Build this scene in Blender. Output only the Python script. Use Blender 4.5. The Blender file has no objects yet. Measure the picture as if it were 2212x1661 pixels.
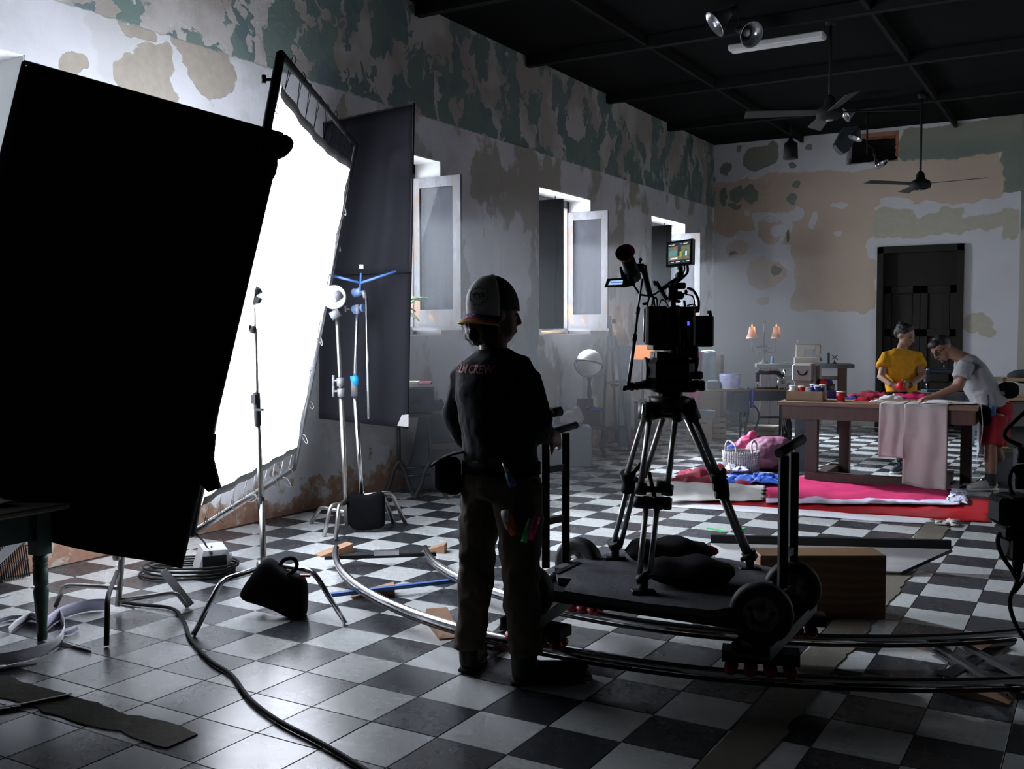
import bpy, bmesh, math, random
from mathutils import Vector, Matrix, Euler, noise as mnoise
random.seed(7)
sc = bpy.context.scene
COL = sc.collection
V3 = Vector
PI = math.pi

# ---------------------------------------------------------------- camera
F_PX, CX, CY = 2174.82, 1106.0, 830.5
CAM = V3((0, 0, 1.4722))
cam_r = V3((0.86126554, 0.50814708, -0.00286653))
cam_u = V3((-0.0233475, 0.04520584, 0.99870482))
cam_f = V3((-0.50761852, 0.86008312, -0.05079819))
cd = bpy.data.cameras.new('camera'); cam = bpy.data.objects.new('camera', cd); COL.objects.link(cam)
cd.sensor_fit = 'HORIZONTAL'; cd.sensor_width = 36; cd.lens = 36 * F_PX / 2212
cd.clip_start = 0.05; cd.clip_end = 200
cam.matrix_world = Matrix(((cam_r.x, cam_u.x, -cam_f.x, 0), (cam_r.y, cam_u.y, -cam_f.y, 0), (cam_r.z, cam_u.z, -cam_f.z, CAM.z), (0, 0, 0, 1)))
sc.camera = cam

# ---------------------------------------------------------------- world, exposure, large lights
sc.view_settings.view_transform = 'Standard'; sc.view_settings.look = 'None'
sc.view_settings.gamma = 1.0; sc.view_settings.use_curve_mapping = False
sc.view_settings.exposure = 0.12
sc.cycles.use_denoising = True; sc.cycles.use_adaptive_sampling = True; sc.cycles.adaptive_threshold = 0.06; sc.cycles.adaptive_min_samples = 16
sc.cycles.use_light_tree = False; sc.cycles.max_bounces = 5; sc.cycles.diffuse_bounces = 3; sc.cycles.glossy_bounces = 2
sc.cycles.transmission_bounces = 6; sc.cycles.transparent_max_bounces = 8; sc.cycles.volume_bounces = 0
sc.cycles.caustics_reflective = False; sc.cycles.caustics_refractive = False
sc.cycles.sample_clamp_indirect = 30.0; sc.cycles.blur_glossy = 1.0
w = bpy.data.worlds.new('sky'); sc.world = w; w.use_nodes = True
bg = w.node_tree.nodes['Background']; bg.inputs[0].default_value = (0.80, 0.90, 1.0, 1); bg.inputs[1].default_value = 1.0

def area_light(name, loc, target, sx, sy, power, color=(0.86, 0.92, 1.0), spread=180):
    ld = bpy.data.lights.new(name, 'AREA'); ld.shape = 'RECTANGLE'; ld.size = sx; ld.size_y = sy
    ld.energy = power; ld.color = color; ld.spread = math.radians(spread)
    o = bpy.data.objects.new(name, ld); COL.objects.link(o); o.location = loc
    o.rotation_euler = (V3(target) - V3(loc)).to_track_quat('-Z', 'Y').to_euler()
    return o
def spot_light(name, loc, target, power, angle, radius=.3, color=(0.88, 0.93, 1.0), blend=.4):
    ld = bpy.data.lights.new(name, 'SPOT'); ld.energy = power; ld.spot_size = math.radians(angle); ld.spot_blend = blend; ld.shadow_soft_size = radius; ld.color = color
    o = bpy.data.objects.new(name, ld); COL.objects.link(o); o.location = loc
    o.rotation_euler = (V3(target) - V3(loc)).to_track_quat('-Z', 'Y').to_euler()
    return o
# film lamp standing in the first window opening, aimed at the diffusion frame
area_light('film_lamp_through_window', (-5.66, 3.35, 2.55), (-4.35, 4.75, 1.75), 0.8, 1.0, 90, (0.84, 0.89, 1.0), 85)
# film lamps outside the other windows, shining down through the openings on to the set
spot_light('lamp_outside_near_window', (-8.7, 8.34, 4.4), (-3.0, 7.3, 0.2), 4200, 46, .3, (.82, .89, 1.0))
spot_light('lamp_outside_middle_window', (-8.7, 11.72, 4.45), (-2.4, 10.3, 0.5), 6500, 44, .3, (.80, .88, 1.0))
spot_light('lamp_outside_far_window', (-8.7, 15.08, 4.45), (-2.9, 13.2, 0.5), 6000, 44, .3, (.80, .88, 1.0))
# soft daylight entering the window openings
area_light('daylight_window_near', (-6.9, 7.6, 2.6), (-5.0, 7.6, 1.9), 1.4, 1.7, 110)
area_light('daylight_window_middle', (-6.9, 10.98, 2.6), (-5.0, 10.98, 1.9), 1.4, 1.7, 190)
area_light('daylight_window_far', (-6.9, 14.33, 2.6), (-5.0, 14.33, 1.9), 1.4, 1.7, 260)
# added soft light before the unseen side wall, which has no opening
area_light('added_side_light', (3.45, 12.6, 1.7), (-1.0, 12.2, 0.9), 1.5, 2.4, 60)

# ---------------------------------------------------------------- helpers
def pix(x, y):
    return cam_f + cam_r * ((x - CX) / F_PX) - cam_u * ((y - CY) / F_PX)
def at_z(x, y, z=0.0):
    d = pix(x, y); return CAM + d * ((z - CAM.z) / d.z)
def at_x(x, y, X):
    d = pix(x, y); return CAM + d * (X / d.x)
def at_y(x, y, Y):
    d = pix(x, y); return CAM + d * (Y / d.y)
def at_d(x, y, dep):
    return CAM + pix(x, y) * dep

ORG = {}
def tag(o, label=None, cat=None, group=None, kind=None):
    if label: o['label'] = label
    if cat: o['category'] = cat
    if group: o['group'] = group
    if kind: o['kind'] = kind
    return o
def thing(name, label, cat, loc, group=None):
    o = bpy.data.objects.new(name, None); COL.objects.link(o); o.empty_display_size = 0.1
    o.location = V3(loc); ORG[o.name] = V3(loc)
    return tag(o, label, cat, group)

class MB:
    """collects shapes in world space; build() links them as one mesh object"""
    def __init__(s): s.v = []; s.f = []; s.sm = []
    def add(s, vs, fs, smooth=False):
        n = len(s.v); s.v += [V3(p) for p in vs]
        s.f += [tuple(i + n for i in f) for f in fs]; s.sm += [smooth] * len(fs)
        return s
    def hexa(s, p):   # 8 corners: bottom 4 ccw, top 4 ccw
        return s.add(p, [(3, 2, 1, 0), (4, 5, 6, 7), (0, 1, 5, 4), (1, 2, 6, 5), (2, 3, 7, 6), (3, 0, 4, 7)])
    def box(s, c, size, rot=None, bev=0.0):
        c = V3(c); hx, hy, hz = size[0] / 2, size[1] / 2, size[2] / 2
        R = rot if rot is not None else Matrix.Identity(3)
        if isinstance(R, (int, float)): R = Matrix.Rotation(R, 3, 'Z')
        if bev <= 0:
            pts = [(-hx, -hy, -hz), (hx, -hy, -hz), (hx, hy, -hz), (-hx, hy, -hz), (-hx, -hy, hz), (hx, -hy, hz), (hx, hy, hz), (-hx, hy, hz)]
            return s.hexa([c + R @ V3(p) for p in pts])
        b = min(bev, hx * .9, hy * .9, hz * .9)
        pts = []
        for z, k in ((-hz, b), (-hz + b, 0), (hz - b, 0), (hz, b)):
            ax, ay = hx - k, hy - k
            cb = b * (0.6 if k else 1.0)
            for px, py in ((-ax + cb, -ay), (ax - cb, -ay), (ax, -ay + cb), (ax, ay - cb), (ax - cb, ay), (-ax + cb, ay), (-ax, ay - cb), (-ax, -ay + cb)):
                pts.append(c + R @ V3((px, py, z)))
        fs = [tuple(range(7, -1, -1)), tuple(range(24, 32))]
        for L in range(3):
            for i in range(8):
                j = (i + 1) % 8; a = L * 8
                fs.append((a + i, a + j, a + 8 + j, a + 8 + i))
        return s.add(pts, fs)
    def tube(s, pts, r, seg=8, cap=True, smooth=True, closed=False):
        pts = [V3(p) for p in pts]; n = len(pts)
        rs = r if isinstance(r, (list, tuple)) else [r] * n
        T = []
        for i in range(n):
            if closed: t = pts[(i + 1) % n] - pts[i - 1]
            else: t = pts[min(i + 1, n - 1)] - pts[max(i - 1, 0)]
            if t.length < 1e-9: t = V3((0, 0, 1))
            T.append(t.normalized())
        a = V3((0, 0, 1)) if abs(T[0].z) < .9 else V3((1, 0, 0))
        nrm = (a - T[0] * a.dot(T[0])).normalized()
        vs = []
        for i in range(n):
            nrm = (nrm - T[i] * nrm.dot(T[i]))
            nrm = nrm.normalized() if nrm.length > 1e-6 else T[i].orthogonal().normalized()
            b = T[i].cross(nrm)
            for k in range(seg):
                an = 2 * PI * k / seg
                vs.append(pts[i] + (nrm * math.cos(an) + b * math.sin(an)) * rs[i])
        fs = []
        for i in range(n if closed else n - 1):
            j = (i + 1) % n
            for k in range(seg):
                k2 = (k + 1) % seg
                fs.append((i * seg + k, i * seg + k2, j * seg + k2, j * seg + k))
        s.add(vs, fs, smooth)
        if cap and not closed:
            m = len(s.v) - len(vs)
            s.f += [tuple(m + k for k in range(seg - 1, -1, -1)), tuple(m + (n - 1) * seg + k for k in range(seg))]
            s.sm += [False, False]
        return s
    def lathe(s, prof, o, axis=(0, 0, 1), seg=20, smooth=True, cap=True, arc=None):
        o = V3(o); az = V3(axis).normalized(); ax = az.orthogonal().normalized(); ay = az.cross(ax)
        vs = []
        for (r, h) in prof:
            for k in range(seg):
                an = 2 * PI * k / seg
                vs.append(o + az * h + (ax * math.cos(an) + ay * math.sin(an)) * r)
        fs = []
        for i in range(len(prof) - 1):
            for k in range(seg):
                k2 = (k + 1) % seg
                fs.append((i * seg + k, i * seg + k2, (i + 1) * seg + k2, (i + 1) * seg + k))
        s.add(vs, fs, smooth)
        if cap:
            m = len(s.v) - len(vs); L = len(prof) - 1
            if prof[0][0] > 1e-4: s.f.append(tuple(m + k for k in range(seg - 1, -1, -1))); s.sm.append(False)
            if prof[L][0] > 1e-4: s.f.append(tuple(m + L * seg + k for k in range(seg))); s.sm.append(False)
        return s
    def ball(s, c, rad, seg=16, rings=10, rot=None):
        c = V3(c); R = rot if rot is not None else Matrix.Identity(3)
        if isinstance(rad, (int, float)): rad = (rad, rad, rad)
        vs = []; fs = []
        for i in range(rings + 1):
            th = PI * i / rings
            for k in range(seg):
                ph = 2 * PI * k / seg
                vs.append(c + R @ V3((rad[0] * math.sin(th) * math.cos(ph), rad[1] * math.sin(th) * math.sin(ph), rad[2] * math.cos(th))))
        for i in range(rings):
            for k in range(seg):
                k2 = (k + 1) % seg
                fs.append((i * seg + k, (i + 1) * seg + k, (i + 1) * seg + k2, i * seg + k2))
        return s.add(vs, fs, True)
    def prism(s, poly, c, ax, ay, th):   # outline poly (2d) in plane ax, ay at c, extruded th along the normal (centred)
        c = V3(c); ax = V3(ax).normalized(); ay = V3(ay).normalized(); n = ax.cross(ay).normalized(); k = len(poly)
        lo = [c + ax * x + ay * y - n * th / 2 for x, y in poly]; hi = [p + n * th for p in lo]
        fs = [tuple(range(k - 1, -1, -1)), tuple(range(k, 2 * k))] + [(i, (i + 1) % k, k + (i + 1) % k, k + i) for i in range(k)]
        return s.add(lo + hi, fs)
    def sheet(s, fn, nu, nv, th=0.0, smooth=True):   # fn(u,v) -> point; a closed thin slab when th > 0
        P = [[V3(fn(i / nu, j / nv)) for j in range(nv + 1)] for i in range(nu + 1)]
        vs = [p for row in P for p in row]; W = nv + 1
        fs = [(i * W + j, (i + 1) * W + j, (i + 1) * W + j + 1, i * W + j + 1) for i in range(nu) for j in range(nv)]
        if th <= 0: return s.add(vs, fs, smooth)
        N = []
        for i in range(nu + 1):
            for j in range(nv + 1):
                du = P[min(i + 1, nu)][j] - P[max(i - 1, 0)][j]; dv = P[i][min(j + 1, nv)] - P[i][max(j - 1, 0)]
                q = du.cross(dv); N.append(q.normalized() if q.length > 1e-12 else V3((0, 0, 1)))
        m = len(vs); vs2 = [p - q * th for p, q in zip(vs, N)]
        fs2 = [tuple(m + a for a in reversed(f)) for f in fs]
        rim = [(i, 0) for i in range(nu + 1)] + [(nu, j) for j in range(1, nv + 1)] + [(i, nv) for i in range(nu - 1, -1, -1)] + [(0, j) for j in range(nv - 1, 0, -1)]
        ids = [i * W + j for i, j in rim]
        fs3 = [(ids[k], m + ids[k], m + ids[(k + 1) % len(ids)], ids[(k + 1) % len(ids)]) for k in range(len(ids))]
        return s.add(vs + vs2, fs + fs2 + fs3, smooth)
    def build(s, name, m, parent=None, label=None, smooth=None, sub=0):
        me = bpy.data.meshes.new(name)
        org = ORG[parent.name] if parent is not None else V3((0, 0, 0))
        if parent is None and s.v:
            lo = V3([min(p[i] for p in s.v) for i in range(3)]); hi = V3([max(p[i] for p in s.v) for i in range(3)])
            org = V3(((lo.x + hi.x) / 2, (lo.y + hi.y) / 2, lo.z))
        me.from_pydata([tuple(p - org) for p in s.v], [], s.f)
        me.polygons.foreach_set('use_smooth', [(x if smooth is None else smooth) for x in s.sm])
        me.materials.append(m if not isinstance(m, str) else M[m]); me.update()
        bm = bmesh.new(); bm.from_mesh(me); bmesh.ops.recalc_face_normals(bm, faces=bm.faces); bm.to_mesh(me); bm.free()
        o = bpy.data.objects.new(name, me); COL.objects.link(o)
        if parent is not None: o.parent = parent
        else: o.location = org
        ORG[o.name] = org
        if sub:
            md = o.modifiers.new('sub', 'SUBSURF'); md.levels = sub; md.render_levels = sub
        if label: o['label'] = label
        return o

def kids(o): return [c for c in COL.objects if c.parent is o]
def copy_tree(o, parent=None):
    c = o.copy(); COL.objects.link(c); c.parent = parent; ORG[c.name] = ORG.get(o.name, V3((0, 0, 0)))
    for ch in kids(o): copy_tree(ch, c)
    return c

def bez(p0, p1, p2, p3, n=10):
    p0, p1, p2, p3 = map(V3, (p0, p1, p2, p3)); out = []
    for i in range(n + 1):
        t = i / n; a = 1 - t
        out.append(p0 * a ** 3 + p1 * 3 * a * a * t + p2 * 3 * a * t * t + p3 * t ** 3)
    return out
def catmull(P, k=6):
    P = [V3(p) for p in P]; out = []
    for i in range(len(P) - 1):
        a = P[max(i - 1, 0)]; b = P[i]; c = P[i + 1]; d = P[min(i + 2, len(P) - 1)]
        for j in range(k):
            t = j / k
            out.append(((b * 2) + (c - a) * t + (a * 2 - b * 5 + c * 4 - d) * t * t + (b * 3 - a - c * 3 + d) * t ** 3) * 0.5)
    return out + [P[-1]]
def frame(x, up=(0, 0, 1)):
    """3x3 with columns x (given), y, z (close to up)"""
    x = V3(x).normalized(); z = V3(up); z = (z - x * z.dot(x)).normalized(); y = z.cross(x)
    return Matrix((x, y, z)).transposed()
def rotz(a): return Matrix.Rotation(a, 3, 'Z')

# ---------------------------------------------------------------- materials
M = {}
class NT:
    def __init__(s, name):
        s.m = bpy.data.materials.new(name); s.m.use_nodes = True; s.t = s.m.node_tree
        s.b = s.t.nodes['Principled BSDF']; s.out = s.t.nodes['Material Output']; M[name] = s.m
    def node(s, t, **kw):
        n = s.t.nodes.new(t)
        for k, v in kw.items(): setattr(n, k, v)
        return n
    def put(s, inp, v):
        if hasattr(v, 'is_output'): s.t.links.new(v, inp)
        else:
            try: inp.default_value = v
            except Exception: inp.default_value = tuple(v) + (1,) if len(v) == 3 else v
    def math(s, op, a, b=0.0, clamp=False):
        n = s.node('ShaderNodeMath', operation=op); n.use_clamp = clamp
        s.put(n.inputs[0], a); s.put(n.inputs[1], b); return n.outputs[0]
    def pos(s):
        if not hasattr(s, '_p'): s._p = s.node('ShaderNodeNewGeometry').outputs['Position']
        return s._p
    def obj(s):
        if not hasattr(s, '_o'): s._o = s.node('ShaderNodeTexCoord').outputs['Object']
        return s._o
    def xyz(s, v):
        n = s.node('ShaderNodeSeparateXYZ'); s.put(n.inputs[0], v); return n.outputs
    def noise(s, scale, detail=4, vec=None, rough=.55, col=False):
        n = s.node('ShaderNodeTexNoise'); n.inputs['Scale'].default_value = scale; n.inputs['Detail'].default_value = detail
        n.inputs['Roughness'].default_value = rough; n.noise_dimensions = '2D' if getattr(s, 'flat', False) else '3D'; s.put(n.inputs['Vector'], vec if vec is not None else s.pos())
        return n.outputs['Color'] if col else n.outputs[0]
    def mapr(s, x, lo, hi, a=0.0, b=1.0, smooth=True):
        n = s.node('ShaderNodeMapRange'); n.interpolation_type = 'SMOOTHSTEP' if smooth else 'LINEAR'
        s.put(n.inputs[0], x)
        for i, q in enumerate((lo, hi, a, b)): n.inputs[i + 1].default_value = q
        return n.outputs[0]
    def mix(s, f, a, b):
        n = s.node('ShaderNodeMix', data_type='RGBA'); s.put(n.inputs[0], f)
        for i, q in ((6, a), (7, b)):
            s.put(n.inputs[i], q if hasattr(q, 'is_output') else (tuple(q) + (1,) if len(q) == 3 else q))
        return n.outputs[2]
    def scalev(s, v, sc3):
        n = s.node('ShaderNodeVectorMath', operation='MULTIPLY'); s.put(n.inputs[0], v); n.inputs[1].default_value = sc3; return n.outputs[0]
    def addv(s, a, b):
        n = s.node('ShaderNodeVectorMath', operation='ADD'); s.put(n.inputs[0], a); s.put(n.inputs[1], b); return n.outputs[0]
    def bump(s, h, strength=.3, dist=.01):
        n = s.node('ShaderNodeBump'); n.inputs['Strength'].default_value = strength; n.inputs['Distance'].default_value = dist
        s.put(n.inputs['Height'], h); s.t.links.new(n.outputs[0], s.b.inputs['Normal'])
    def col(s, c): s.put(s.b.inputs['Base Color'], c if hasattr(c, 'is_output') else tuple(c) + (1,))
    def set(s, **kw):
        for k, v in kw.items(): s.put(s.b.inputs[k.replace('_', ' ')], v)
        return s

def simple(name, c, rough=.6, metal=0.0, var=.12, scale=14, bump=.0, spec=.5, stretch=None):
    """plain material with a little procedural variation in tone and relief"""
    n = NT(name); v = n.obj()
    if stretch: v = n.scalev(v, stretch)
    q = n.noise(scale, 4, v)
    d = tuple(max(0, x * (1 - var * 1.6)) for x in c); l = tuple(min(1, x * (1 + var)) for x in c)
    n.col(n.mix(q, d, l)); n.set(Roughness=rough, Metallic=metal); n.put(n.b.inputs['Specular IOR Level'], spec)
    if bump: n.bump(n.noise(scale * 3, 3, v), bump, .004)
    return n
def emitter(name, c, strength):
    n = NT(name); n.col((0, 0, 0)); n.put(n.b.inputs['Emission Color'], tuple(c) + (1,)); n.set(Emission_Strength=strength); return n
# ---------------------------------------------------------------- the room
WX, FY, CH = -5.72, 16.37, 4.60        # left wall plane, back wall plane, ceiling height
RX, NY = 3.6, -2.6                      # side wall and near wall behind the camera
WT = 0.55                               # wall thickness at the windows

def blob_field(n, uv, shapes):
    """smallest normalised distance to a set of ellipses (cu, cv, hu, hv)"""
    out = None
    for (cu, cv, hu, hv) in shapes:
        a = n.node('ShaderNodeVectorMath', operation='SUBTRACT'); n.put(a.inputs[0], uv); a.inputs[1].default_value = (cu, cv, 0)
        b = n.node('ShaderNodeVectorMath', operation='MULTIPLY'); n.put(b.inputs[0], a.outputs[0]); b.inputs[1].default_value = (1 / hu, 1 / hv, 0)
        c = n.node('ShaderNodeVectorMath', operation='LENGTH'); n.put(c.inputs[0], b.outputs[0])
        out = c.outputs['Value'] if out is None else n.math('MINIMUM', out, c.outputs['Value'])
    return out
def box_field(n, us, vs, boxes):
    out = None
    for (u0, u1, v0, v1) in boxes:
        a = n.math('ABSOLUTE', n.math('SUBTRACT', us, (u0 + u1) / 2)); b = n.math('ABSOLUTE', n.math('SUBTRACT', vs, (v0 + v1) / 2))
        q = n.math('MAXIMUM', n.math('SUBTRACT', a, abs(u1 - u0) / 2), n.math('SUBTRACT', b, abs(v1 - v0) / 2))
        out = q if out is None else n.math('MINIMUM', out, q)
    return out
def wall_uv(n, axis, amt=(.22, .05)):
    """distorted wall coordinates: (along, up, 0)"""
    p = n.xyz(n.pos()); along = p[axis]; up = p[2]
    c = n.node('ShaderNodeCombineXYZ'); n.put(c.inputs[0], along); n.put(c.inputs[1], up)
    d1 = n.node('ShaderNodeVectorMath', operation='SUBTRACT'); n.put(d1.inputs[0], n.noise(1.7, 3, c.outputs[0], col=True)); d1.inputs[1].default_value = (.5, .5, .5)
    d2 = n.node('ShaderNodeVectorMath', operation='SUBTRACT'); n.put(d2.inputs[0], n.noise(9, 4, c.outputs[0], col=True)); d2.inputs[1].default_value = (.5, .5, .5)
    uv = n.addv(c.outputs[0], n.addv(n.scalev(d1.outputs[0], (amt[0] * 2,) * 3), n.scalev(d2.outputs[0], (amt[1] * 2,) * 3)))
    s = n.xyz(uv)
    return c.outputs[0], uv, s[0], s[1], up, along

def px_blob(fn, axis, cx, cy, rx, ry):
    c = fn(cx, cy); a = fn(cx + rx, cy); b = fn(cx, cy - ry)
    return (c[axis], c.z, abs(a[axis] - c[axis]), abs(b.z - c.z))

def left_wall_material():
    n = NT('plaster_left_wall'); n.flat = True; fn = lambda x, y: at_x(x, y, WX)
    raw, uv, u, v, up, along = wall_uv(n, 1)
    tone = n.noise(1.1, 5, raw); fine = n.noise(14, 5, raw)
    white = n.mix(n.mapr(tone, .35, .7), (.60, .61, .64), (.50, .50, .52))
    beige = n.mix(fine, (.30, .27, .23), (.42, .38, .32))
    # grey beige stains further along the wall
    st = n.mapr(n.noise(1.5, 5, n.scalev(raw, (1.1, .75, 1)), .58), .50, .57)
    st = n.math('MULTIPLY', st, n.mapr(along, 6.0, 9.5, .25, 1.0))
    c = n.mix(n.math('MULTIPLY', st, .85), white, (.29, .28, .225))
    # bare plaster patches
    bl = [px_blob(fn, 1, *q) for q in ((315, 165, 60, 50), (350, 130, 42, 45), (455, 165, 40, 60), (430, 100, 45, 40), (135, 140, 40, 28), (20, 165, 14, 22), (740, 235, 14, 40), (610, 90, 60, 30), (300, 55, 40, 26))]
    m1 = n.mapr(blob_field(n, uv, bl), .95, 1.03, 1, 0)
    c = n.mix(m1, c, beige)
    # painted frieze above 3.56 m, peeled in patches
    fr = n.mapr(n.math('ADD', up, n.math('MULTIPLY', n.math('SUBTRACT', fine, .5), .035)), 3.555, 3.57)
    teal = n.mix(n.noise(2.3, 3, raw), (.12, .175, .165), (.18, .245, .215))
    teal = n.mix(n.mapr(n.noise(3.1, 2, raw), .52, .62), teal, (.125, .175, .19))
    pe = n.noise(2.1, 5, n.scalev(uv, (1.25, .8, 1)), .58)
    hgt = n.mapr(up, 3.6, 4.5, .0, .09)
    near = n.mapr(along, 4.2, 6.2, .10, .0)
    peel = n.mapr(n.math('ADD', n.math('ADD', pe, hgt), near), .545, .565)
    under = n.mix(n.mapr(n.noise(1.3, 3, raw), .4, .6), (.33, .30, .27), (.46, .44, .42))
    fc = n.mix(peel, teal, under)
    c = n.mix(fr, c, fc)
    # crumbling red brick and earth along the foot of the wall
    ft = n.math('ADD', n.mapr(up, .04, .60, .30, -.22, False), n.noise(3.4, 6, raw, .65))
    c = n.mix(n.mapr(ft, .60, .64), c, n.mix(n.mapr(fine, .4, .62), (.30, .19, .14), (.40, .35, .29)))
    c = n.mix(n.mapr(ft, .70, .76), c, n.mix(fine, (.20, .085, .05), (.33, .20, .14)))
    # greenish damp streaks below the middle window pier
    gs = n.math('MULTIPLY', n.mapr(n.math('ABSOLUTE', n.math('SUBTRACT', u, 9.95)), .22, .36, 1, 0), n.mapr(up, 1.9, 1.4))
    gs2 = n.math('MULTIPLY', n.mapr(n.math('ABSOLUTE', n.math('SUBTRACT', u, 12.3)), .35, .5, 1, 0), n.mapr(up, 1.5, 1.1))
    c = n.mix(n.math('MULTIPLY', n.math('MAXIMUM', gs, gs2), .8), c, (.22, .29, .27))
    n.col(c); n.set(Roughness=.85)
    h = n.math('ADD', n.math('MULTIPLY', fine, .4), n.math('MULTIPLY', n.math('ADD', n.math('MULTIPLY', fr, peel), m1), -.5))
    n.bump(h, .45, .012)
    return n.m

def back_wall_material():
    n = NT('plaster_back_wall'); n.flat = True; fn = lambda x, y: at_y(x, y, FY)
    Z = lambda zx, zy: (1520 + zx * .3128, 280 + zy * .3128)
    raw, uv, u, v, up, along = wall_uv(n, 0, (.13, .035))
    def bx(zx0, zx1, zy0, zy1):
        a = fn(*Z(zx0, (zy0 + zy1) / 2)); b = fn(*Z(zx1, (zy0 + zy1) / 2)); t = fn(*Z((zx0 + zx1) / 2, zy0)); d = fn(*Z((zx0 + zx1) / 2, zy1))
        return (a.x, b.x, d.z, t.z)
    def el(zx, zy, rx, ry):
        x, y = Z(zx, zy); return px_blob(fn, 0, x, y, rx * .3128, ry * .3128)
    fine = n.noise(13, 5, raw); tone = n.noise(1.2, 4, raw)
    white = n.mix(tone, (.48, .48, .51), (.60, .60, .63))
    peach = n.mix(tone, (.42, .33, .26), (.52, .42, .34))
    olive = n.mix(fine, (.36, .34, .27), (.44, .42, .35))
    green = n.mix(n.noise(2, 3, raw), (.13, .17, .145), (.19, .22, .18))
    c = white
    pb = box_field(n, u, v, [bx(60, 2080, 275, 540), bx(1250, 2050, 190, 480), bx(60, 330, 400, 700), bx(620, 1180, 480, 1255), bx(560, 660, 700, 800)])
    mp = n.mapr(pb, -.012, .012, 1, 0)
    mp = n.math('MAXIMUM', mp, n.mapr(blob_field(n, uv, [el(430, 985, 125, 115), el(235, 820, 75, 60), el(450, 690, 100, 90), el(420, 1200, 55, 30), el(160, 620, 110, 110), el(1090, 1200, 70, 70)]), .96, 1.02, 1, 0))
    c = n.mix(mp, c, peach)
    mo = n.mapr(box_field(n, u, v, [bx(1180, 1780, 540, 745), bx(1700, 2190, 590, 700), bx(2060, 2190, 560, 770)]), -.012, .012, 1, 0)
    mo = n.math('MAXIMUM', mo, n.mapr(blob_field(n, uv, [el(1900, 1330, 110, 80), el(1960, 1400, 60, 40)]), .96, 1.02, 1, 0))
    c = n.mix(mo, c, olive)
    mw = n.mapr(blob_field(n, uv, [el(765, 610, 28, 58), el(945, 525, 60, 28), el(943, 710, 34, 24), el(645, 590, 42, 55), el(1165, 820, 55, 75), el(1330, 510, 120, 40), el(1560, 540, 90, 50), el(470, 600, 60, 40), el(520, 690, 60, 40), el(300, 580, 18, 24), el(1630, 165, 85, 14)]), .96, 1.02, 1, 0)
    c = n.mix(mw, c, white)
    mg = n.mapr(blob_field(n, uv, [el(390, 195, 125, 95), el(460, 130, 50, 50), el(140, 255, 46, 42), el(590, 262, 28, 22), el(125, 470, 26, 80), el(235, 440, 56, 55), el(335, 440, 46, 66), el(215, 525, 55, 20), el(612, 480, 32, 45), el(625, 375, 30, 18), el(228, 145, 20, 26), el(740, 110, 30, 22)]), .96, 1.02, 1, 0)
    mg = n.math('MAXIMUM', mg, n.mapr(box_field(n, u, v, [bx(1375, 2400, -60, 175), bx(2075, 2400, 100, 425), bx(40, 62, 90, 545)]), -.012, .012, 1, 0))
    c = n.mix(mg, c, n.mix(n.mapr(up, 4.1, 4.45), green, (.235, .235, .19)))
    md = n.mapr(blob_field(n, uv, [el(588, 735, 14, 55), el(215, 845, 22, 18), el(490, 960, 30, 40), el(2230, 690, 30, 60)]), .94, 1.04, 1, 0)
    c = n.mix(md, c, (.13, .11, .085))
    # straight edge of the old plaster panel, right of the door
    pan = fn(2205, 414)
    r1 = n.mapr(along, pan.x, pan.x + .01); c = n.mix(r1, c, n.mix(n.mapr(up, 2.9, 3.0), (.36, .34, .29), (.16, .20, .18)))
    c = n.mix(n.math('MULTIPLY', n.mapr(n.math('ADD', n.mapr(up, .0, .5, .25, -.2, False), n.noise(3, 5, raw)), .58, .64), .6), c, (.30, .28, .25))
    n.col(c); n.set(Roughness=.85)
    n.bump(n.math('ADD', n.math('MULTIPLY', fine, .4), n.math('MULTIPLY', n.math('ADD', mp, mg), -.4)), .45, .012)
    return n.m
left_wall_material(); back_wall_material()

simple('plaster_plain', (.13, .125, .12), .85, var=.15, scale=2.0, bump=.2)
simple('reveal_white', (.70, .70, .70), .8, var=.08, scale=4, bump=.25)
simple('ceiling_black', (.0055, .006, .006), .9, var=.25, scale=1.5, spec=.06)
simple('beam_black', (.014, .015, .015), .85, var=.25, scale=5, spec=.1)
simple('grout', (.07, .07, .07), .8, scale=30)

# ---- floor: 300 largest tiles in view are single pieces, the rest one mesh
def tile_material(name, a, b, dirt):
    n = NT(name); p = n.pos()
    q = n.noise(2.2, 5, p, .6); s = n.noise(23, 3, p, .6)
    oi = n.node('ShaderNodeObjectInfo').outputs['Random']
    c = n.mix(n.mapr(q, .3, .7), a, b); c = n.mix(n.math('MULTIPLY', oi, .35), c, tuple(x * .82 for x in a))
    c = n.mix(n.math('MULTIPLY', n.mapr(n.noise(5.5, 6, p, .7), .58, .85), .07), c, dirt)
    n.col(c); n.put(n.b.inputs['Roughness'], n.mapr(n.math('ADD', n.math('MULTIPLY', q, .7), n.math('MULTIPLY', s, .3)), .30, .70, .235, .30))
    n.put(n.b.inputs['Specular IOR Level'], .55)
    n.bump(n.math('ADD', n.noise(3.5, 2, p), n.math('MULTIPLY', s, .06)), .12, .010)
    return n
tile_material('tile_white', (.52, .54, .54), (.44, .455, .45), (.30, .29, .26))
tile_material('tile_black', (.030, .033, .040), (.045, .046, .052), (.075, .070, .065))
TX, TY, TS = -3.2728, 3.8640, 0.30
fl = MB().box(((WX + RX) / 2, (NY + FY) / 2, -.056), (RX - WX + 1.2, FY - NY + .4, .1)).build('floor', 'grout')
tag(fl, 'black and white checkerboard tiled floor', None, None, 'structure')
def to_px(p):
    d = V3(p) - CAM; z = d.dot(cam_f)
    return (CX + F_PX * d.dot(cam_r) / z, CY - F_PX * d.dot(cam_u) / z, z)
cells = []
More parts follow.
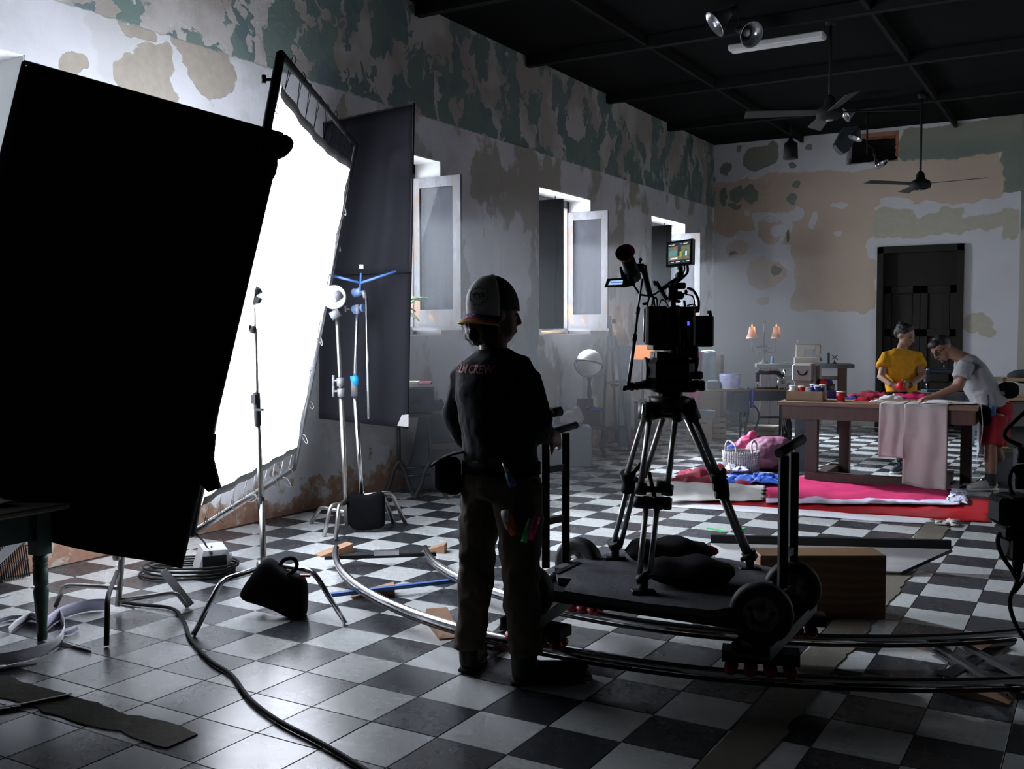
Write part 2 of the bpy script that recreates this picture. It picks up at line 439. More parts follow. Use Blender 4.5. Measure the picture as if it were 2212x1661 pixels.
for i in range(int((WX - TX) / TS) - 1, int((RX - TX) / TS) + 1):
    for j in range(int((NY - TY) / TS) - 1, int((FY - TY) / TS) + 1):
        x0 = TX + i * TS; y0 = TY + j * TS
        if x0 < WX - .2 or x0 > RX or y0 < NY or y0 > FY: continue
        cx, cy, z = to_px((x0 + .15, y0 + .15, 0))
        inside = z > .5 and -120 < cx < 2330 and 700 < cy < 1760
        cells.append((0 if inside else 1, z if z > 0 else 99, i, j))
cells.sort()
def tile_mb(mb, x0, y0, g=.0016):
    a, b, c, d = x0 + g, y0 + g, x0 + TS - g, y0 + TS - g; e = .0018
    mb.add([(a, b, -.006), (c, b, -.006), (c, d, -.006), (a, d, -.006), (a, b, -e * .6), (c, b, -e * .6), (c, d, -e * .6), (a, d, -e * .6),
            (a + e, b + e, 0), (c - e, b + e, 0), (c - e, d - e, 0), (a + e, d - e, 0)],
           [(0, 1, 5, 4), (1, 2, 6, 5), (2, 3, 7, 6), (3, 0, 4, 7), (4, 5, 9, 8), (5, 6, 10, 9), (6, 7, 11, 10), (7, 4, 8, 11), (8, 9, 10, 11)])
tile_mesh = []
for nm in ('tile_white', 'tile_black'):
    mb = MB(); tile_mb(mb, 0, 0); me = bpy.data.meshes.new('tile'); me.from_pydata([tuple(p) for p in mb.v], [], mb.f); me.materials.append(M[nm]); tile_mesh.append(me)
rest = [MB(), MB()]
for k, (_, z, i, j) in enumerate(cells):
    odd = (i + j) % 2; x0 = TX + i * TS; y0 = TY + j * TS
    if k < 300:
        o = bpy.data.objects.new('tile', tile_mesh[0 if odd else 1]); COL.objects.link(o); o.parent = fl
        o.location = V3((x0, y0, random.uniform(-.0006, .0002))) - ORG['floor']
    else: tile_mb(rest[0 if odd else 1], x0, y0)
for mb, nm in zip(rest, ('tile_white', 'tile_black')):
    o = mb.build('distant_tiles', nm, fl); o['kind'] = 'stuff'
# mortar strips where a former wall crossed the floor
n = NT('mortar'); p = n.pos(); q = n.noise(4, 6, p, .65)
n.col(n.mix(q, (.075, .066, .05), (.15, .132, .10))); n.set(Roughness=.8); n.bump(n.noise(25, 6, p, .7), .5, .012)
def strip(name, f, n_):
    mb = MB(); P = [f(k / n_) for k in range(n_ + 1)]; m = len(P)
    vs = [a for a, b in P] + [b for a, b in P]
    vs2 = [v + V3((0, 0, -.012)) for v in vs]
    fs = [(k, k + 1, m + k + 1, m + k) for k in range(m - 1)]
    fs += [(k, m * 2 + k, m * 2 + k + 1, k + 1) for k in range(m - 1)] + [(m + k, m + k + 1, m * 3 + k + 1, m * 3 + k) for k in range(m - 1)]
    mb.add(vs + vs2, fs); o = mb.build(name, 'mortar', fl); return o
def rag(t, s, amp): return amp * mnoise.noise(V3((t * s, s * .37, 1.3))) + amp * .5 * mnoise.noise(V3((t * s * 3.1, 4.2, s)))
strip('mortar_strip', lambda t: (V3((-1.165 + rag(t, 30, .012), 2.3 + t * 6.2, .0045)), V3((-.985 + rag(t, 90, .022), 2.3 + t * 6.2, .0045))), 120)
a0, a1 = at_z(20, 1508), at_z(372, 1612)
strip('mortar_strip', lambda t: (V3((-5.0 + t * (a1.x + 5.0), a1.y + .13 + rag(t, 14, .03), .0045)), V3((-5.0 + t * (a1.x + 5.0), a1.y - .02 + rag(t, 17, .03), .0045))), 40)

# ---- ceiling and its beam grid
ce = MB().box(((WX + RX) / 2, (NY + FY) / 2, CH + .06), (RX - WX + 1.2, FY - NY + .4, .12)).build('ceiling', 'ceiling_black'); tag(ce, 'black ceiling', None, None, 'structure')
for k in range(9):
    y = 14.3 - k * 2.12
    MB().box(((WX + RX) / 2, y, CH - .06), (RX - WX, .09, .12)).build('beam', 'beam_black', ce)
for k in range(4):
    x = -4.26 + k * 2.26
    MB().box((x, (NY + FY) / 2, CH - .05), (.04, FY - NY, .10)).build('beam', 'beam_black', ce)

# ---- left wall with four deep window openings
WIN = [(2.35, 3.86), (6.90, 8.32), (10.27, 11.69), (13.61, 15.05)]; SILL, HEAD = 1.45, 3.175
mb = MB()
ys = [NY] + [q for ab in WIN for q in ab] + [FY + .3]
for k in range(0, len(ys), 2): mb.box((WX - WT / 2, (ys[k] + ys[k + 1]) / 2, CH / 2), (WT, ys[k + 1] - ys[k], CH))
for a, b in WIN:
    mb.box((WX - WT / 2, (a + b) / 2, SILL / 2 - .001), (WT, b - a, SILL)); mb.box((WX - WT / 2, (a + b) / 2, (HEAD + CH) / 2), (WT, b - a, CH - HEAD))
wl = mb.build('wall_left', 'plaster_left_wall'); tag(wl, 'peeling plaster wall with deep window openings', None, None, 'structure')
for a, b in ((9.45, 10.262), (12.75, 13.602)):   # shallow piers just before the windows
    MB().hexa([(WX - .02, a, .001), (WX + .001, a, .001), (WX + .036, b, .001), (WX - .02, b, .001), (WX - .02, a, 3.56), (WX + .001, a, 3.56), (WX + .036, b, 3.56), (WX - .02, b, 3.56)]).build('pier', 'plaster_left_wall', wl)
mb = MB()
for a, b in WIN:
    mb.box((WX - WT / 2 - .002, (a + b) / 2, HEAD - .004), (WT - .004, b - a - .002, .008)); mb.box((WX - WT / 2 - .002, (a + b) / 2, SILL + .006), (WT + .01, b - a - .002, .014))
    mb.box((WX - WT / 2 - .002, b - .004, (SILL + HEAD) / 2), (WT - .004, .008, HEAD - SILL)); mb.box((WX - WT / 2 - .002, a + .004, (SILL + HEAD) / 2), (WT - .004, .008, HEAD - SILL))
    mb.build('window_reveal', 'reveal_white', wl); mb = MB()
# ---- back wall with a broken hole and the door
hx0, hx1, hz0, hz1 = at_y(1829, 320, FY).x, at_y(1941, 320, FY).x, at_y(1880, 352, FY).z, at_y(1880, 287, FY).z
dx0, dx1, dz = -3.08, -1.85, 2.785
mb = MB()
x0, x1 = WX - .3, RX + .3
for a, b in ((x0, dx0), (dx1, x1)): pass
mb.box(((x0 + dx0) / 2, FY + .2, hz0 / 2), (dx0 - x0, .4, hz0)); mb.box(((dx1 + x1) / 2, FY + .2, hz0 / 2), (x1 - dx1, .4, hz0)); mb.box(((dx0 + dx1) / 2, FY + .2, (dz + hz0) / 2), (dx1 - dx0, .4, hz0 - dz))
mb.box(((x0 + hx0) / 2, FY + .2, (hz0 + CH) / 2), (hx0 - x0, .4, CH - hz0)); mb.box(((hx1 + x1) / 2, FY + .2, (hz0 + CH) / 2), (x1 - hx1, .4, CH - hz0)); mb.box(((hx0 + hx1) / 2, FY + .2, (hz1 + CH) / 2), (hx1 - hx0, .4, CH - hz1))
wb = mb.build('wall_back', 'plaster_back_wall'); tag(wb, 'peeling cream and white plaster back wall with dark door', None, None, 'structure')
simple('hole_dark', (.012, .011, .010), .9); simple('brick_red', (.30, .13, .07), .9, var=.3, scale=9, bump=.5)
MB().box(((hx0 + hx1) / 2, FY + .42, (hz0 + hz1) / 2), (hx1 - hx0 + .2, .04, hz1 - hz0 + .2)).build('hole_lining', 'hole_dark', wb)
# ragged broken edge of the hole: one irregular rim of brick, one of plaster
def rim(name, m, t0, t1, inner, seed, n_=40):
    """ragged band of masonry round the opening, from angle t0 to t1"""
    cxm, czm, hw, hh = (hx0 + hx1) / 2, (hz0 + hz1) / 2, (hx1 - hx0) / 2 + .02, (hz1 - hz0) / 2 + .02
    mb = MB(); ro, ri = [], []
    for k in range(n_ + 1):
        t = t0 + (t1 - t0) * k / n_; c_, s_ = math.cos(t), math.sin(t); q_ = 1 / max(abs(c_), abs(s_))
        j_ = inner + .05 * mnoise.noise(V3((k * .9, seed, 0))) + .04 * mnoise.noise(V3((k * .31, seed, 5)))
        ro.append((cxm + c_ * q_ * hw * 1.02, czm + s_ * q_ * hh * 1.02)); ri.append((cxm + c_ * q_ * hw * (1 - j_ * .7), czm + s_ * q_ * hh * (1 - j_ * 1.3)))
    vs = []
    for k in range(n_ + 1):
        d_ = .02 * mnoise.noise(V3((k * 1.7, seed, 9)))
        vs += [(ro[k][0], FY + .004, ro[k][1]), (ri[k][0], FY + .03 + d_, ri[k][1]), (ri[k][0] * .999 + cxm * .001, FY + .30, ri[k][1])]
    fs = []
    for k in range(n_): fs += [(3 * k, 3 * k + 1, 3 * k + 4, 3 * k + 3), (3 * k + 1, 3 * k + 2, 3 * k + 5, 3 * k + 4)]
    return mb.add(vs, fs).build(name, m, wb)
rim('broken_brick_edge', 'brick_red', -.7, 2.0, .24, 3.0); rim('broken_plaster_edge', 'plaster_back_wall', 2.0, 2 * PI - .7, .13, 8.0, 60)
# other two walls (behind and beside the camera)
o = MB().box((RX + .15, (NY + FY) / 2, CH / 2), (.3, FY - NY, CH)).build('wall_right', 'plaster_plain'); tag(o, 'plain plaster side wall', None, None, 'structure')
o = MB().box(((WX + RX) / 2, NY - .15, CH / 2), (RX - WX + 1.2, .3, CH)).build('wall_front', 'plaster_plain'); tag(o, 'plain plaster wall behind the camera', None, None, 'structure')

# ---- door: dark panelled double door in the back wall
simple('door_wood', (.024, .020, .017), .65, var=.3, scale=5, bump=.15, stretch=(6, 6, .6), spec=.2)
simple('door_frame_wood', (.018, .016, .014), .7, var=.3, scale=6, stretch=(6, 6, .6), spec=.2)
mb = MB()
mb.box((dx0 + .045, FY + .02, dz / 2), (.09, .14, dz)); mb.box((dx1 - .045, FY + .02, dz / 2), (.09, .14, dz)); mb.box(((dx0 + dx1) / 2, FY + .02, dz - .05), (dx1 - dx0, .14, .10))
dr = mb.build('door_1', 'door_frame_wood'); tag(dr, 'dark brown panelled double door', None, None, 'structure')
MB().box(((dx0 + dx1) / 2, FY + .10, 2.44), (dx1 - dx0 - .16, .05, .52)).build('transom_panel', 'door_frame_wood', dr)
for s in (0, 1):
    xa = dx0 + .09 + s * (dx1 - dx0 - .18) / 2; xb = xa + (dx1 - dx0 - .18) / 2; xm = (xa + xb) / 2; w_ = xb - xa - .008
    mb = MB()
    for xx in (xa + .055, xb - .055): mb.box((xx, FY + .10, 1.09), (.10, .05, 2.17))
    for zz in (.10, .78, 1.46, 2.12): mb.box((xm, FY + .10, zz), (w_, .05, .11))
    lf = mb.build('door_leaf', 'door_wood', dr)
    for zz in (.44, 1.12, 1.79):
        MB().box((xm, FY + .115, zz), (w_ - .2, .03, .56), bev=.015).build('panel', 'door_wood', lf)

MB().box(((dx0 + dx1) / 2, FY + .17, dz / 2), (dx1 - dx0 + .3, .05, dz + .2)).build('door_light_stop', 'door_frame_wood', dr)  # added panel that stops outside light at the gaps round the leaves
# ---- window casements and shutters
n = NT('worn_window_wood'); p = n.obj(); q = n.noise(7, 6, n.scalev(p, (1, 1, .35)), .65); q2 = n.noise(28, 5, n.scalev(p, (1, 1, .3)), .6)
c = n.mix(n.mapr(q, .40, .46), (.21, .21, .235), (.16, .16, .175)); c = n.mix(n.mapr(q, .54, .58), c, (.17, .13, .11)); c = n.mix(n.mapr(q2, .60, .66), c, (.13, .12, .115)); c = n.mix(n.mapr(n.noise(2.2, 3, p), .60, .66), c, (.30, .19, .14))
n.col(c); n.set(Roughness=.75); n.bump(q2, .3, .004)
n = NT('window_glass'); n.col((.55, .64, .78)); n.set(Roughness=.04, IOR=1.3); n.put(n.b.inputs['Transmission Weight'], .9); n.put(n.b.inputs['Alpha'], .28)
simple('shutter_dark', (.013, .014, .015), .65, var=.3, scale=5, bump=.15, stretch=(5, 5, .5), spec=.2)
simple('shutter_brown', (.040, .034, .038), .6, var=.7, scale=6, stretch=(6, 6, .25), spec=.2)
HX, ZB, ZT = -6.06, 1.53, 3.02
for wi, (a, b) in enumerate(WIN):
    if wi == 0: continue
    m = (a + b) / 2
    mb = MB()
    for yy in (a + .03, b - .03): mb.box((HX, yy, (SILL + HEAD) / 2), (.06, .06, HEAD - SILL))
    for zz in (SILL + .04, HEAD - .06): mb.box((HX, m, zz), (.06, b - a, .09))
    wn = mb.build('window_%d' % wi, 'worn_window_wood'); tag(wn, None, None, None, 'structure')
    # glazed leaf swung into the room on the far side
    y = b - .035; x0, x1 = HX + .02, HX + .60; th = .035
    mb = MB()
    mb.box((x0 + .045, y, (ZB + ZT) / 2), (.09, th, ZT - ZB)); mb.box((x1 - .045, y, (ZB + ZT) / 2), (.09, th, ZT - ZB))
    mb.box(((x0 + x1) / 2, y, ZT - .05), (x1 - x0 - .18, th, .10)); mb.box(((x0 + x1) / 2, y, ZB + .09), (x1 - x0 - .18, th, .18)); mb.box(((x0 + x1) / 2 + .01, y - .01, ZB - .012), (x1 - x0 + .06, .09, .028))
    lf = mb.build('glazed_leaf', 'worn_window_wood', wn)
    MB().box(((x0 + x1) / 2, y, (ZB + ZT) / 2 + .04), (x1 - x0 - .175, .005, ZT - ZB - .275)).build('pane', 'window_glass', lf)
    # brown inner shutter folded back behind the glass
    MB().box(((x0 + x1) / 2 + .03, y + .03, (ZB + ZT) / 2), (x1 - x0 - .14, .016, ZT - ZB - .05)).build('folded_shutter', 'shutter_brown', wn)
    # dark solid leaf swung into the room on the near side
    if wi >= 2:
        y = a + .07; x0, x1 = HX + .02, HX + .645
        mb = MB(); mb.box(((x0 + x1) / 2, y, (ZB + ZT) / 2 - .005), (x1 - x0, .034, ZT - ZB)); mb.tube([(x1 - .09, y - .022, ZB + .05), (x1 - .09, y - .022, ZT + .03)], .006, 6)
        mb.build('solid_leaf', 'shutter_dark', wn)
# sill clutter: coil of hose / plates seen as thin discs
# ---------------------------------------------------------------- diffusion frame (silk) and black flag beside it
LT, LB, RT, RB = V3((-3.572, 3.799, 2.867)), V3((-3.903, 3.463, .476)), V3((-4.827, 5.918, 2.864)), V3((-5.171, 5.575, .475))
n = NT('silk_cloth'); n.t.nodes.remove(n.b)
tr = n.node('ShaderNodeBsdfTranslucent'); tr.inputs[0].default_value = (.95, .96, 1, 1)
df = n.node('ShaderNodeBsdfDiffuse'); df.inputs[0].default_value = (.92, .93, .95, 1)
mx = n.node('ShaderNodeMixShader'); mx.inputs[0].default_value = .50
n.t.links.new(tr.outputs[0], mx.inputs[1]); n.t.links.new(df.outputs[0], mx.inputs[2]); em = n.node('ShaderNodeEmission'); em.inputs[0].default_value = (.86, .91, 1, 1); em.inputs[1].default_value = 5.6   # added glow stands in for lamp light passing through the cloth
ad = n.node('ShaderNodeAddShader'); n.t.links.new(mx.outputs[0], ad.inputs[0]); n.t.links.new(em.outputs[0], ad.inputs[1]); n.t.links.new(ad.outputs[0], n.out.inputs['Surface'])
simple('flag_black', (.006, .006, .007), .95, var=.2, scale=30, spec=.1)
simple('flag_grey', (.012, .012, .0155), .92, var=.1, scale=30, spec=.1)
simple('alu', (.62, .62, .64), .32, 1.0, var=.08, scale=20)
simple('chrome', (.72, .72, .74), .18, 1.0, var=.06, scale=20)
simple('steel_worn', (.50, .48, .45), .36, 1.0, var=.15, scale=25)
simple('black_metal', (.009, .009, .010), .5, 0.0, var=.2, scale=20, spec=.3)
simple('black_rubber', (.012, .012, .013), .75, 0.0, var=.2, scale=30)
simple('black_cloth', (.0055, .0055, .007), .95, var=.2, scale=40, bump=.2, spec=.08)
sk = thing('diffusion_frame', 'tall white silk diffusion frame glowing in front of the window wall', 'light diffuser', (LB + RB) / 2 * 1.0)
def fpt(u, v): return (LB * (1 - u) + RB * u) * (1 - v) + (LT * (1 - u) + RT * u) * v
def silk(u, v):
    a = .045 + .02 * math.sin(v * PI); q = fpt(.035 + u * .93, .055 + v * .89)
    sag = .055 * math.sin(PI * u) * (1 if v > .97 else .6 if v > .9 else 0)
    w_ = .008 * math.sin(u * 34 + 3 * v) * (abs(v - .5) * 2) ** 4 + .006 * math.sin(v * 40) * (abs(u - .5) * 2) ** 6
    nrm = (RB - LB).cross(LT - LB).normalized()
    return q + V3((0, 0, -sag)) + nrm * w_
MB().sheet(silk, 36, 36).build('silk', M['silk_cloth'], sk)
MB().tube([LB, LT], .024, 8).build('frame_pipe', 'black_metal', sk); MB().tube([LB + (RB - LB) * .01, RB], .018, 8).build('frame_pipe', 'alu', sk)
MB().tube([RB, RT], .018, 8).build('frame_pipe', 'alu', sk); MB().tube([LT, RT], .018, 8).build('frame_pipe', 'black_metal', sk)
simple('webbing', (.40, .39, .38), .8, var=.15)
def hem(v0, v1):
    def f(u, v): return silk(u, v0 + (v1 - v0) * v) + (RB - LB).cross(LT - LB).normalized() * .006
    return f
MB().sheet(hem(.975, 1.0), 40, 2, .002).build('hem', 'webbing', sk); MB().sheet(hem(0, .02), 40, 2, .002).build('hem', 'webbing', sk)
simple('cord_white', (.60, .60, .60), .8)
random.seed(11)
for side in range(4):
    for k in range(9):
        mb = MB()
        t = (k + .5) / 9
        if side == 0: a, b = silk(t, 1.0), fpt(.035 + t * .93, 1.0)
        elif side == 1: a, b = silk(t, 0.0), fpt(.035 + t * .93, 0.0)
        elif side == 2: a, b = silk(1, t), fpt(1, .055 + t * .89)
        else: a, b = silk(0, t), fpt(0, .055 + t * .89)
        mb.tube([a, b + V3((0, 0, .01))], .0022, 5); mb.tube([a, b + (RB - LB) * .02], .002, 5)
        d = V3((random.uniform(-.02, .06), random.uniform(-.02, .06), random.uniform(-.06, .04)))
        mb.tube(catmull([b, b + d * .6 + V3((0, 0, .03)), b + d, b + d * .7 - V3((0, 0, .02)), b + d * .2], 4), .0022, 5)
        mb.build('tie_cord', 'cord_white' if side != 0 else 'black_cloth', sk)
for (px_, py_, dx) in ((584, 170, -.05),):   # wing nut knobs on the pipe
    c = LB + (LT - LB) * .945; MB().tube([c, c - cam_r * .06], .008, 6).tube([c - cam_r * .06 - cam_u * .018, c - cam_r * .06 + cam_u * .022], .012, 6).build('wing_knob', 'black_metal', sk)

bf = thing('black_flag', 'large black cloth flag tilted in front of the glowing diffusion frame', 'flag', at_d(200, 1150, 4.9))
D0 = 4.93
fTL, fTR, fBR = at_d(48, 132, D0), at_d(606, 286, D0 - .03), at_d(386, 1228, D0 - .08); fBL = fTL + (fBR - fTR)
def flag1(u, v):
    q = (fBL * (1 - u) + fBR * u) * (1 - v) + (fTL * (1 - u) + fTR * u) * v
    r = .07   # rounded top left corner
    if v > .97 and u < .03: q += (fBR - fTL) * .012 * (1 - u / .03) * ((v - .97) / .03)
    sag = -.05 * math.sin(PI * min(1, u * 1.1)) * (1 - v) ** 6
    return q + V3((0, 0, sag)) + cam_f * (.012 * math.sin(u * 7 + v * 3))
MB().sheet(flag1, 30, 30, .012).build('cloth', 'flag_black', bf)
MB().tube([fTL + cam_f * .02, fTR + cam_f * .02, fBR + cam_f * .02], .012, 8).tube([fTL + cam_f * .02, fBL + cam_f * .02], .012, 8).build('rod_frame', 'black_metal', bf)
# ---------------------------------------------------------------- stands, flags, bags, table at the left
simple('wood_wedge', (.34, .19, .11), .7, var=.25, scale=9, bump=.15, stretch=(1, 5, 5))
simple('alu_sheet', (.62, .62, .64), .4, .3, var=.1)
simple('blue_paint', (.07, .16, .44), .45, var=.15)
simple('blue_cast', (.16, .24, .46), .45, .3, var=.2)
simple('grey_cast', (.20, .20, .21), .5, .3, var=.2)
simple('green_paint', (.030, .075, .062), .45, var=.3, scale=9, bump=.1)
simple('table_wood', (.20, .17, .14), .55, var=.25, scale=7, stretch=(1, 6, 1))
simple('paper_lavender', (.68, .65, .85), .75, var=.06)
simple('paper_white', (.80, .79, .84), .75, var=.06)
simple('cable_black', (.012, .012, .013), .75, var=.2)
simple('red_plastic', (.35, .02, .03), .4, var=.15)
simple('orange_tape', (.75, .16, .03), .5); simple('green_tape', (.03, .55, .12), .5); simple('pink_tape', (.80, .02, .22), .5); simple('cyan_tape', (.03, .35, .70), .5)

def bent_leg(col_pt, foot, bendk=.72, r=.013, rise=.0):
    col_pt = V3(col_pt); foot = V3(foot)
    b = col_pt.lerp(V3((foot.x, foot.y, col_pt.z)), bendk) + V3((0, 0, rise))
    a1 = col_pt.lerp(b, .82); a2 = b.lerp(foot, .22)
    return [col_pt] + bez(a1, a1.lerp(b, .7), a2.lerp(b, .7), a2, 6) + [foot]
def knob(mb, c, d, s=.03):
    d = V3(d).normalized(); mb.tube([c, V3(c) + d * s], .008, 6); e = V3(c) + d * s; t = d.cross(V3((0, 0, 1))).normalized() if abs(d.z) < .9 else V3((1, 0, 0)); up = V3((0, 0, 1))
    mb.tube([e - up * s * .8, e + up * s * .8], [.009, .011], 6)

# stand that holds the big flag (only its base shows)
b = at_z(255, 1322); s1 = thing('light_stand', 'steel stand base with three bent legs under the big black flag', 'stand', b)
top = at_d(262, 640, 5.36)
MB().tube([b + V3((0, 0, .03)), V3((top.x, top.y, .55))], .0165, 10).tube([V3((b.x, b.y, .36)), V3((top.x, top.y, 1.9))], .012, 8).build('column', 'steel_worn', s1)
for (px_, py_), h in (((120, 1310), .13), ((230, 1394), .215), ((405, 1310), .06)):
    MB().tube(bent_leg(V3((b.x, b.y, h)), at_z(px_, py_, .008), .84, .0125, .03 if h < .1 else 0), .0125, 8).build('leg', 'black_metal' if px_ == 230 else 'steel_worn', s1)
MB().lathe([(.019, 0), (.022, .01), (.022, .05), (.019, .06)], (b.x, b.y, .28), seg=12).build('collar', 'steel_worn', s1)
a, c = at_z(352, 1232, .21), at_z(412, 1308, .012)
MB().box((a + c) / 2, ((a - c).length, .042, .008), frame(a - c, (.3, -.6, .6))).build('flat_brace', 'alu_sheet', s1)

# stand in front of the silk
b = at_z(572, 1318); D2 = 5.44; s2 = thing('light_stand', 'tall chrome stand standing alone in front of the glowing silk', 'stand', b)
ctop = at_d(549, 664, D2 - .02); j1 = at_d(556, 905, D2); j2 = at_d(565, 1080, D2)
MB().tube([b + V3((0, 0, .04)), j2], .0165, 10).tube([j2, j1], .0145, 10).tube([j1, at_d(551, 715, D2)], .0105, 8).tube([at_d(551, 715, D2), ctop], .0065, 8).build('column', 'steel_worn', s2)
mb = MB()
mb.tube([at_d(554, 848, D2), at_d(557, 920, D2)], .019, 10); mb.box(at_d(551, 862, D2 - .02), (.03, .03, .05)); mb.box(at_d(560, 885, D2 - .02), (.05, .02, .012)); MB().tube([at_d(563, 1075, D2), at_d(566, 1120, D2)], .02, 10).build('collar', 'black_metal', s2)
mb.build('collar', 'black_metal', s2)
for (px_, py_), h, k in (((418, 1372), .235, .62), ((746, 1347), .255, .62), ((560, 1300), .2, .7)):
    foot = at_z(px_, py_, .008)
    if px_ == 560: foot = b + V3((-.35, .30, .008))
    MB().tube(bent_leg(V3((b.x, b.y, h)), foot, k, .013), .0135, 8).build('leg', 'chrome', s2)
# open jaw clamp at the top
cx, cy = 541, 638
pts = [(-36, 8), (-30, 22), (-14, 26), (8, 22), (20, 16), (24, 6), (12, 2), (11, -2), (24, -6), (18, -16), (4, -22), (-20, -21), (-36, -16)]
mb = MB().prism([(x / 400, y / 400) for x, y in pts], at_d(cx, cy, D2 - .05), cam_r, cam_u, .05); cl = mb.build('jaw_clamp', 'black_metal', s2)
MB().ball(at_d(553, 629, D2 - .06), (.03, .03, .02), 10, 8).tube([at_d(535, 625, D2 - .1), at_d(550, 635, D2 - .02)], .012, 8).build('hinge_pin', 'black_metal', cl)
mb = MB(); kc = at_d(546, 712, D2 - .03); mb.ball(kc, .022, 12, 8); mb.tube([kc, at_d(526, 702, D2 - .05)], [.014, .020], 8); mb.build('grip_knob', 'black_metal', s2)

def bag(name, label, poly, depth, th, m='black_cloth', group=None):
    P = [at_d(x, y, depth) for x, y in poly]; c = sum(P, V3()) / len(P)
    t = thing(name, label, 'sandbag', V3((c.x, c.y, min(p.z for p in P))), group)
    k = len(P); mb = MB(); rings = []
    for s_, e in ((1.0, -.5), (.0, -.28), (.0, .28), (1.0, .5)):
        rings.append([c + (p - c) * (1 - .16 * s_) + cam_f * th * e + V3((0, 0, 0)) for p in P])
    vs = [q for r_ in rings for q in r_]; fs = [tuple(range(k - 1, -1, -1)), tuple(range(3 * k, 4 * k))]
    for L in range(3):
        for i in range(k): fs.append((L * k + i, L * k + (i + 1) % k, (L + 1) * k + (i + 1) % k, (L + 1) * k + i))
    mb.add(vs, fs, True); mb.build('bag', m, t, sub=2)
    return t
sb = bag('sandbag', 'black sandbag with loop handle hung over the chrome stand leg', [(508, 1291), (538, 1250), (570, 1200), (592, 1209), (612, 1233), (640, 1240), (664, 1246), (666, 1300), (661, 1345), (642, 1341), (596, 1316), (552, 1301)], 5.25, .16)
MB().tube(catmull([at_d(604, 1222, 5.2), at_d(614, 1209, 5.2), at_d(632, 1206, 5.2), at_d(641, 1216, 5.2), at_d(638, 1230, 5.2), at_d(622, 1242, 5.2)], 5), .0105, 6).build('handle', 'black_cloth', sb)
q = at_z(660, 1243, .27); MB().box(q, (.05, .03, .012), frame(cam_r)).build('tag', 'red_plastic', sb)

# pair of stands by the wall with the dark floppy flag
b3 = at_z(750, 1150); s3 = thing('light_stand', 'grey stand with white disc grip head beside the dark floppy flag', 'stand', b3); DD = 7.42
MB().tube([b3 + V3((0, 0, .05)), at_d(737, 860, DD)], .0185, 10).tube([at_d(737, 860, DD), at_d(728, 685, DD)], .0145, 8).tube([at_d(729, 700, DD), at_d(730, 655, DD)], .007, 8).build('column', 'steel_worn', s3)
for y in (822, 845):
    mb = MB(); mb.tube([at_d(735 + (y - 822) * .07, y - 6, DD), at_d(736 + (y - 822) * .07, y + 12, DD)], .028, 10); knob(mb, at_d(735, y, DD), -cam_r, .05); mb.build('collar', 'grey_cast', s3)
MB().tube([at_d(715, 684, DD - .02), at_d(734, 674, DD - .02)], .032, 10).build('arm_head', 'grey_cast', s3)
MB().lathe([(.085, -.018), (.09, 0), (.085, .018)], at_d(722, 642, DD), cam_f, 24).build('grip_disc', 'paper_white', s3)
MB().tube([at_d(720, 645, DD - .06), at_d(735, 635, DD - .03)], .035, 10).build('grip_knob', 'grey_cast', s3)
for (px_, py_), h in (((672, 1129), .15), ((700, 1157), .22), ((725, 1166), .24)):
    MB().tube(bent_leg(V3((b3.x, b3.y, h)), at_z(px_, py_, .008), .7), .0155, 8).build('leg', 'steel_worn', s3)
b4 = at_z(764, 1150) + V3((.0, .12, 0)); s4 = thing('light_stand', 'chrome stand with blue forked head holding the dark floppy flag', 'stand', b4); D4 = 7.55
MB().tube([V3((b4.x, b4.y, .05)), at_d(766, 840, D4)], .0185, 10).tube([at_d(766, 840, D4), at_d(772, 670, D4)], .013, 8).build('column', 'chrome', s4)
MB().tube([at_d(796, 905, D4 - .1), at_d(791, 642, D4 - .1)], .009, 8).build('gobo_arm', 'chrome', s4)
MB().tube([at_d(766, 815, D4), at_d(767, 856, D4)], .029, 10).build('collar', 'grey_cast', s4)
MB().tube([at_d(765, 812, D4), at_d(768, 832, D4)], .031, 10).build('collar_tape', 'cyan_tape', s4)
mb = MB(); mb.tube([at_d(772, 660, D4), at_d(772, 678, D4)], .03, 8); mb.tube([at_d(764, 668, D4), at_d(786, 665, D4 - .05)], .03, 10); mb.tube([at_d(768, 636, D4), at_d(772, 626, D4)], .032, 8); mb.tube([at_d(764, 634, D4), at_d(784, 628, D4 - .03)], .032, 10); mb.build('grip_head', 'blue_cast', s4)
MB().tube([at_d(772, 658, D4 - .06), at_d(773, 678, D4 - .06)], .018, 8).build('grip_knob', 'grey_cast', s4); MB().tube([at_d(784, 628, D4 - .06), at_d(790, 644, D4 - .06)], .017, 8).build('grip_knob', 'grey_cast', s4); mb = MB(); knob(mb, at_d(756, 667, D4), -cam_r, .03); mb.build('wing_screw', 'grey_cast', s4)
vv = at_d(779, 611, D4 - .05)
MB().tube([vv, at_d(720, 596, D4 - .05)], .010, 6).tube([vv, at_d(856, 586, D4 - .05)], .010, 6).tube([at_d(778, 628, D4 - .05), at_d(780, 590, D4 - .05)], .008, 6).build('fork', 'blue_paint', s4)
MB().box(at_d(781, 576, D4 - .05), (.03, .03, .028), frame(cam_r)).build('end_block', 'paper_white', s4)
for k, ((px_, py_), h) in enumerate((((850, 1130), .24), ((876, 1131), .26))):
    MB().tube(bent_leg(V3((b4.x, b4.y, h)), at_z(px_, py_, .008), .66), .0165, 8).build('leg', 'steel_worn', s4)
MB().tube(bent_leg(V3((b4.x, b4.y, .2)), b4 + V3((-.35, .1, .008)), .7), .0155, 8).build('leg', 'steel_worn', s4)
sb = bag('sandbag', 'black sandbag slumped at the foot of the paired stands', [(752, 1058), (775, 1068), (800, 1069), (826, 1056), (834, 1075), (830, 1125), (834, 1141), (790, 1146), (752, 1145), (750, 1100)], 7.5, .16)

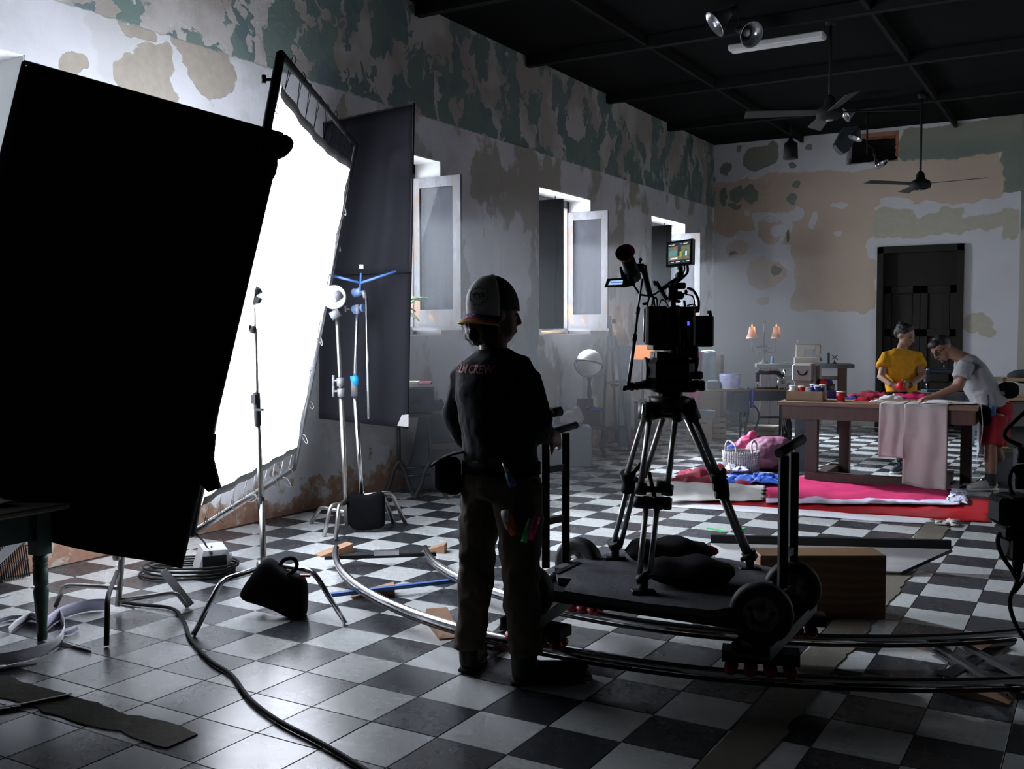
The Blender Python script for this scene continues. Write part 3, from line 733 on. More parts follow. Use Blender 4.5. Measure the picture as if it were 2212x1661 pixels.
ff = thing('floppy_flag', 'dark grey cloth flag with dropped flap hanging beside the window', 'flag', at_d(785, 915, 7.72))
u0, u1, u2, u3 = at_d(700, 266, 7.95), at_d(894, 224, 7.55), at_d(887, 588, 7.55), at_d(700, 596, 7.95)
def quad(a, b_, c_, d_, wob=.006):   # tl tr br bl
    def f(u, v):
        q = (d_ * (1 - u) + c_ * u) * (1 - v) + (a * (1 - u) + b_ * u) * v
        return q + cam_f * (wob * math.sin(u * 9 + v * 4) + wob * math.sin(v * 7))
    return f
MB().sheet(quad(u0, u1, u2, u3), 16, 16, .012).build('upper_cloth', 'flag_grey', ff)
l0, l1, l2, l3 = at_d(690, 585, 7.97), at_d(888, 584, 7.57), at_d(880, 926, 7.57), at_d(688, 904, 7.97)
MB().sheet(quad(l0, l1, l2, l3, .010), 16, 16, .012).build('flap', 'flag_grey', ff)
MB().tube([u0, u1, u2], .010, 6).tube([u3, u0], .010, 6).build('rod_frame', 'black_metal', ff)
MB().prism([(-.035, -.04), (.05, -.05), (.05, .045), (.0, .04)], at_d(868, 908, 7.53), cam_r, cam_u, .004).build('corner_patch', 'webbing', ff)
# black cloth rags tied on the big frame
mb = MB(); mb.ball(at_d(596, 318, 4.86), (.09, .05, .06), 10, 7, frame(cam_r + cam_u * .4)); mb.ball(at_d(578, 345, 4.88), (.05, .05, .11), 10, 7); mb.ball(at_d(570, 380, 4.9), (.035, .04, .10), 10, 7); mb.ball(at_d(612, 308, 4.86), (.035, .03, .03), 8, 6)
mb.build('rag', 'black_cloth', bf)
mb = MB(); mb.prism([(-.02, .13), (.03, .14), (.02, .02), (.055, -.12), (.0, -.14), (-.04, -.10)], at_d(452, 1000, 4.86), cam_r, cam_u, .03); mb.build('rag', 'black_cloth', bf)

# ---- cables and the dimmer box
mb = MB().tube(catmull([at_z(560, 1192, .012), at_z(262, 1300, .012), at_z(300, 1306, .012), at_z(370, 1314, .012), at_z(396, 1340, .012), at_z(412, 1380, .012), at_z(452, 1425, .012), at_z(500, 1458, .012), at_z(540, 1510, .012), at_z(600, 1556, .012), at_z(680, 1598, .012), at_z(745, 1635, .012), at_z(830, 1690, .012)][1:], 8), .0095, 8)
tag(mb.build('power_cable', 'cable_black'), 'thick black cable snaking across the tiles to the front edge', 'cable')
cc = at_z(405, 1240); mb = MB()
for k in range(5):
    P = []
    for i in range(40):
        an = 2 * PI * i / 40; rr = .23 - .012 * (k % 3)
        P.append(cc + V3((cam_r.x, cam_r.y, 0)) * rr * 1.25 * math.cos(an) + V3((cam_f.x, cam_f.y, 0)) * rr * .8 * math.sin(an) + V3((0.01 * k, .012 * ((k * 7) % 3), .010 + .016 * k)))
    mb.tube(P, .0065, 6, closed=True)
tag(mb.build('coiled_cable', 'cable_black'), 'coil of dark cable lying around the silver dimmer box', 'cable')
q = at_z(458, 1236); t = thing('dimmer_box', 'silver metal box with round knob lying on the cable coil', 'box', q)
R = rotz(.95)
MB().hexa([q + R @ V3(p) + V3((0, 0, .03)) for p in ((-.10, -.13, 0), (.10, -.13, 0), (.10, .13, 0), (-.10, .13, 0), (-.06, -.11, .13), (.08, -.13, .13), (.08, .13, .13), (-.06, .11, .13))]).build('housing', 'alu_sheet', t)
MB().lathe([(.028, 0), (.028, .02), (.022, .024)], q + R @ V3((.095, -.02, .09)), R @ V3((1, 0, .1)), 14).build('knob', 'paper_white', t)
MB().box(q + R @ V3((-.0, -.135, .085)), (.14, .01, .09), R).build('front_panel', 'black_metal', t)
MB().tube(catmull([LB + V3((.02, .02, .0)), at_z(440, 1170, .2), at_z(456, 1195, .15), q + V3((0, 0, .16))], 6), .006, 6).build('lead', 'cable_black', t)

# ---- green table with a turned leg
tc = at_z(155, 1086, .66); tz = .66
t = thing('green_table', 'worn green wooden table with turned leg and pale top', 'table', (tc.x - .5, tc.y - .4, 0))
MB().box((tc.x - .62, tc.y - .42, tz - .014), (1.24, .84, .028), bev=.008).build('tabletop', 'table_wood', t)
lx, ly = tc.x - .11, tc.y - .10
MB().box((tc.x - .62, ly - .01, tz - .10), (1.0, .024, .14)).build('apron', 'green_paint', t); MB().box((lx - .005, tc.y - .42, tz - .10), (.024, .62, .14)).build('apron', 'green_paint', t)
for (ax, ay) in ((lx, ly), (lx - 1.0, ly), (lx, ly - .62), (lx - 1.0, ly - .62)):
    mb = MB().box((ax, ay, tz - .135), (.075, .075, .215))
    mb.lathe([(.022, 0), (.024, .02), (.022, .05), (.027, .12), (.033, .20), (.036, .24), (.026, .262), (.034, .27), (.034, .30), (.036, .345), (.030, .352), (.036, .362), (.030, .372), (.034, .38), (.036, .40), (.028, .42)], (ax, ay, 0), seg=18)
    mb.build('leg', 'green_paint', t)
pp = thing('paper_sheets', 'crumpled pale papers lying on the green table', 'paper', (tc.x - .45, tc.y - .3, tz))
MB().sheet(lambda u, v: (tc.x - .62 + .34 * u, tc.y - .52 + .26 * v + .05 * u, tz + .008 + .02 * math.sin(6 * u + 3 * v) ** 2), 12, 10, .001).build('sheet', 'paper_lavender', pp)
MB().sheet(lambda u, v: (tc.x - .5 + .30 * u + .06 * v, tc.y - .40 + .22 * v, tz + .014 + .015 * math.sin(5 * u - 4 * v) ** 2), 12, 10, .001).build('sheet', 'paper_white', pp)
# slatted wire rack behind the table
g0, g1 = at_z(-40, 1272), at_z(64, 1248); hgt = .30
t = thing('wire_rack', 'black wire rack panel standing on the floor behind the green table', 'rack', (g0 + g1) / 2)
for k in range(22):
    p = g0.lerp(g1, k / 21); MB().tube([p + V3((0, 0, .01)), p + V3((-.02, -.02, hgt))], .0045, 6).build('bar', 'black_metal', t)
for k in range(2):
    for hh in (.02, .11, .20, .29): MB().tube([g0 + V3((-.02 * hh - .1 * k, -.1 * k, hh)), g1 + V3((-.02 * hh - .1 * k, -.1 * k, hh))], .004, 6).build('cross_bar', 'black_metal', t)
tag(MB().box(at_d(24, 1182, 5.7), (.26, .008, .05), frame(at_d(50, 1158, 5.7) - at_d(0, 1205, 5.7))).build('wooden_stick', 'paper_white'), 'pale wooden slat leaning against the wire rack', 'slat')
# ---- curled paper strips round the table leg
def ribbon(pts, width, tilt=0.0, m='paper_lavender', k=6):
    P = catmull(pts, k); mb = MB(); n_ = len(P) - 1
    def f(u, v):
        i = min(int(u * n_ + .5), n_); p = P[i]; return p + V3((math.sin(tilt) * .3, 0, 1)).normalized() * width * (v - 0.0) * math.cos(tilt) + V3((math.sin(tilt), -math.sin(tilt), 0)) * width * v * .7
    return mb.sheet(f, n_, 3, .0012)
F = lambda x, y, z=.004: at_z(x, y, z)
RB_ = [('lavender paper strip curling from the table leg to the stand', [F(228, 1318), F(190, 1320), F(150, 1330), F(118, 1345), F(90, 1372)], .085, .5, 'paper_lavender'),
       ('wide paper strip looped around the green table leg', [F(128, 1335), F(140, 1362), F(132, 1390), F(105, 1410), F(50, 1428), F(-20, 1440)], .065, .35, 'paper_white'),
       ('short paper strip lying beyond the looped one', [F(170, 1360), F(150, 1370), F(130, 1372)], .05, .9, 'paper_lavender'),
       ('white paper strip pointing right with a cut end', [F(120, 1378), F(150, 1388), F(198, 1402)], .05, 1.2, 'paper_white'),
       ('folded white paper strip lying left of the table leg', [F(20, 1372), F(45, 1350), F(75, 1340), F(100, 1368)], .07, .7, 'paper_white'),
       ('thin curled paper strip furthest up the floor', [F(0, 1345), F(30, 1338), F(70, 1340), F(85, 1350)], .045, .8, 'paper_lavender'),
       ('flat paper strip alone on the dark mortar', [F(-20, 1528), F(40, 1520), F(100, 1508), F(156, 1497)], .05, 1.35, 'paper_white'),
       ('narrow paper strip close to the picture edge', [F(-10, 1446), F(40, 1436), F(85, 1428)], .03, 1.3, 'paper_lavender'),
       ('small pale paper scrap by the wire rack', [F(-5, 1290), F(12, 1287), F(28, 1282)], .03, 1.3, 'paper_white')]
for lb, P, w_, tl, m in RB_:
    tag(ribbon(P, w_, tl, m).build('paper_strip', m), lb, 'paper', 'paper strips on the floor')
# ---------------------------------------------------------------- curved track and camera dolly
simple('carpet_grey', (.10, .10, .115), .95, var=.25, scale=60, bump=.5, spec=.1)
simple('tyre', (.016, .016, .018), .6, var=.2, scale=30)
simple('wheel_metal', (.20, .20, .21), .4, .6, var=.2)
simple('dull_steel', (.05, .05, .055), .5, .3, var=.25, scale=12)
n = NT('plywood'); p = n.obj(); wv = n.node('ShaderNodeTexWave', bands_direction='Z'); wv.inputs['Scale'].default_value = 7; wv.inputs['Distortion'].default_value = 7; wv.inputs['Detail'].default_value = 3; wv.inputs['Detail Scale'].default_value = .7
n.put(wv.inputs['Vector'], n.scalev(p, (.35, .35, 1))); n.col(n.mix(wv.outputs[1], (.15, .08, .032), (.095, .045, .018))); n.set(Roughness=.6)
TC = V3((-1.955, 6.61, 0)); RO, RI, RZ = 2.82, 2.255, .105
tk = thing('dolly_track', 'curved silver dolly track with two rails and cross bars on the tiles', 'track', (TC.x, TC.y - RO, 0))
def arc(R_, a0, a1, z, n_=60): return [TC + V3((R_ * math.cos(a0 + (a1 - a0) * i / n_), R_ * math.sin(a0 + (a1 - a0) * i / n_), z)) for i in range(n_ + 1)]
a_l, a_r = math.atan2(4.91 - TC.y, -4.22 - TC.x), math.atan2(4.6 - TC.y, .15 - TC.x)
a_l2 = math.atan2(5.20 - TC.y, -3.72 - TC.x)
for R_, al in ((RO, a_l), (RI, a_l2)):
    MB().tube(arc(R_, al, a_r if R_ == RO else a_r + .05, RZ), .020, 10).build('rail', 'chrome', tk)
    MB().tube(arc(R_, al + .01, a_r, RZ - .032), .009, 6).build('rail_web', 'dull_steel', tk)
def crossbar(a, m, ext=.05, zz=.06, w_=.035):
    d = V3((math.cos(a), math.sin(a), 0)); p0 = TC + d * (RI - ext) + V3((0, 0, zz)); p1 = TC + d * (RO + ext) + V3((0, 0, zz))
    MB().box((p0 + p1) / 2, ((p1 - p0).length, w_, .022), frame(p1 - p0)).build('cross_bar', m, tk); return p0, p1
def ang(px_, py_, z=.1): q = at_z(px_, py_, z); return math.atan2(q.y - TC.y, q.x - TC.x)
p0, p1 = crossbar(ang(728, 1190), 'black_metal', .07)
MB().box(p0.lerp(p1, .45) + V3((0, 0, .02)), (.16, .04, .03), frame(p1 - p0)).build('latch', 'alu', tk)
MB().box(at_z(795, 1275, .05).lerp(at_z(985, 1254, .05), .5), (1.0, .035, .02), frame(at_z(985, 1254, .05) - at_z(760, 1280, .05))).build('cross_bar', 'blue_paint', tk)
for x, y in ((1075, 1350), (2060, 1400)): crossbar(ang(x, y), 'dull_steel', .05)
crossbar(ang(2150, 1410), 'dull_steel', .05)
# diagonal braces of the right section
for (x0, y0, x1, y1) in ((1985, 1380, 2190, 1500), (2180, 1385, 2040, 1462), (1150, 1290, 1050, 1400)):
    p, q = at_z(x0, y0, .05), at_z(x1, y1, .05); MB().box((p + q) / 2, ((p - q).length, .06, .012), frame(q - p)).build('brace', 'black_metal', tk)
def wedge(px_, py_, ang_, L=.24, w_=.09, h=.06, label=''):
    c = at_z(px_, py_); R = rotz(ang_)
    vs = [c + R @ V3(p) for p in ((-L / 2, -w_ / 2, 0), (L / 2, -w_ / 2, 0), (L / 2, w_ / 2, 0), (-L / 2, w_ / 2, 0), (-L / 2, -w_ / 2, .008), (L / 2, -w_ / 2, h), (L / 2, w_ / 2, h), (-L / 2, w_ / 2, .008))]
    tag(MB().hexa(vs).build('wooden_wedge', 'wood_wedge'), label, 'wedge', 'wooden levelling wedges under the track')
wedge(722, 1196, 1.2, label='wooden wedge under the far end of the outer rail')
wedge(805, 1286, .75, label='wooden wedge under the outer rail on the blue bar')
wedge(938, 1192, .4, .16, .10, label='pale wooden wedge under the end of the inner rail')
wedge(958, 1362, 2.4, .30, .11, .075, label='large wooden wedge beside the boots of the standing man')
wedge(1090, 1400, .3, .18, .08, .04, label='wooden wedge between the boots of the standing man')
wedge(1525, 1370, .2, .2, .09, .05, label='wooden wedge under the dolly between the wheels')
wedge(2005, 1400, 2.9, .16, .09, .055, label='wooden wedge under the inner rail left of the brace')
wedge(2135, 1398, 2.9, .16, .09, .055, label='wooden wedge under the inner rail right of the brace')
wedge(2110, 1502, 3.0, .26, .10, .05, label='dark wooden wedge under the outer rail at the right')

PZ = .385
dl = thing('camera_dolly', 'flat camera dolly with grey carpeted deck, push bars and rubber wheels', 'dolly', (-1.7, 4.1, 0))
D = lambda x, y: at_z(x, y, PZ)
poly = [D(1198, 1224), D(1205, 1248), D(1235, 1250), D(1216, 1276), D(1395, 1303), D(1540, 1318), D(1575, 1312), D(1660, 1268), D(1690, 1230), D(1560, 1205), D(1400, 1198), D(1330, 1192), D(1225, 1212)]
c = sum(poly, V3()) / len(poly)
MB().prism([(p.x - c.x, p.y - c.y) for p in poly], (c.x, c.y, PZ - .015), (1, 0, 0), (0, 1, 0), .03).build('deck', 'carpet_grey', dl)
MB().box((-1.68, 4.08, PZ - .06), (.95, .50, .05)).build('under_frame', 'black_metal', dl)
q0, q1 = D(1200, 1240), D(1250, 1216); MB().box((q0 + q1) / 2 + V3((0, 0, .004)), ((q1 - q0).length, .028, .004), frame(q1 - q0)).build('tape_strip', 'black_metal', dl)
def wheel(px_, py_, z, r, w_=.075):
    c_ = at_z(px_, py_, z); ax = V3((c_.x - TC.x, c_.y - TC.y, 0)).normalized()
    prof = [(r * .58, -w_ * .42), (r * .82, -w_ * .5), (r * .95, -w_ * .42), (r, -w_ * .2), (r, w_ * .2), (r * .95, w_ * .42), (r * .82, w_ * .5), (r * .58, w_ * .42)]
    ty = MB().lathe(prof, c_, ax, 36, cap=False).build('wheel', 'tyre', dl)
    MB().lathe([(.012, w_ * .62), (r * .22, w_ * .58), (r * .24, w_ * .35), (r * .5, w_ * .22), (r * .6, w_ * .40), (r * .6, -w_ * .40), (r * .5, -w_ * .22), (r * .24, -w_ * .35), (.012, -w_ * .62)], c_, ax, 28).build('hub', 'wheel_metal', ty)
    mb = MB()
    for k in range(5):
        an = 2 * PI * k / 5; u_ = ax.orthogonal().normalized(); v_ = ax.cross(u_); d_ = (u_ * math.cos(an) + v_ * math.sin(an)) * r * .36
        mb.tube([c_ + d_ + ax * w_ * .34, c_ + d_ - ax * w_ * .34], .011, 6)
    mb.build('hub_bolt', 'dull_steel', ty)
    return c_
w1 = wheel(1644, 1325, .36, .126); w2 = wheel(1142, 1277, .36, .118); w3 = wheel(1250, 1216, .35, .126); w4 = wheel(1712, 1270, .35, .122)
MB().tube([w1, w4], .018, 8).build('axle', 'dull_steel', dl); MB().tube([w2, w3], .018, 8).build('axle', 'dull_steel', dl)
# skate trucks with red wheels riding the rails, tied by a channel under each axle
for a_, b_ in ((w1, w4), (w2, w3)):
    p0, p1 = V3((a_.x, a_.y, .225)), V3((b_.x, b_.y, .225)); e = (p1 - p0).normalized() * .08
    MB().box((p0 + p1) / 2, ((p1 - p0).length + .28, .15, .012), frame(p1 - p0)).box((p0 + p1) / 2 + V3((-.072, 0, .02)), ((p1 - p0).length + .28, .008, .05), frame(p1 - p0)).box((p0 + p1) / 2 + V3((.072, 0, .02)), ((p1 - p0).length + .28, .008, .05), frame(p1 - p0)).build('skate_channel', 'dull_steel', dl)
    for p in (p0, p1):
        d_ = V3((p.x - TC.x, p.y - TC.y, 0)); R_ = RO if d_.length > (RO + RI) / 2 else RI; an = math.atan2(d_.y, d_.x)
        tr = MB().box(TC + V3((R_ * math.cos(an), R_ * math.sin(an), .19)), (.10, .30, .045), rotz(an)).build('skate_truck', 'black_metal', dl)
        for k in (-1.35, -.45, .45, 1.35):
            for s_ in (-1, 1):
                aa = an + k * .03; q = TC + V3(((R_ + s_ * .027) * math.cos(aa), (R_ + s_ * .027) * math.sin(aa), RZ + .032)); nx = V3((math.cos(aa) * s_, math.sin(aa) * s_, 1)).normalized()
                MB().lathe([(.008, -.016), (.026, -.014), (.028, 0), (.026, .014), (.008, .016)], q, nx, 12).build('skate_wheel', 'red_plastic', tr)
def pushbar(name, P0, P1, zt, h0, h1, rungs, rr=.017):
    """two posts with a rung ladder and a tube grip on top"""
    mb = MB(); mb.box((P0 + V3((0, 0, (zt - PZ) / 2))), (.036, .036, zt - PZ), .53).box((P1 + V3((0, 0, (zt - PZ) / 2))), (.036, .036, zt - PZ), .53)
    for z in rungs: mb.box(((P0.x + P1.x) / 2, (P0.y + P1.y) / 2, z), ((P1 - P0).length, .025, .03), frame(P1 - P0))
    o = mb.build(name, 'black_metal', dl); MB().tube([h0, h1], rr, 10).build('grip', 'black_rubber', o); return o
P0, P1 = D(1179, 1226), D(1222, 1214)
zt = at_y(1222, 935, P1.y).z
pushbar('push_bar', P0, P1, zt, at_y(1165, 941, P0.y - .03), at_y(1245, 918, P1.y + .04), [.60, zt - .16])
o = MB().tube([at_y(1178, 905, P0.y), at_y(1178, 935, P0.y)], .014, 8).tube([at_y(1150, 900, P0.y - .06), at_y(1185, 894, P0.y)], .015, 8).tube([at_y(1183, 893, P0.y), at_y(1212, 888, P0.y + .06)], .022, 10).build('side_grip', 'black_rubber', dl)
MB().tube(catmull([at_y(1196, 893, P0.y), at_y(1190, 881, P0.y), at_y(1184, 884, P0.y), at_y(1188, 897, P0.y), at_y(1193, 905, P0.y), at_y(1178, 928, P0.y)], 5), .003, 5).build('lanyard', 'steel_worn', dl)
P0, P1 = D(1690, 1268), D(1712, 1252)
zt = at_y(1697, 985, P0.y).z
pushbar('push_bar', P0, P1, zt, at_y(1682, 979, P0.y - .03), at_y(1733, 948, P1.y + .05), [.52], .021)
# sandbags lying on the deck
def flat_bag(name, label, c0, L, W, Hh, ang_, m='black_cloth'):
    c_ = V3(c0); t = thing(name, label, 'sandbag', c_); R = rotz(ang_); mb = MB()
    nu, nv = 14, 10
    def f(s_):
        def g(u, v):
            x = (u - .5) * L; y = (v - .5) * W; e = max(0, 1 - abs(2 * u - 1) ** 3) ** .5 * max(0, 1 - abs(2 * v - 1) ** 3) ** .5
            return c_ + R @ V3((x * (1 - .10 * abs(2 * v - 1)), y * (1 - .15 * abs(2 * u - 1)), Hh * .5 + s_ * Hh * .5 * e + .012 * math.sin(x * 30 + y * 11) * e * (s_ > 0)))
        return g
    mb.sheet(f(1), nu, nv); mb.sheet(f(-1), nu, nv); mb.build('bag', m, t); return t
t = flat_bag('sandbag', 'black sandbag with red tie lying behind the front tripod leg', D(1445, 1216), .42, .26, .115, .45)
q = D(1530, 1212); MB().ball(q + V3((0, 0, .05)), (.05, .025, .025), 10, 7, rotz(.2)).build('tie', 'red_plastic', t)
flat_bag('sandbag', 'black sandbag lying nearest the front edge of the dolly deck', D(1492, 1262), .38, .28, .115, .2)
# ---- plywood box and low white board behind the dolly
q0, q1 = at_z(1742, 1338), at_z(1913, 1338); hb = (at_y(1913, 1200, q1.y).z)
R = frame(q1 - q0); w_ = (q1 - q0).length
tag(MB().box((q0 + q1) / 2 + R @ V3((-.12, .10, hb / 2)), (w_ + .24, .20, hb), R, bev=.004).build('plywood_box', 'plywood'), 'plain plywood box standing behind the right dolly wheels', 'box')
N0, N1 = at_z(1552, 1226, .014), at_z(1946, 1238, .014); b0, b1 = at_y(1535, 1156, N0.y + .22), at_y(2055, 1168, N1.y + .30)
t = thing('reflector_board', 'white board with black frame propped flat behind the dolly', 'board', (at_z(1800, 1250).x, at_z(1800, 1250).y, 0))
simple('board_white', (.50, .50, .50), .7, var=.1, scale=3)
z0 = b0.z; A0 = b0; A1 = b1; e = V3((.30, -.95, -.0)).normalized()

A0b, A1b = A0 - V3((0, 0, .062)), A1 - V3((0, 0, .062))
MB().hexa([A0b, A1b, A1b + V3((-.01, .04, 0)), A0b + V3((0, .04, 0)), A0, A1, A1 + V3((-.01, .04, 0)), A0 + V3((0, .04, 0))]).build('frame_bar', 'black_metal', t)
def brd(u, v):
    q = (A0b * (1 - u) + A1b * u) * (1 - v) + (N0 * (1 - u) + N1 * u) * v; return q
MB().sheet(brd, 4, 4, .012, smooth=False).build('panel', 'board_white', t)
MB().tube([A0b, N0], .012, 6).build('edge_bar', 'black_metal', t); MB().tube([A1b, N1], .012, 6).build('edge_bar', 'black_metal', t)
MB().box(((N0 + N1) / 2 + V3((0, .1, -.1)))*1.0, (.25, .2, .2)).build('support_block', 'black_cloth', t) if False else None
# green tape mark on the floor
mb = MB(); a, b_, c_ = at_z(1528, 1141), at_z(1582, 1150), at_z(1608, 1140)
for p, q in ((a, b_), (b_, c_)): mb.box((p + q) / 2 + V3((0, 0, .002)), ((p - q).length, .03, .002), frame(q - p))
tag(mb.build('tape_mark', 'green_tape'), 'bright green tape mark on the tiles beyond the dolly', 'tape')
simple('yellow_bit', (.7, .6, .05), .6)
tag(MB().prism([(-.012, -.006), (.01, -.009), (.014, .004), (-.004, .009)], at_z(1266, 1472, .004), (1, 0, 0), (0, 1, 0), .006).build('paper_scrap', 'yellow_bit'), 'tiny yellow paper scrap in front of the right boot', 'scrap')
# ---------------------------------------------------------------- tripod and film camera on the dolly
RV = frame(V3((cam_r.x, cam_r.y, 0)))
def vbox(mb, x0, y0, x1, y1, d, th, bev=0.0, rot=None):
    """box filling a rectangle of the view at distance d, th deep, standing upright"""
    c = at_d((x0 + x1) / 2, (y0 + y1) / 2, d); s_ = d / F_PX
    return mb.box(c, (abs(x1 - x0) * s_, th, abs(y1 - y0) * s_), RV if rot is None else rot, bev)
simple('tube_grey', (.40, .40, .40), .38, .6, var=.1)
simple('camera_black', (.008, .008, .009), .5, var=.15, spec=.35)
simple('rubber_red', (.36, .018, .04), .7, var=.1)
AP = 4.50
fA, fB, fC = at_z(1329, 1208, PZ), at_z(1390, 1283, PZ), at_z(1620, 1228, PZ)
tp = thing('tripod', 'grey tube camera tripod with black clamps standing on the dolly', 'tripod', (fA + fB + fC) / 3)
def dep(p): return (p - CAM).dot(cam_f)
dA, dB, dC = dep(fA), dep(fB), dep(fC)
def tleg(up, lo, clampx, foot, df):
    """up, lo: lists of ((x,y),(x,y)) tube centrelines in the view; depth runs from the apex to the foot"""
    def pt(x, y): t_ = (y - 880) / (foot[1] - 880); return at_d(x, y, AP + (df - AP) * t_)
    mb = MB()
    for k, ((x0, y0), (x1, y1)) in enumerate(up): mb.tube([pt(x0, y0) + cam_f * .0, pt(x1, y1)], .0135, 10)
    for (x0, y0), (x1, y1) in lo: mb.tube([pt(x0, y0), pt(x1, y1)], .0125, 10)
    lg = mb.build('leg', 'tube_grey', tp)
    mb = MB()
    for (x0, y0, x1, y1) in clampx: mb.tube([pt(x0, y0), pt(x1, y1)], .026, 10)
    mb.build('clamp', 'camera_black', lg)
    mb = MB(); x, y = foot; mb.tube([pt(x - 4, y - 42), pt(x + 3, y - 28)], .034, 10); mb.tube([pt(x, y - 34), pt(x, y - 4)], .02, 8); mb.box(pt(x, y - 4), (.10, .05, .02), RV, .004); mb.build('foot', 'camera_black', lg)
    return pt
pt = tleg([((1391, 905), (1352, 1030)), ((1432, 905), (1392, 1030))], [((1355, 1058), (1325, 1175)), ((1370, 1058), (1341, 1175))], [(1350, 1020, 1362, 1060), (1362, 1022, 1352, 1062), (1375, 1035, 1362, 1055)], (1329, 1210), dA)
mb = MB(); mb.tube([pt(1356, 1035), pt(1382, 1005)], [.012, .010], 8); mb.ball(pt(1382, 1005), .014, 8, 6); mb.tube([pt(1346, 1037), pt(1344, 1037)], .012, 8); mb.build('lever', 'camera_black', tp)
pt = tleg([((1403, 905), (1384, 1050)), ((1459, 905), (1442, 1050))], [((1396, 1090), (1381, 1240)), ((1420, 1090), (1404, 1240))], [(1386, 1045, 1383, 1066), (1443, 1048, 1440, 1068), (1382, 1075, 1380, 1094), (1400, 1075, 1397, 1096), (1421, 1076, 1419, 1098), (1440, 1076, 1438, 1098), (1418, 1050, 1440, 1052)], (1390, 1283), dB)
mb = MB(); mb.tube([pt(1402, 1020), pt(1414, 1075)], .010, 8); mb.tube([pt(1384, 1056), pt(1444, 1058)], .014, 8); mb.tube([pt(1380, 1086), pt(1440, 1088)], .014, 8); mb.build('lever', 'camera_black', tp)
pt = tleg([((1483, 903), (1546, 1042)), ((1500, 903), (1559, 1042))], [((1553, 1062), (1612, 1200)), ((1563, 1062), (1621, 1198))], [(1535, 1032, 1566, 1030), (1540, 1050, 1572, 1046), (1545, 1066, 1574, 1064), (1554, 1034, 1562, 1072)], (1620, 1234), dC)
mb = MB(); mb.tube([pt(1560, 1040), pt(1562, 1018)], [.012, .010], 8); mb.ball(pt(1562, 1017), .014, 8, 6); mb.tube([pt(1608, 1200), pt(1632, 1206)], .012, 8); mb.ball(pt(1604, 1208), .012, 8, 6); mb.build('lever', 'camera_black', tp)
# crown of the tripod: bowl, three shoulders, spreader web
c = at_d(1446, 868, AP)
MB().lathe([(.03, -.055), (.06, -.045), (.075, -.012), (.092, .0), (.092, .018), (.08, .024), (.05, .028)], c, seg=28).build('bowl', 'camera_black', tp)
mb = MB()
vbox(mb, 1388, 868, 1408, 910, AP - .03, .06, .01); vbox(mb, 1452, 885, 1474, 912, AP - .05, .05, .01)
mb.tube([at_d(1480, 868, AP), at_d(1500, 908, AP + .01)], [.045, .036], 10); mb.tube([at_d(1400, 872, AP), at_d(1480, 872, AP)], .035, 10); mb.tube([at_d(1405, 900, AP), at_d(1430, 893, AP), at_d(1456, 896, AP)], .02, 8); mb.tube([at_d(1397, 870, AP), at_d(1395, 905, AP)], .038, 10)
mb.build('shoulder', 'camera_black', tp)
MB().tube([at_d(1392, 872, AP - .045), at_d(1389, 905, AP - .045)], .010, 8).build('chrome_lock', 'chrome', tp)
# fluid head
hd = MB(); vbox(hd, 1420, 842, 1472, 862, AP, .10, .015); vbox(hd, 1396, 770, 1496, 828, AP, .17, .03); vbox(hd, 1404, 822, 1506, 846, AP, .13, .015); vbox(hd, 1410, 760, 1438, 775, AP, .10, .006)
hd = hd.build('fluid_head', 'camera_black', tp)
MB().tube([at_d(1408, 800, AP - .0), at_d(1392, 800, AP)], [.05, .06], 14).build('drag_dial', 'camera_black', hd); MB().tube([at_d(1492, 788, AP), at_d(1505, 790, AP)], [.05, .045], 14).build('drag_dial', 'camera_black', hd)
mb = MB(); vbox(mb, 1492, 802, 1517, 819, AP - .04, .05, .006); vbox(mb, 1506, 822, 1522, 844, AP - .04, .05, .006); mb.tube([at_d(1490, 832, AP), at_d(1510, 830, AP - .02)], .02, 8); mb.build('rosette_knob', 'camera_black', hd)
# pan bar with beaded grip and the thin support rod
mb = MB(); P = [at_d(1350, 838, AP - .12), at_d(1362, 837, AP - .10), at_d(1375, 834, AP - .07), at_d(1390, 831, AP - .03), at_d(1405, 830, AP)]
mb.tube(P, [.010, .011, .015, .020, .026], 10)
for x in (1365, 1376, 1386): mb.ball(at_d(x, 835 - (x - 1365) * .12, AP - .09 + (x - 1365) * .003), .019, 10, 7)
mb.ball(at_d(1349, 839, AP - .12), .012, 8, 6); mb.tube([at_d(1357, 838, AP - .1), at_d(1357, 826, AP - .1)], .010, 8); mb.build('pan_bar', 'camera_black', hd)

# ---- the camera
ca = thing('film_camera', 'black film camera rig with viewfinder, monitor and cables on the tripod', 'camera', at_d(1446, 762, AP))
CD = AP
mb = MB(); vbox(mb, 1393, 662, 1441, 745, CD - .10, .10, .010); vbox(mb, 1437, 664, 1462, 748, CD - .06, .16, .006); bt = mb.build('battery_pack', 'camera_black', ca)
MB().tube([at_d(1392.5, 667, CD - .12), at_d(1391, 739, CD - .12)], .004, 6).build('edge_highlight', 'alu', bt)  # bright strip standing in for the highlight along the battery edge
mb = MB(); vbox(mb, 1406, 672, 1428, 693, CD - .152, .004, .0); mb.build('emblem', simple('emblem_red', (.14, .010, .016), .6).m, bt)
mb = MB(); vbox(mb, 1430, 664, 1490, 752, CD + .08, .30, .01); vbox(mb, 1452, 660, 1466, 668, CD, .08, .004); bd = mb.build('body', 'camera_black', ca)
MB().tube([at_d(1444 + 20, 668, CD - .13), at_d(1466, 765, CD - .13)], .011, 8).build('rod', 'camera_black', ca)
mb = MB(); vbox(mb, 1404, 745, 1440, 756, CD, .20, .004); vbox(mb, 1440, 748, 1500, 772, CD, .22, .006); vbox(mb, 1412, 760, 1432, 772, CD, .2, .0); mb.build('base_plate', 'camera_black', ca)
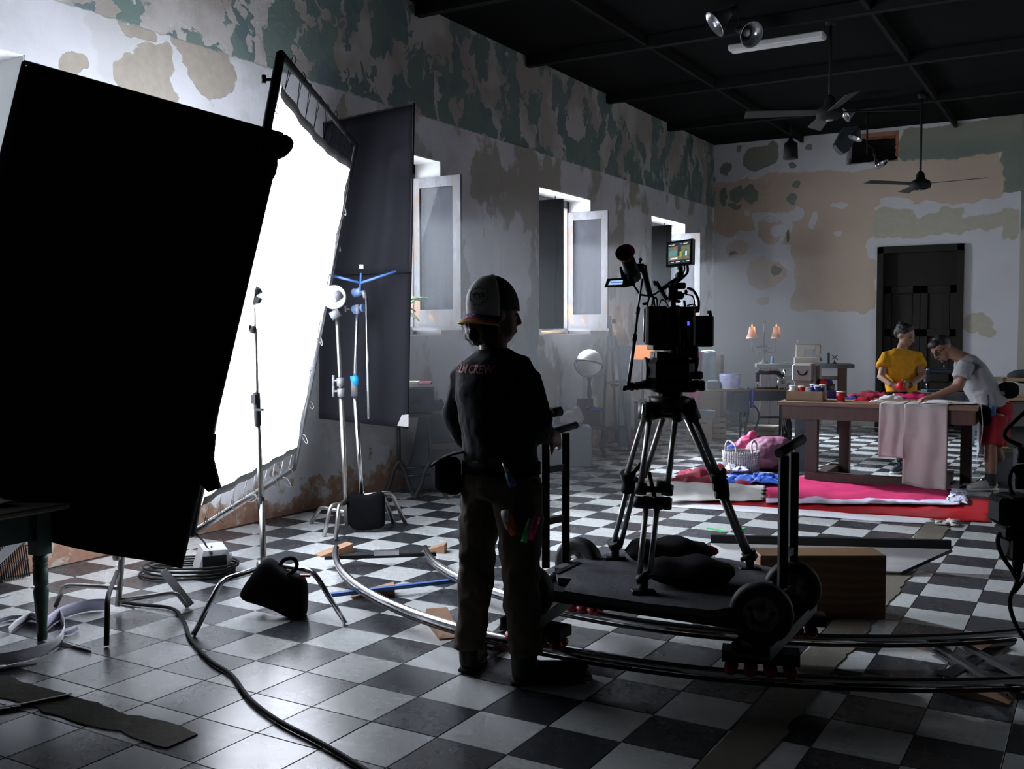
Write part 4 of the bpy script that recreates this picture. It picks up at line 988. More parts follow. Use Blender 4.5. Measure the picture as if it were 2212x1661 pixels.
mb = MB(); vbox(mb, 1488, 682, 1541, 749, CD + .02, .03, .006); sp = mb.build('side_panel', 'camera_black', ca)
mb = MB()
for x in (1528, 1535):
    for y in (731, 737): vbox(mb, x - .9, y - .9, x + .9, y + .9, CD - .001, .006)
mb.build('screw', 'alu', sp)
mb = MB(); vbox(mb, 1528, 671, 1536, 678, CD, .02); mb.tube([at_d(1534, 676, CD), at_d(1535, 684, CD)], .008, 6); mb.build('thumb_screw', 'camera_black', sp)
mb = MB(); vbox(mb, 1480, 690, 1492, 752, CD - .08, .05); vbox(mb, 1484, 668, 1500, 690, CD - .03, .06); vbox(mb, 1496, 662, 1504, 676, CD - .02, .04); mb.build('connector_block', 'camera_black', ca)
mb = MB(); vbox(mb, 1484, 707, 1491, 732, CD - .108, .006); mb.build('label_strip', simple('label_tan', (.13, .12, .10), .7).m, ca)
mb = MB(); vbox(mb, 1485, 694, 1489, 703, CD - .11, .006); mb.build('status_light', emitter('status_blue', (.08, .08, 1.0), 1.6).m, ca)
mb = MB()
for (x, y) in ((1477, 745), (1497, 690), (1450, 652)): vbox(mb, x - 1.2, y - 5, x + 1.2, y + 5, CD - .12, .004)
mb.build('chrome_fitting', 'chrome', ca)
mb = MB(); vbox(mb, 1443, 613, 1461, 652, CD, .10, .008); vbox(mb, 1455, 611, 1480, 624, CD - .02, .06, .005); vbox(mb, 1452, 630, 1476, 647, CD, .07, .01); vbox(mb, 1478, 626, 1484, 636, CD, .04, .004); vbox(mb, 1447, 648, 1458, 664, CD, .05); mb.tube([at_d(1460, 650, CD), at_d(1469, 651, CD - .02)], .006, 6); mb.build('top_handle', 'camera_black', ca)
# slanted bracket and arm
mb = MB(); p0, p1 = at_d(1416, 609, CD - .02), at_d(1440, 648, CD - .02); mb.box((p0 + p1) / 2, ((p1 - p0).length, .07, .016), frame(p1 - p0)); mb.tube([at_d(1412, 613, CD - .03), at_d(1417, 611, CD - .03)], .012, 8); mb.build('bracket', 'camera_black', ca)
mb = MB(); mb.tube([at_d(1425, 628, CD), at_d(1466, 600, CD)], .0095, 8); mb.tube([at_d(1462, 600, CD), at_d(1474, 592, CD)], .018, 10); mb.tube([at_d(1470, 590, CD), at_d(1470, 578, CD)], .012, 8); vbox(mb, 1463, 572, 1474, 583, CD, .03, .004); mb.build('monitor_arm', 'camera_black', ca)
# monitor turned a little to the right
TL, TR, BR, BL = at_d(1440, 524, CD - .03), at_d(1496, 515, CD - .09), at_d(1495, 570, CD - .09), at_d(1439, 577, CD - .03)
ex = (TR - TL).normalized(); ey = (TL - BL).normalized(); nn = ex.cross(ey).normalized(); back = -nn if nn.dot(cam_f) < 0 else nn
mo = MB().hexa([BL, BR, BR + back * .035, BL + back * .035, TL, TR, TR + back * .035, TL + back * .035]).build('monitor', 'camera_black', ca)
def mon(u, v): return (BL * (1 - u) + BR * u) * (1 - v) + (TL * (1 - u) + TR * u) * v - back * .0015
def patch(name, u0, v0, u1, v1, m, off=0):
    MB().add([mon(u0, v0) - back * off, mon(u1, v0) - back * off, mon(u1, v1) - back * off, mon(u0, v1) - back * off], [(0, 1, 2, 3)]).build(name, m, mo)
n = NT('screen_picture'); p = n.obj(); q = n.noise(40, 3, p); n.col((0, 0, 0))
n.put(n.b.inputs['Emission Color'], n.mix(n.mapr(q, .42, .6), (.10, .26, .22), (.32, .30, .18))); n.set(Emission_Strength=.62)
emitter('screen_dark', (.03, .05, .06), .8); emitter('screen_white', (.85, .9, .95), .9); emitter('screen_red', (.55, .12, .06), .6); emitter('screen_yellow', (.65, .42, .05), .8); emitter('screen_teal', (.14, .34, .34), .8)
patch('screen', .07, .08, .93, .93, M['screen_dark'])
patch('picture', .09, .24, .90, .76, M['screen_picture'], .0006); patch('picture_door', .44, .38, .58, .76, M['screen_dark'], .001); patch('picture_wall', .11, .40, .42, .62, M['screen_teal'], .001); patch('picture_figure', .52, .34, .60, .56, M['screen_yellow'], .0014)
patch('picture_figure', .74, .36, .80, .54, M['screen_white'], .0014); patch('picture_cloth', .16, .27, .44, .33, M['screen_white'], .0014); patch('guide_line', .09, .225, .90, .245, M['screen_red'], .0014); patch('guide_line', .09, .76, .90, .78, M['screen_red'], .0014)
for k, (u0, u1) in enumerate(((.10, .20), (.22, .32), (.52, .60), (.66, .82))): patch('readout', u0, .84, u1, .865, M['screen_white'], .001)
for k, (u0, u1) in enumerate(((.20, .30), (.38, .55), (.66, .70), (.78, .90))): patch('readout', u0, .14, u1, .165, M['screen_white'], .001)
# viewfinder with flip-out screen
vf = MB(); vf.tube([at_d(1352, 552, CD - .16), at_d(1361, 578, CD - .10), at_d(1368, 598, CD - .04)], [.030, .034, .036], 14); vf.tube([at_d(1360, 585, CD - .08), at_d(1364, 618, CD - .08)], [.022, .018], 10); vbox(vf, 1366, 570, 1392, 587, CD - .04, .05, .006)
vf = vf.build('viewfinder', 'camera_black', ca)
ax = (at_d(1350, 545, CD - .20) - at_d(1356, 562, CD - .15)).normalized()
MB().lathe([(.028, -.02), (.036, -.005), (.044, .012), (.040, .016), (.030, .004)], at_d(1351, 549, CD - .17), ax, 22, cap=False).build('eyecup', 'rubber_red', vf)
MB().ball(at_d(1351.5, 548.5, CD - .166), (.031, .031, .008), 14, 8, frame(ax.orthogonal(), ax)).build('eyecup_lens', 'camera_black', vf)
mb = MB(); mb.tube([at_d(1388, 574, CD - .03), at_d(1394, 600, CD - .02), at_d(1405, 642, CD)], [.018, .015, .012], 10); mb.tube([at_d(1381, 568, CD - .03), at_d(1384, 562, CD - .03)], .006, 6); mb.ball(at_d(1383.5, 561, CD - .03), .009, 8, 6); mb.tube([at_d(1378, 586, CD - .03), at_d(1379, 601, CD - .03)], .003, 6); mb.build('viewfinder_arm', 'camera_black', ca)
mb = MB(); f0, f1, f2, f3 = at_d(1306, 620, CD - .14), at_d(1352, 620, CD - .08), at_d(1351, 600, CD - .08), at_d(1312, 602, CD - .14)
mb.hexa([f0, f1, f1 + cam_f * .02, f0 + cam_f * .02, f3, f2, f2 + cam_f * .02, f3 + cam_f * .02]); p0, p1 = at_d(1346, 575, CD - .08), at_d(1354, 620, CD - .08); mb.box((p0 + p1) / 2, ((p1 - p0).length, .02, .03), frame(p1 - p0)); fs = mb.build('flip_screen', 'camera_black', vf)
def fpnt(u, v): return (f0 * (1 - u) + f1 * u) * (1 - v) + (f3 * (1 - u) + f2 * u) * v - cam_f * .002
MB().add([fpnt(.14, .24), fpnt(.82, .28), fpnt(.86, .78), fpnt(.20, .74)], [(0, 1, 2, 3)]).build('screen', emitter('screen_blue', (.50, .66, .95), .85).m, fs)
MB().add([fpnt(.22, .45) - cam_f * .001, fpnt(.80, .47) - cam_f * .001, fpnt(.82, .60) - cam_f * .001, fpnt(.26, .58) - cam_f * .001], [(0, 1, 2, 3)]).build('screen_band', emitter('screen_band_blue', (.10, .25, .75), .8).m, fs)
# support rod from the viewfinder arm down to the pan bar
mb = MB(); mb.tube([at_d(1388, 602, CD - .04), at_d(1378, 665, CD - .06)], .005, 8); mb.tube([at_d(1379, 662, CD - .06), at_d(1371, 730, CD - .08)], .0065, 8); mb.tube([at_d(1371.5, 726, CD - .08), at_d(1357, 832, CD - .10)], .009, 8); mb.tube([at_d(1379, 664, CD - .06), at_d(1377, 678, CD - .06)], .010, 8); mb.tube([at_d(1372, 722, CD - .08), at_d(1370, 736, CD - .08)], .012, 8); mb.build('support_rod', 'camera_black', ca)
MB().tube([at_d(1370 - 1.4, 738, CD - .09), at_d(1355.5, 826, CD - .108)], .0035, 6).tube([at_d(1386, 604, CD - .046), at_d(1377, 663, CD - .066)], .002, 6).build('rod_sleeve', 'alu', ca)
# cables
def cable(pts, r=.0045): MB().tube(catmull([at_d(x, y, CD + d) for x, y, d in pts], 6), r, 6).build('cable', 'cable_black', ca)
cable([(1360, 604, -.06), (1375, 625, -.06), (1386, 637, -.04), (1410, 637, -.04), (1430, 625, -.03), (1455, 615, -.02)]); cable([(1484, 622, 0), (1498, 628, 0), (1509, 650, 0), (1508, 674, -.02)], .006)
cable([(1482, 636, 0), (1496, 640, 0), (1500, 656, 0), (1492, 668, -.02)], .003); cable([(1484, 660, 0), (1500, 658, 0), (1508, 672, -.01)], .003); cable([(1484, 570, -.04), (1485, 588, -.02), (1470, 604, 0), (1452, 618, 0)], .006); cable([(1478, 571, -.03), (1478, 585, -.02), (1466, 602, 0)], .004)
cable([(1398, 663, -.05), (1402, 644, -.05), (1410, 640, -.05), (1414, 662, -.05)]); cable([(1407, 663, -.04), (1412, 645, -.05), (1418, 645, -.04), (1420, 663, -.04)]); cable([(1424, 663, -.02), (1428, 648, -.02), (1438, 652, -.02), (1444, 664, -.02)], .003)
cable([(1398, 655, -.05), (1393, 656, -.06), (1390, 656, -.07)], .007); cable([(1450, 750, -.1), (1455, 762, -.12), (1462, 752, -.1)], .004); cable([(1485, 742, -.06), (1495, 752, -.07), (1502, 748, -.05), (1500, 765, -.05), (1494, 782, -.05)], .006)
cable([(1478, 650, 0), (1480, 668, -.02), (1479, 690, -.06)], .006)
# ---------------------------------------------------------------- things hanging from the ceiling
simple('fan_dark', (.014, .015, .015), .7, .0, var=.2, spec=.15)
simple('fan_blade_m', (.028, .030, .029), .6, .0, var=.2)
simple('glass_shade', (.45, .47, .50), .18, .75, var=.15)
simple('tube_white', (.62, .62, .62), .5, var=.05)
a, b_ = at_z(1577, 110, 4.36), at_z(1783, 81, 4.36)
t = thing('tube_lamp', 'unlit white fluorescent tube fixture under a ceiling beam', 'lamp', ((a.x + b_.x) / 2, a.y, 4.33))
MB().box(((a.x + b_.x) / 2, a.y, 4.375), (b_.x - a.x, .16, .06), bev=.01).build('housing', 'tube_white', t); MB().box(((a.x + b_.x) / 2, a.y, 4.345), (b_.x - a.x - .04, .11, .012)).build('diffuser', 'tube_white', t)
def fan(label, hub, r, angs, tilt=.18, drop=None, pitch=.35):
    hub = V3(hub); t = thing('ceiling_fan', label, 'fan', hub, 'ceiling fans')
    MB().tube([hub + V3((0, 0, .05)), V3((hub.x, hub.y, CH - .01))], .014, 8).lathe([(.05, 0), (.06, .05), (.02, .09)], (hub.x, hub.y, CH - .10), seg=14).build('downrod', 'fan_dark', t)
    MB().lathe([(.03, -.075), (.075, -.07), (.125, -.045), (.135, -.005), (.12, .035), (.06, .07), (.05, .13), (.02, .17)], hub, seg=24).build('motor', 'fan_dark', t)
    MB().lathe([(.0, -.085), (.03, -.082), (.035, -.07)], hub, seg=14, cap=False).build('hub_cap', 'glass_shade', t)
    for a_ in angs:
        d = V3((math.cos(a_), math.sin(a_), 0)); s_ = V3((-d.y, d.x, 0)); n_ = V3((0, 0, 1))
        sv = (s_ * math.cos(pitch) + n_ * math.sin(pitch))
        mb = MB(); c0 = hub + d * .12; c1 = hub + d * r
        mb.hexa([c0 - sv * .05, c1 - sv * .075, c1 + sv * .065, c0 + sv * .05] + [q + V3((0, 0, .008)) for q in (c0 - sv * .05, c1 - sv * .075, c1 + sv * .065, c0 + sv * .05)])
        mb.build('blade', 'fan_blade_m', t)
h1 = at_y(1792, 243, 10.3)
fan('ceiling fan under the beam nearest the tube lamp, seen from below', h1, .82, [.42, 2.0, 3.55, 5.2], pitch=.30)
h2 = at_y(1988, 398, 14.1)
fan('dark ceiling fan on a long rod before the back wall', h2, .80, [-.15, 2.0, 3.95], pitch=.15)
def clamp_lamp(label, top, c, axis, s=.09, m='glass_shade'):
    """bell shade on a small bulb socket, hung from a wire arm"""
    c = V3(c); axis = V3(axis).normalized(); t = thing('clamp_lamp', label, 'lamp', c, 'clamp lamps under the ceiling')
    MB().tube(catmull([V3(top), V3(top).lerp(c - axis * s, .5) + V3((.02, 0, .01)), c - axis * s * 1.0], 5), .006, 6).tube([V3(top), V3((V3(top).x, V3(top).y, CH - .01))], .005, 6).build('arm', 'fan_dark', t)
    MB().lathe([(.22 * s, -1.1 * s), (.28 * s, -.7 * s), (.24 * s, -.45 * s)], c, axis, 14).build('socket', 'fan_dark', t)
    MB().lathe([(.26 * s, -.55 * s), (.36 * s, -.3 * s), (.62 * s, .2 * s), (.95 * s, .75 * s), (1.0 * s, .8 * s), (.96 * s, .82 * s), (.58 * s, .22 * s), (.3 * s, -.28 * s)], c, axis, 24, cap=False).build('shade', m, t)
    MB().ball(c + axis * .1 * s, .3 * s, 12, 8).build('bulb', 'tube_white', t)
DC_ = 9.6
clamp_lamp('bell clamp lamp tipped left at the top edge, left of its pair', at_d(1578, -20, DC_), at_d(1563, 38, DC_), -cam_r * .75 - cam_u * .55, .135)
clamp_lamp('round glass clamp lamp turned to the camera at the top, right of its pair', at_d(1585, -5, DC_), at_d(1611, 70, DC_), cam_r * .35 - cam_u * .45 - cam_f * .75, .125)
clamp_lamp('small glass clamp lamp just right of the near fan motor', at_d(1866, 222, 13.4), at_d(1838, 243, 13.4), -cam_r * .8 - cam_u * .4, .10)
clamp_lamp('small glass clamp lamp on an arm before the wall hole', at_d(1870, 268, 14.2), at_d(1852, 288, 14.2), -cam_r * .4 - cam_u * .9, .10)
clamp_lamp('silver clamp lamp hanging lowest, before the dark wall hole', at_d(1874, 312, 14.4), at_d(1897, 345, 14.4), cam_r * .35 - cam_u * .8 - cam_f * .3, .11, 'chrome')
mb = MB().tube([at_d(1872, 150, 14.3), at_d(1873, 330, 14.3)], .010, 6)
tag(mb.build('hanging_cable', 'fan_dark'), 'thin dark cable hanging before the wall hole', 'cable')
c = at_d(1708, 322, 14.6); t = thing('pendant_lamp', 'dark bottle shaped pendant lamp near the far corner', 'lamp', c)
MB().lathe([(.105, -.14), (.10, .0), (.095, .08), (.05, .11), (.03, .13), (.03, .17)], c, seg=20).build('shade', 'fan_dark', t)
MB().tube([c + V3((0, 0, .16)), V3((c.x, c.y, CH))], .006, 6).build('cord', 'fan_dark', t)
# dark softbox like panel, facing away, beside the hole
c = at_d(1823, 310, 14.5)
t = thing('flood_lamp', 'dark angular flood lamp box hanging left of the wall hole', 'lamp', c)
MB().prism([(-.15, -.03), (-.02, .22), (.20, .24), (.22, .16), (.05, -.12), (-.03, -.16), (-.10, -.10)], c, cam_r, cam_u, .14).build('housing', simple('flood_dark', (.035, .042, .048), .5).m, t)
MB().tube([c + V3((.1, 0, .2)), V3((c.x + .12, c.y, CH))], .008, 6).build('hanger', 'fan_dark', t)
# ---------------------------------------------------------------- people
simple('skin_dark', (.16, .085, .055), .55, var=.12, scale=9); simple('skin_mid', (.30, .165, .115), .55, var=.1, scale=9); simple('skin_tan', (.26, .135, .09), .55, var=.1, scale=9)
simple('hair_black', (.010, .009, .009), .6, var=.3, scale=60, bump=.5); simple('hair_brown', (.030, .020, .014), .65, var=.4, scale=60, bump=.6)
simple('shirt_navy', (.009, .011, .017), .9, var=.25, scale=12, bump=.2, spec=.15)
simple('trouser_khaki', (.085, .070, .052), .9, var=.2, scale=10, bump=.25, spec=.15)
simple('boot_black', (.012, .012, .013), .6, var=.3, scale=20)
simple('cap_white', (.52, .52, .53), .8, var=.06); simple('cap_black', (.012, .012, .013), .85, var=.2, scale=70)
simple('tee_mustard', (.62, .30, .018), .85, var=.12, scale=10, spec=.2); simple('tee_grey', (.33, .33, .35), .9, var=.08, scale=14, spec=.2)
simple('shorts_red', (.32, .022, .035), .85, var=.12, spec=.2); simple('jeans_dark', (.020, .024, .030), .85, var=.2, spec=.2); simple('trouser_olive', (.07, .065, .05), .9, var=.2)
simple('sneaker_white', (.55, .54, .53), .7, var=.1); simple('sneaker_dark', (.03, .035, .06), .7, var=.2); simple('sock_dark', (.02, .022, .025), .9); simple('lens_dark', (.02, .02, .02), .2)
def loft(mb, pts, radii, side, seg=14, smooth=True):
    """elliptic tube: radii (a along side, b across)"""
    pts = [V3(p) for p in pts]; n_ = len(pts); vs = []
    sides = side if isinstance(side, list) else [side] * n_
    for i in range(n_):
        t = (pts[min(i + 1, n_ - 1)] - pts[max(i - 1, 0)]).normalized(); s_ = V3(sides[i]); s_ = (s_ - t * s_.dot(t)).normalized(); b = t.cross(s_)
        a_, b_ = radii[i] if isinstance(radii[i], (tuple, list)) else (radii[i], radii[i])
        for k in range(seg):
            an = 2 * PI * k / seg; vs.append(pts[i] + s_ * a_ * math.cos(an) + b * b_ * math.sin(an))
    fs = [(i * seg + k, i * seg + (k + 1) % seg, (i + 1) * seg + (k + 1) % seg, (i + 1) * seg + k) for i in range(n_ - 1) for k in range(seg)]
    fs += [tuple(range(seg - 1, -1, -1)), tuple((n_ - 1) * seg + k for k in range(seg))]
    return mb.add(vs, fs, smooth)
def flesh(mb, name, m, parent, voxel=.012, it=4, fold=0.0, fscale=.12):
    """join overlapping forms into one continuous skin"""
    o = mb.build(name, m, parent)
    md = o.modifiers.new('remesh', 'REMESH'); md.mode = 'VOXEL'; md.voxel_size = voxel; md.use_smooth_shade = True
    if it: sm = o.modifiers.new('smooth', 'SMOOTH'); sm.factor = .5; sm.iterations = it
    if fold:
        tx = bpy.data.textures.new('folds', 'CLOUDS'); tx.noise_scale = fscale; tx.noise_depth = 2
        d = o.modifiers.new('folds', 'DISPLACE'); d.texture = tx; d.strength = fold; d.mid_level = .5; d.texture_coords = 'LOCAL'
    return o
def hand(mb, wrist, d, palm_n, L=.18, curl=.5, side=None, spread=.0):
    """palm, four unequal bent fingers and a thumb leaving the side of the palm"""
    wrist = V3(wrist); d = V3(d).normalized(); pn = V3(palm_n); pn = (pn - d * pn.dot(d)).normalized(); s_ = d.cross(pn) if side is None else V3(side)
    w_ = L * .22
    loft(mb, [wrist, wrist + d * L * .12, wrist + d * L * .35, wrist + d * L * .5], [(L * .15, L * .10), (L * .19, L * .09), (L * .23, L * .085), (L * .22, L * .07)], s_, 12)
    for k, (o_, l_) in enumerate(((-.75, .40), (-.25, .48), (.25, .45), (.72, .35))):
        b = wrist + d * L * .48 + s_ * w_ * o_ * .85; P = [b]; dd = d.copy(); q = b
        for j in range(3):
            c = curl * (.6 + .5 * j); dd = (dd * math.cos(c) + pn * math.sin(c)).normalized(); q = q + dd * L * l_ * (.42, .33, .25)[j]; P.append(q); 
        mb.tube(P, [L * .052, L * .05, L * .045, L * .035], 8)
    b = wrist + d * L * .14 - s_ * w_ * .75; t1 = b + (d * .6 - s_ * .55 + pn * .45).normalized() * L * .24; t2 = t1 + (d * .75 + pn * .6 - s_ * .05).normalized() * L * .20
    mb.tube([b, t1, t2], [L * .075, L * .06, L * .042], 8)
def head(mb, c, f, up, h=.23):
    """skull, jaw, brow, nose, lips, ears; f = facing, up = crown"""
    c = V3(c); f = V3(f).normalized(); up = V3(up); up = (up - f * up.dot(f)).normalized(); l = up.cross(f); R = Matrix((f, l, up)).transposed(); k = h / .23
    mb.ball(c + R @ V3((-.012, 0, .030)) * k, (.097 * k, .078 * k, .088 * k), 20, 14, R)
    loft(mb, [c + R @ V3(p) * k for p in ((.012, 0, .045), (.024, 0, 0), (.034, 0, -.045), (.042, 0, -.085), (.046, 0, -.112))], [(.072 * k, .070 * k), (.070 * k, .066 * k), (.062 * k, .056 * k), (.046 * k, .044 * k), (.024 * k, .026 * k)], l, 16)
    mb.ball(c + R @ V3((.078, 0, .028)) * k, (.018 * k, .05 * k, .012 * k), 12, 8, R)
    loft(mb, [c + R @ V3(p) * k for p in ((.088, 0, .018), (.103, 0, -.012), (.110, 0, -.028), (.094, 0, -.038))], [.010 * k, .012 * k, .014 * k, .010 * k], l, 10)
    mb.ball(c + R @ V3((.088, 0, -.060)) * k, (.012 * k, .026 * k, .007 * k), 10, 6, R); mb.ball(c + R @ V3((.086, 0, -.072)) * k, (.012 * k, .023 * k, .007 * k), 10, 6, R)
    for s_ in (-1, 1): mb.ball(c + R @ V3((-.008, s_ * .076, -.008)) * k, (.020 * k, .010 * k, .031 * k), 10, 8, R)
    return R, k
def eyes(c, R, k, parent, m='hair_black'):
    for s_ in (-1, 1):
        MB().ball(V3(c) + R @ V3((.080, s_ * .031, .004)) * k, (.008 * k, .015 * k, .007 * k), 10, 7, R).build('eye', m, parent)
        MB().tube([V3(c) + R @ V3((.086, s_ * .016, .028)) * k, V3(c) + R @ V3((.086, s_ * .034, .034)) * k, V3(c) + R @ V3((.074, s_ * .052, .026)) * k], [.005 * k, .006 * k, .003 * k], 6).build('eyebrow', m, parent)
UP = V3((0, 0, 1)); HR = V3((cam_r.x, cam_r.y, 0)).normalized(); HF = V3((cam_f.x, cam_f.y, 0)).normalized()

# ---- crew member by the dolly, seen from behind
A = lambda x, y, d: at_d(x, y, d)
base = at_z(1085, 1465); man = thing('person', 'person in dark sweatshirt, khaki trousers and backward cap gripping the dolly bar', 'person', base)
th = math.radians(44); fd = (HF * math.cos(th) + HR * math.sin(th)); lf = UP.cross(fd)
neck, chest, pelv = A(1066, 757, 4.30), A(1068, 850, 4.30), A(1082, 1005, 4.31)
hc = A(1070, 680, 4.30); hf = (HR * .93 + HF * .36 - UP * .04).normalized()
mb = MB(); R1, k1 = head(mb, hc, hf, UP + hf * .02, .235)
loft(mb, [hc - UP * .03 - hf * .02, neck, neck - UP * .08], [.058, .060, .075], lf)
shL, shR = A(1008, 797, 4.43), A(1128, 800, 4.17); elL, elR = A(988, 905, 4.50), A(1158, 912, 4.18); wrL, wrR = A(1040, 965, 4.62), A(1182, 940, 4.44)
loft(mb, [neck - UP * .05, chest + UP * .06, chest, A(1075, 930, 4.3), pelv, pelv - UP * .08], [(.09, .07), (.165, .10), (.16, .11), (.145, .105), (.15, .115), (.13, .10)], lf)
for a_, e_, w_ in ((shL, elL, wrL), (shR, elR, wrR)): loft(mb, [a_ - UP * .06, e_, w_], [.045, .042, .030], lf, 12)
bar0, bar1 = at_y(1165, 941, P0.y - .03), at_y(1245, 918, P1.y + .04)
ankL, ankR = A(1014, 1405, 4.40), A(1136, 1420, 4.22); knL, knR = A(1030, 1228, 4.37), A(1124, 1232, 4.20); hpL, hpR = A(1046, 1045, 4.37), A(1118, 1048, 4.23)
for a_, e_, w_ in ((hpL, knL, ankL), (hpR, knR, ankR)): loft(mb, [a_, e_, w_, w_ - UP * .03], [.085, .055, .042, .042], lf, 12)
hand(mb, wrR, (A(1204, 948, 4.50) - wrR), -UP * .4 + HF * .9 + HR * .1, .19, .75); hand(mb, wrL, HF + HR * .3, -UP, .19, .5)
body = flesh(mb, 'body', 'skin_dark', man, .009, 3); eyes(hc, R1, k1, body)
mb = MB()   # sweatshirt
loft(mb, [neck + UP * .008, neck - UP * .018, A(1068, 778, 4.30), A(1068, 800, 4.30), chest, A(1072, 905, 4.30), A(1078, 960, 4.31), pelv - UP * .02], [(.068, .066), (.115, .082), (.175, .104), (.205, .120), (.197, .135), (.182, .132), (.180, .132), (.182, .138)], lf, 24)
loft(mb, [shL - UP * .012 + lf * -.05, shL - UP * .05, elL, A(1002, 945, 4.56), wrL], [.075, .080, .066, .055, .046], lf, 14)
loft(mb, [shR - UP * .012 + lf * .05, shR - UP * .05, elR, A(1166, 930, 4.28), A(1176, 938, 4.38)], [.078, .084, .070, .056, .046], lf, 14)
sw = flesh(mb, 'sweatshirt', 'shirt_navy', man, .011, 3, .022, .09)
mb = MB()   # trousers
loft(mb, [pelv + UP * .05, pelv - UP * .05, A(1083, 1050, 4.30), A(1084, 1075, 4.30)], [(.175, .135), (.182, .145), (.172, .14), (.13, .12)], lf, 24)
loft(mb, [hpL + UP * .02, hpL - UP * .08, A(1036, 1140, 4.37), knL + UP * .04, knL - UP * .05, A(1022, 1330, 4.39), A(1014, 1385, 4.40), A(1014, 1400, 4.40)], [.10, .104, .090, .080, .079, .070, .068, .070], lf, 18)
loft(mb, [hpR + UP * .02, hpR - UP * .08, A(1122, 1140, 4.21), knR + UP * .04, knR - UP * .05, A(1130, 1340, 4.21), A(1136, 1395, 4.22), A(1136, 1412, 4.22)], [.102, .106, .094, .084, .082, .074, .070, .074], lf, 18)
flesh(mb, 'trousers', 'trouser_khaki', man, .011, 2, .030, .08)
def boot(foot_c, dirv, ank, L=.30, m='boot_black'):
    mb = MB(); dirv = V3(dirv).normalized(); s_ = UP.cross(dirv); f0 = V3((foot_c.x, foot_c.y, 0))
    loft(mb, [f0 - dirv * L * .36 + UP * .045, f0 - dirv * L * .25 + UP * .05, f0 + UP * .048, f0 + dirv * L * .32 + UP * .046, f0 + dirv * L * .56 + UP * .04, f0 + dirv * L * .64 + UP * .03], [(.030, .040), (.040, .05), (.045, .046), (.052, .044), (.044, .038), (.020, .022)], s_, 14)
    a0 = V3((ank.x, ank.y, 0)); loft(mb, [a0 + UP * .03, a0 + UP * .10, a0 + UP * .19], [(.045, .052), (.048, .056), (.058, .062)], s_, 14)
    o = flesh(mb, 'boot', m, man, .010, 2)
    mb = MB(); loft(mb, [f0 - dirv * L * .38 + UP * .012, f0 + dirv * L * .1 + UP * .012, f0 + dirv * L * .35 + UP * .012, f0 + dirv * L * .66 + UP * .014], [(.040, .012), (.044, .012), (.056, .012), (.030, .012)], s_, 12); mb.build('sole', 'black_rubber', o)
fL, fR = at_z(1018, 1448), at_z(1142, 1474)
boot(fL + HF * .07, HF * .95 + HR * .15, A(1014, 1405, 4.40)); boot(fR + HR * .05, HR * .97 + HF * .12, A(1132, 1420, 4.22), .33)
# cap worn backwards: white front panels towards us, black mesh behind, rainbow brim
hu = UP; hl = hu.cross(hf); RC = Matrix((hf, hl, hu)).transposed(); cc = hc + UP * .046 - hf * .012
CO = .45   # the cap sits turned on the head
def capsurf(t0, t1, p0, p1, off=0.0, nu=14, nv=10):
    """part of the cap dome: azimuth t (0 = face direction), polar p"""
    def f(u, v):
        t = t0 + (t1 - t0) * u; p = p0 + (p1 - p0) * v; t += CO
        rx, ry, rz = .114 + off, .098 + off, .118 + off
        q = V3((rx * math.sin(p) * math.cos(t), ry * math.sin(p) * math.sin(t), rz * math.cos(p) - .022 * (p / 1.7) ** 2 + max(0, -math.cos(t - CO)) * .012 * math.sin(p)))
        return cc + RC @ q
    return MB().sheet(f, nu, nv, .003)
def cap_pt(t, p, off=.0035):
    rx, ry, rz = .114 + off, .098 + off, .118 + off
    return cc + RC @ V3((rx * math.sin(p) * math.cos(t), ry * math.sin(p) * math.sin(t), rz * math.cos(p) - .022 * (p / 1.7) ** 2 + max(0, -math.cos(t - CO)) * .012 * math.sin(p)))
b_ang = math.radians(62)
cp = capsurf(PI - b_ang, PI + b_ang, .04, 1.86, 0, 18, 14).build('cap', 'cap_white', man, 'backward cap with white panel and rainbow brim')
capsurf(-PI + b_ang, PI - b_ang, .0, 1.62, .0005, 26, 12).build('cap_mesh', 'cap_black', cp)
MB().tube([cap_pt(PI + CO, .05 + .1 * i, .001) for i in range(10)], .0016, 5).build('seam', 'cap_black', cp)
MB().ball(cc + UP * .119, (.010, .010, .006), 10, 6).build('button', 'cap_black', cp)
stripes = [('brim_blue', (.10, .05, .45)), ('brim_purple', (.32, .01, .22)), ('brim_red', (.60, .02, .04)), ('brim_orange', (.75, .18, .02)), ('brim_yellow', (.72, .62, .06))]
for nm, c_ in stripes: simple(nm, c_, .7, var=.05)
def brim(u, v0, v1):
    t = PI + CO + (u - .5) * 2.0
    def e(v): r = .112 + .052 * v * math.cos((u - .5) * 2.2) ** 1.0; return cc + RC @ V3((r * math.cos(t) * 1.0, .098 / .112 * r * math.sin(t), -.054 - .034 * v * math.cos((u - .5) * 2.4) - .03 * (abs(u - .5) * 2) ** 2))
    return e(v0), e(v1)
for k, (nm, _) in enumerate(stripes):
    v0, v1 = k / 5, (k + 1) / 5
    def f(u, v, v0=v0, v1=v1): a_, b_ = brim(u, v0, v1); return a_.lerp(b_, v)
    MB().sheet(f, 18, 2, .004).build('brim_stripe', nm, cp)
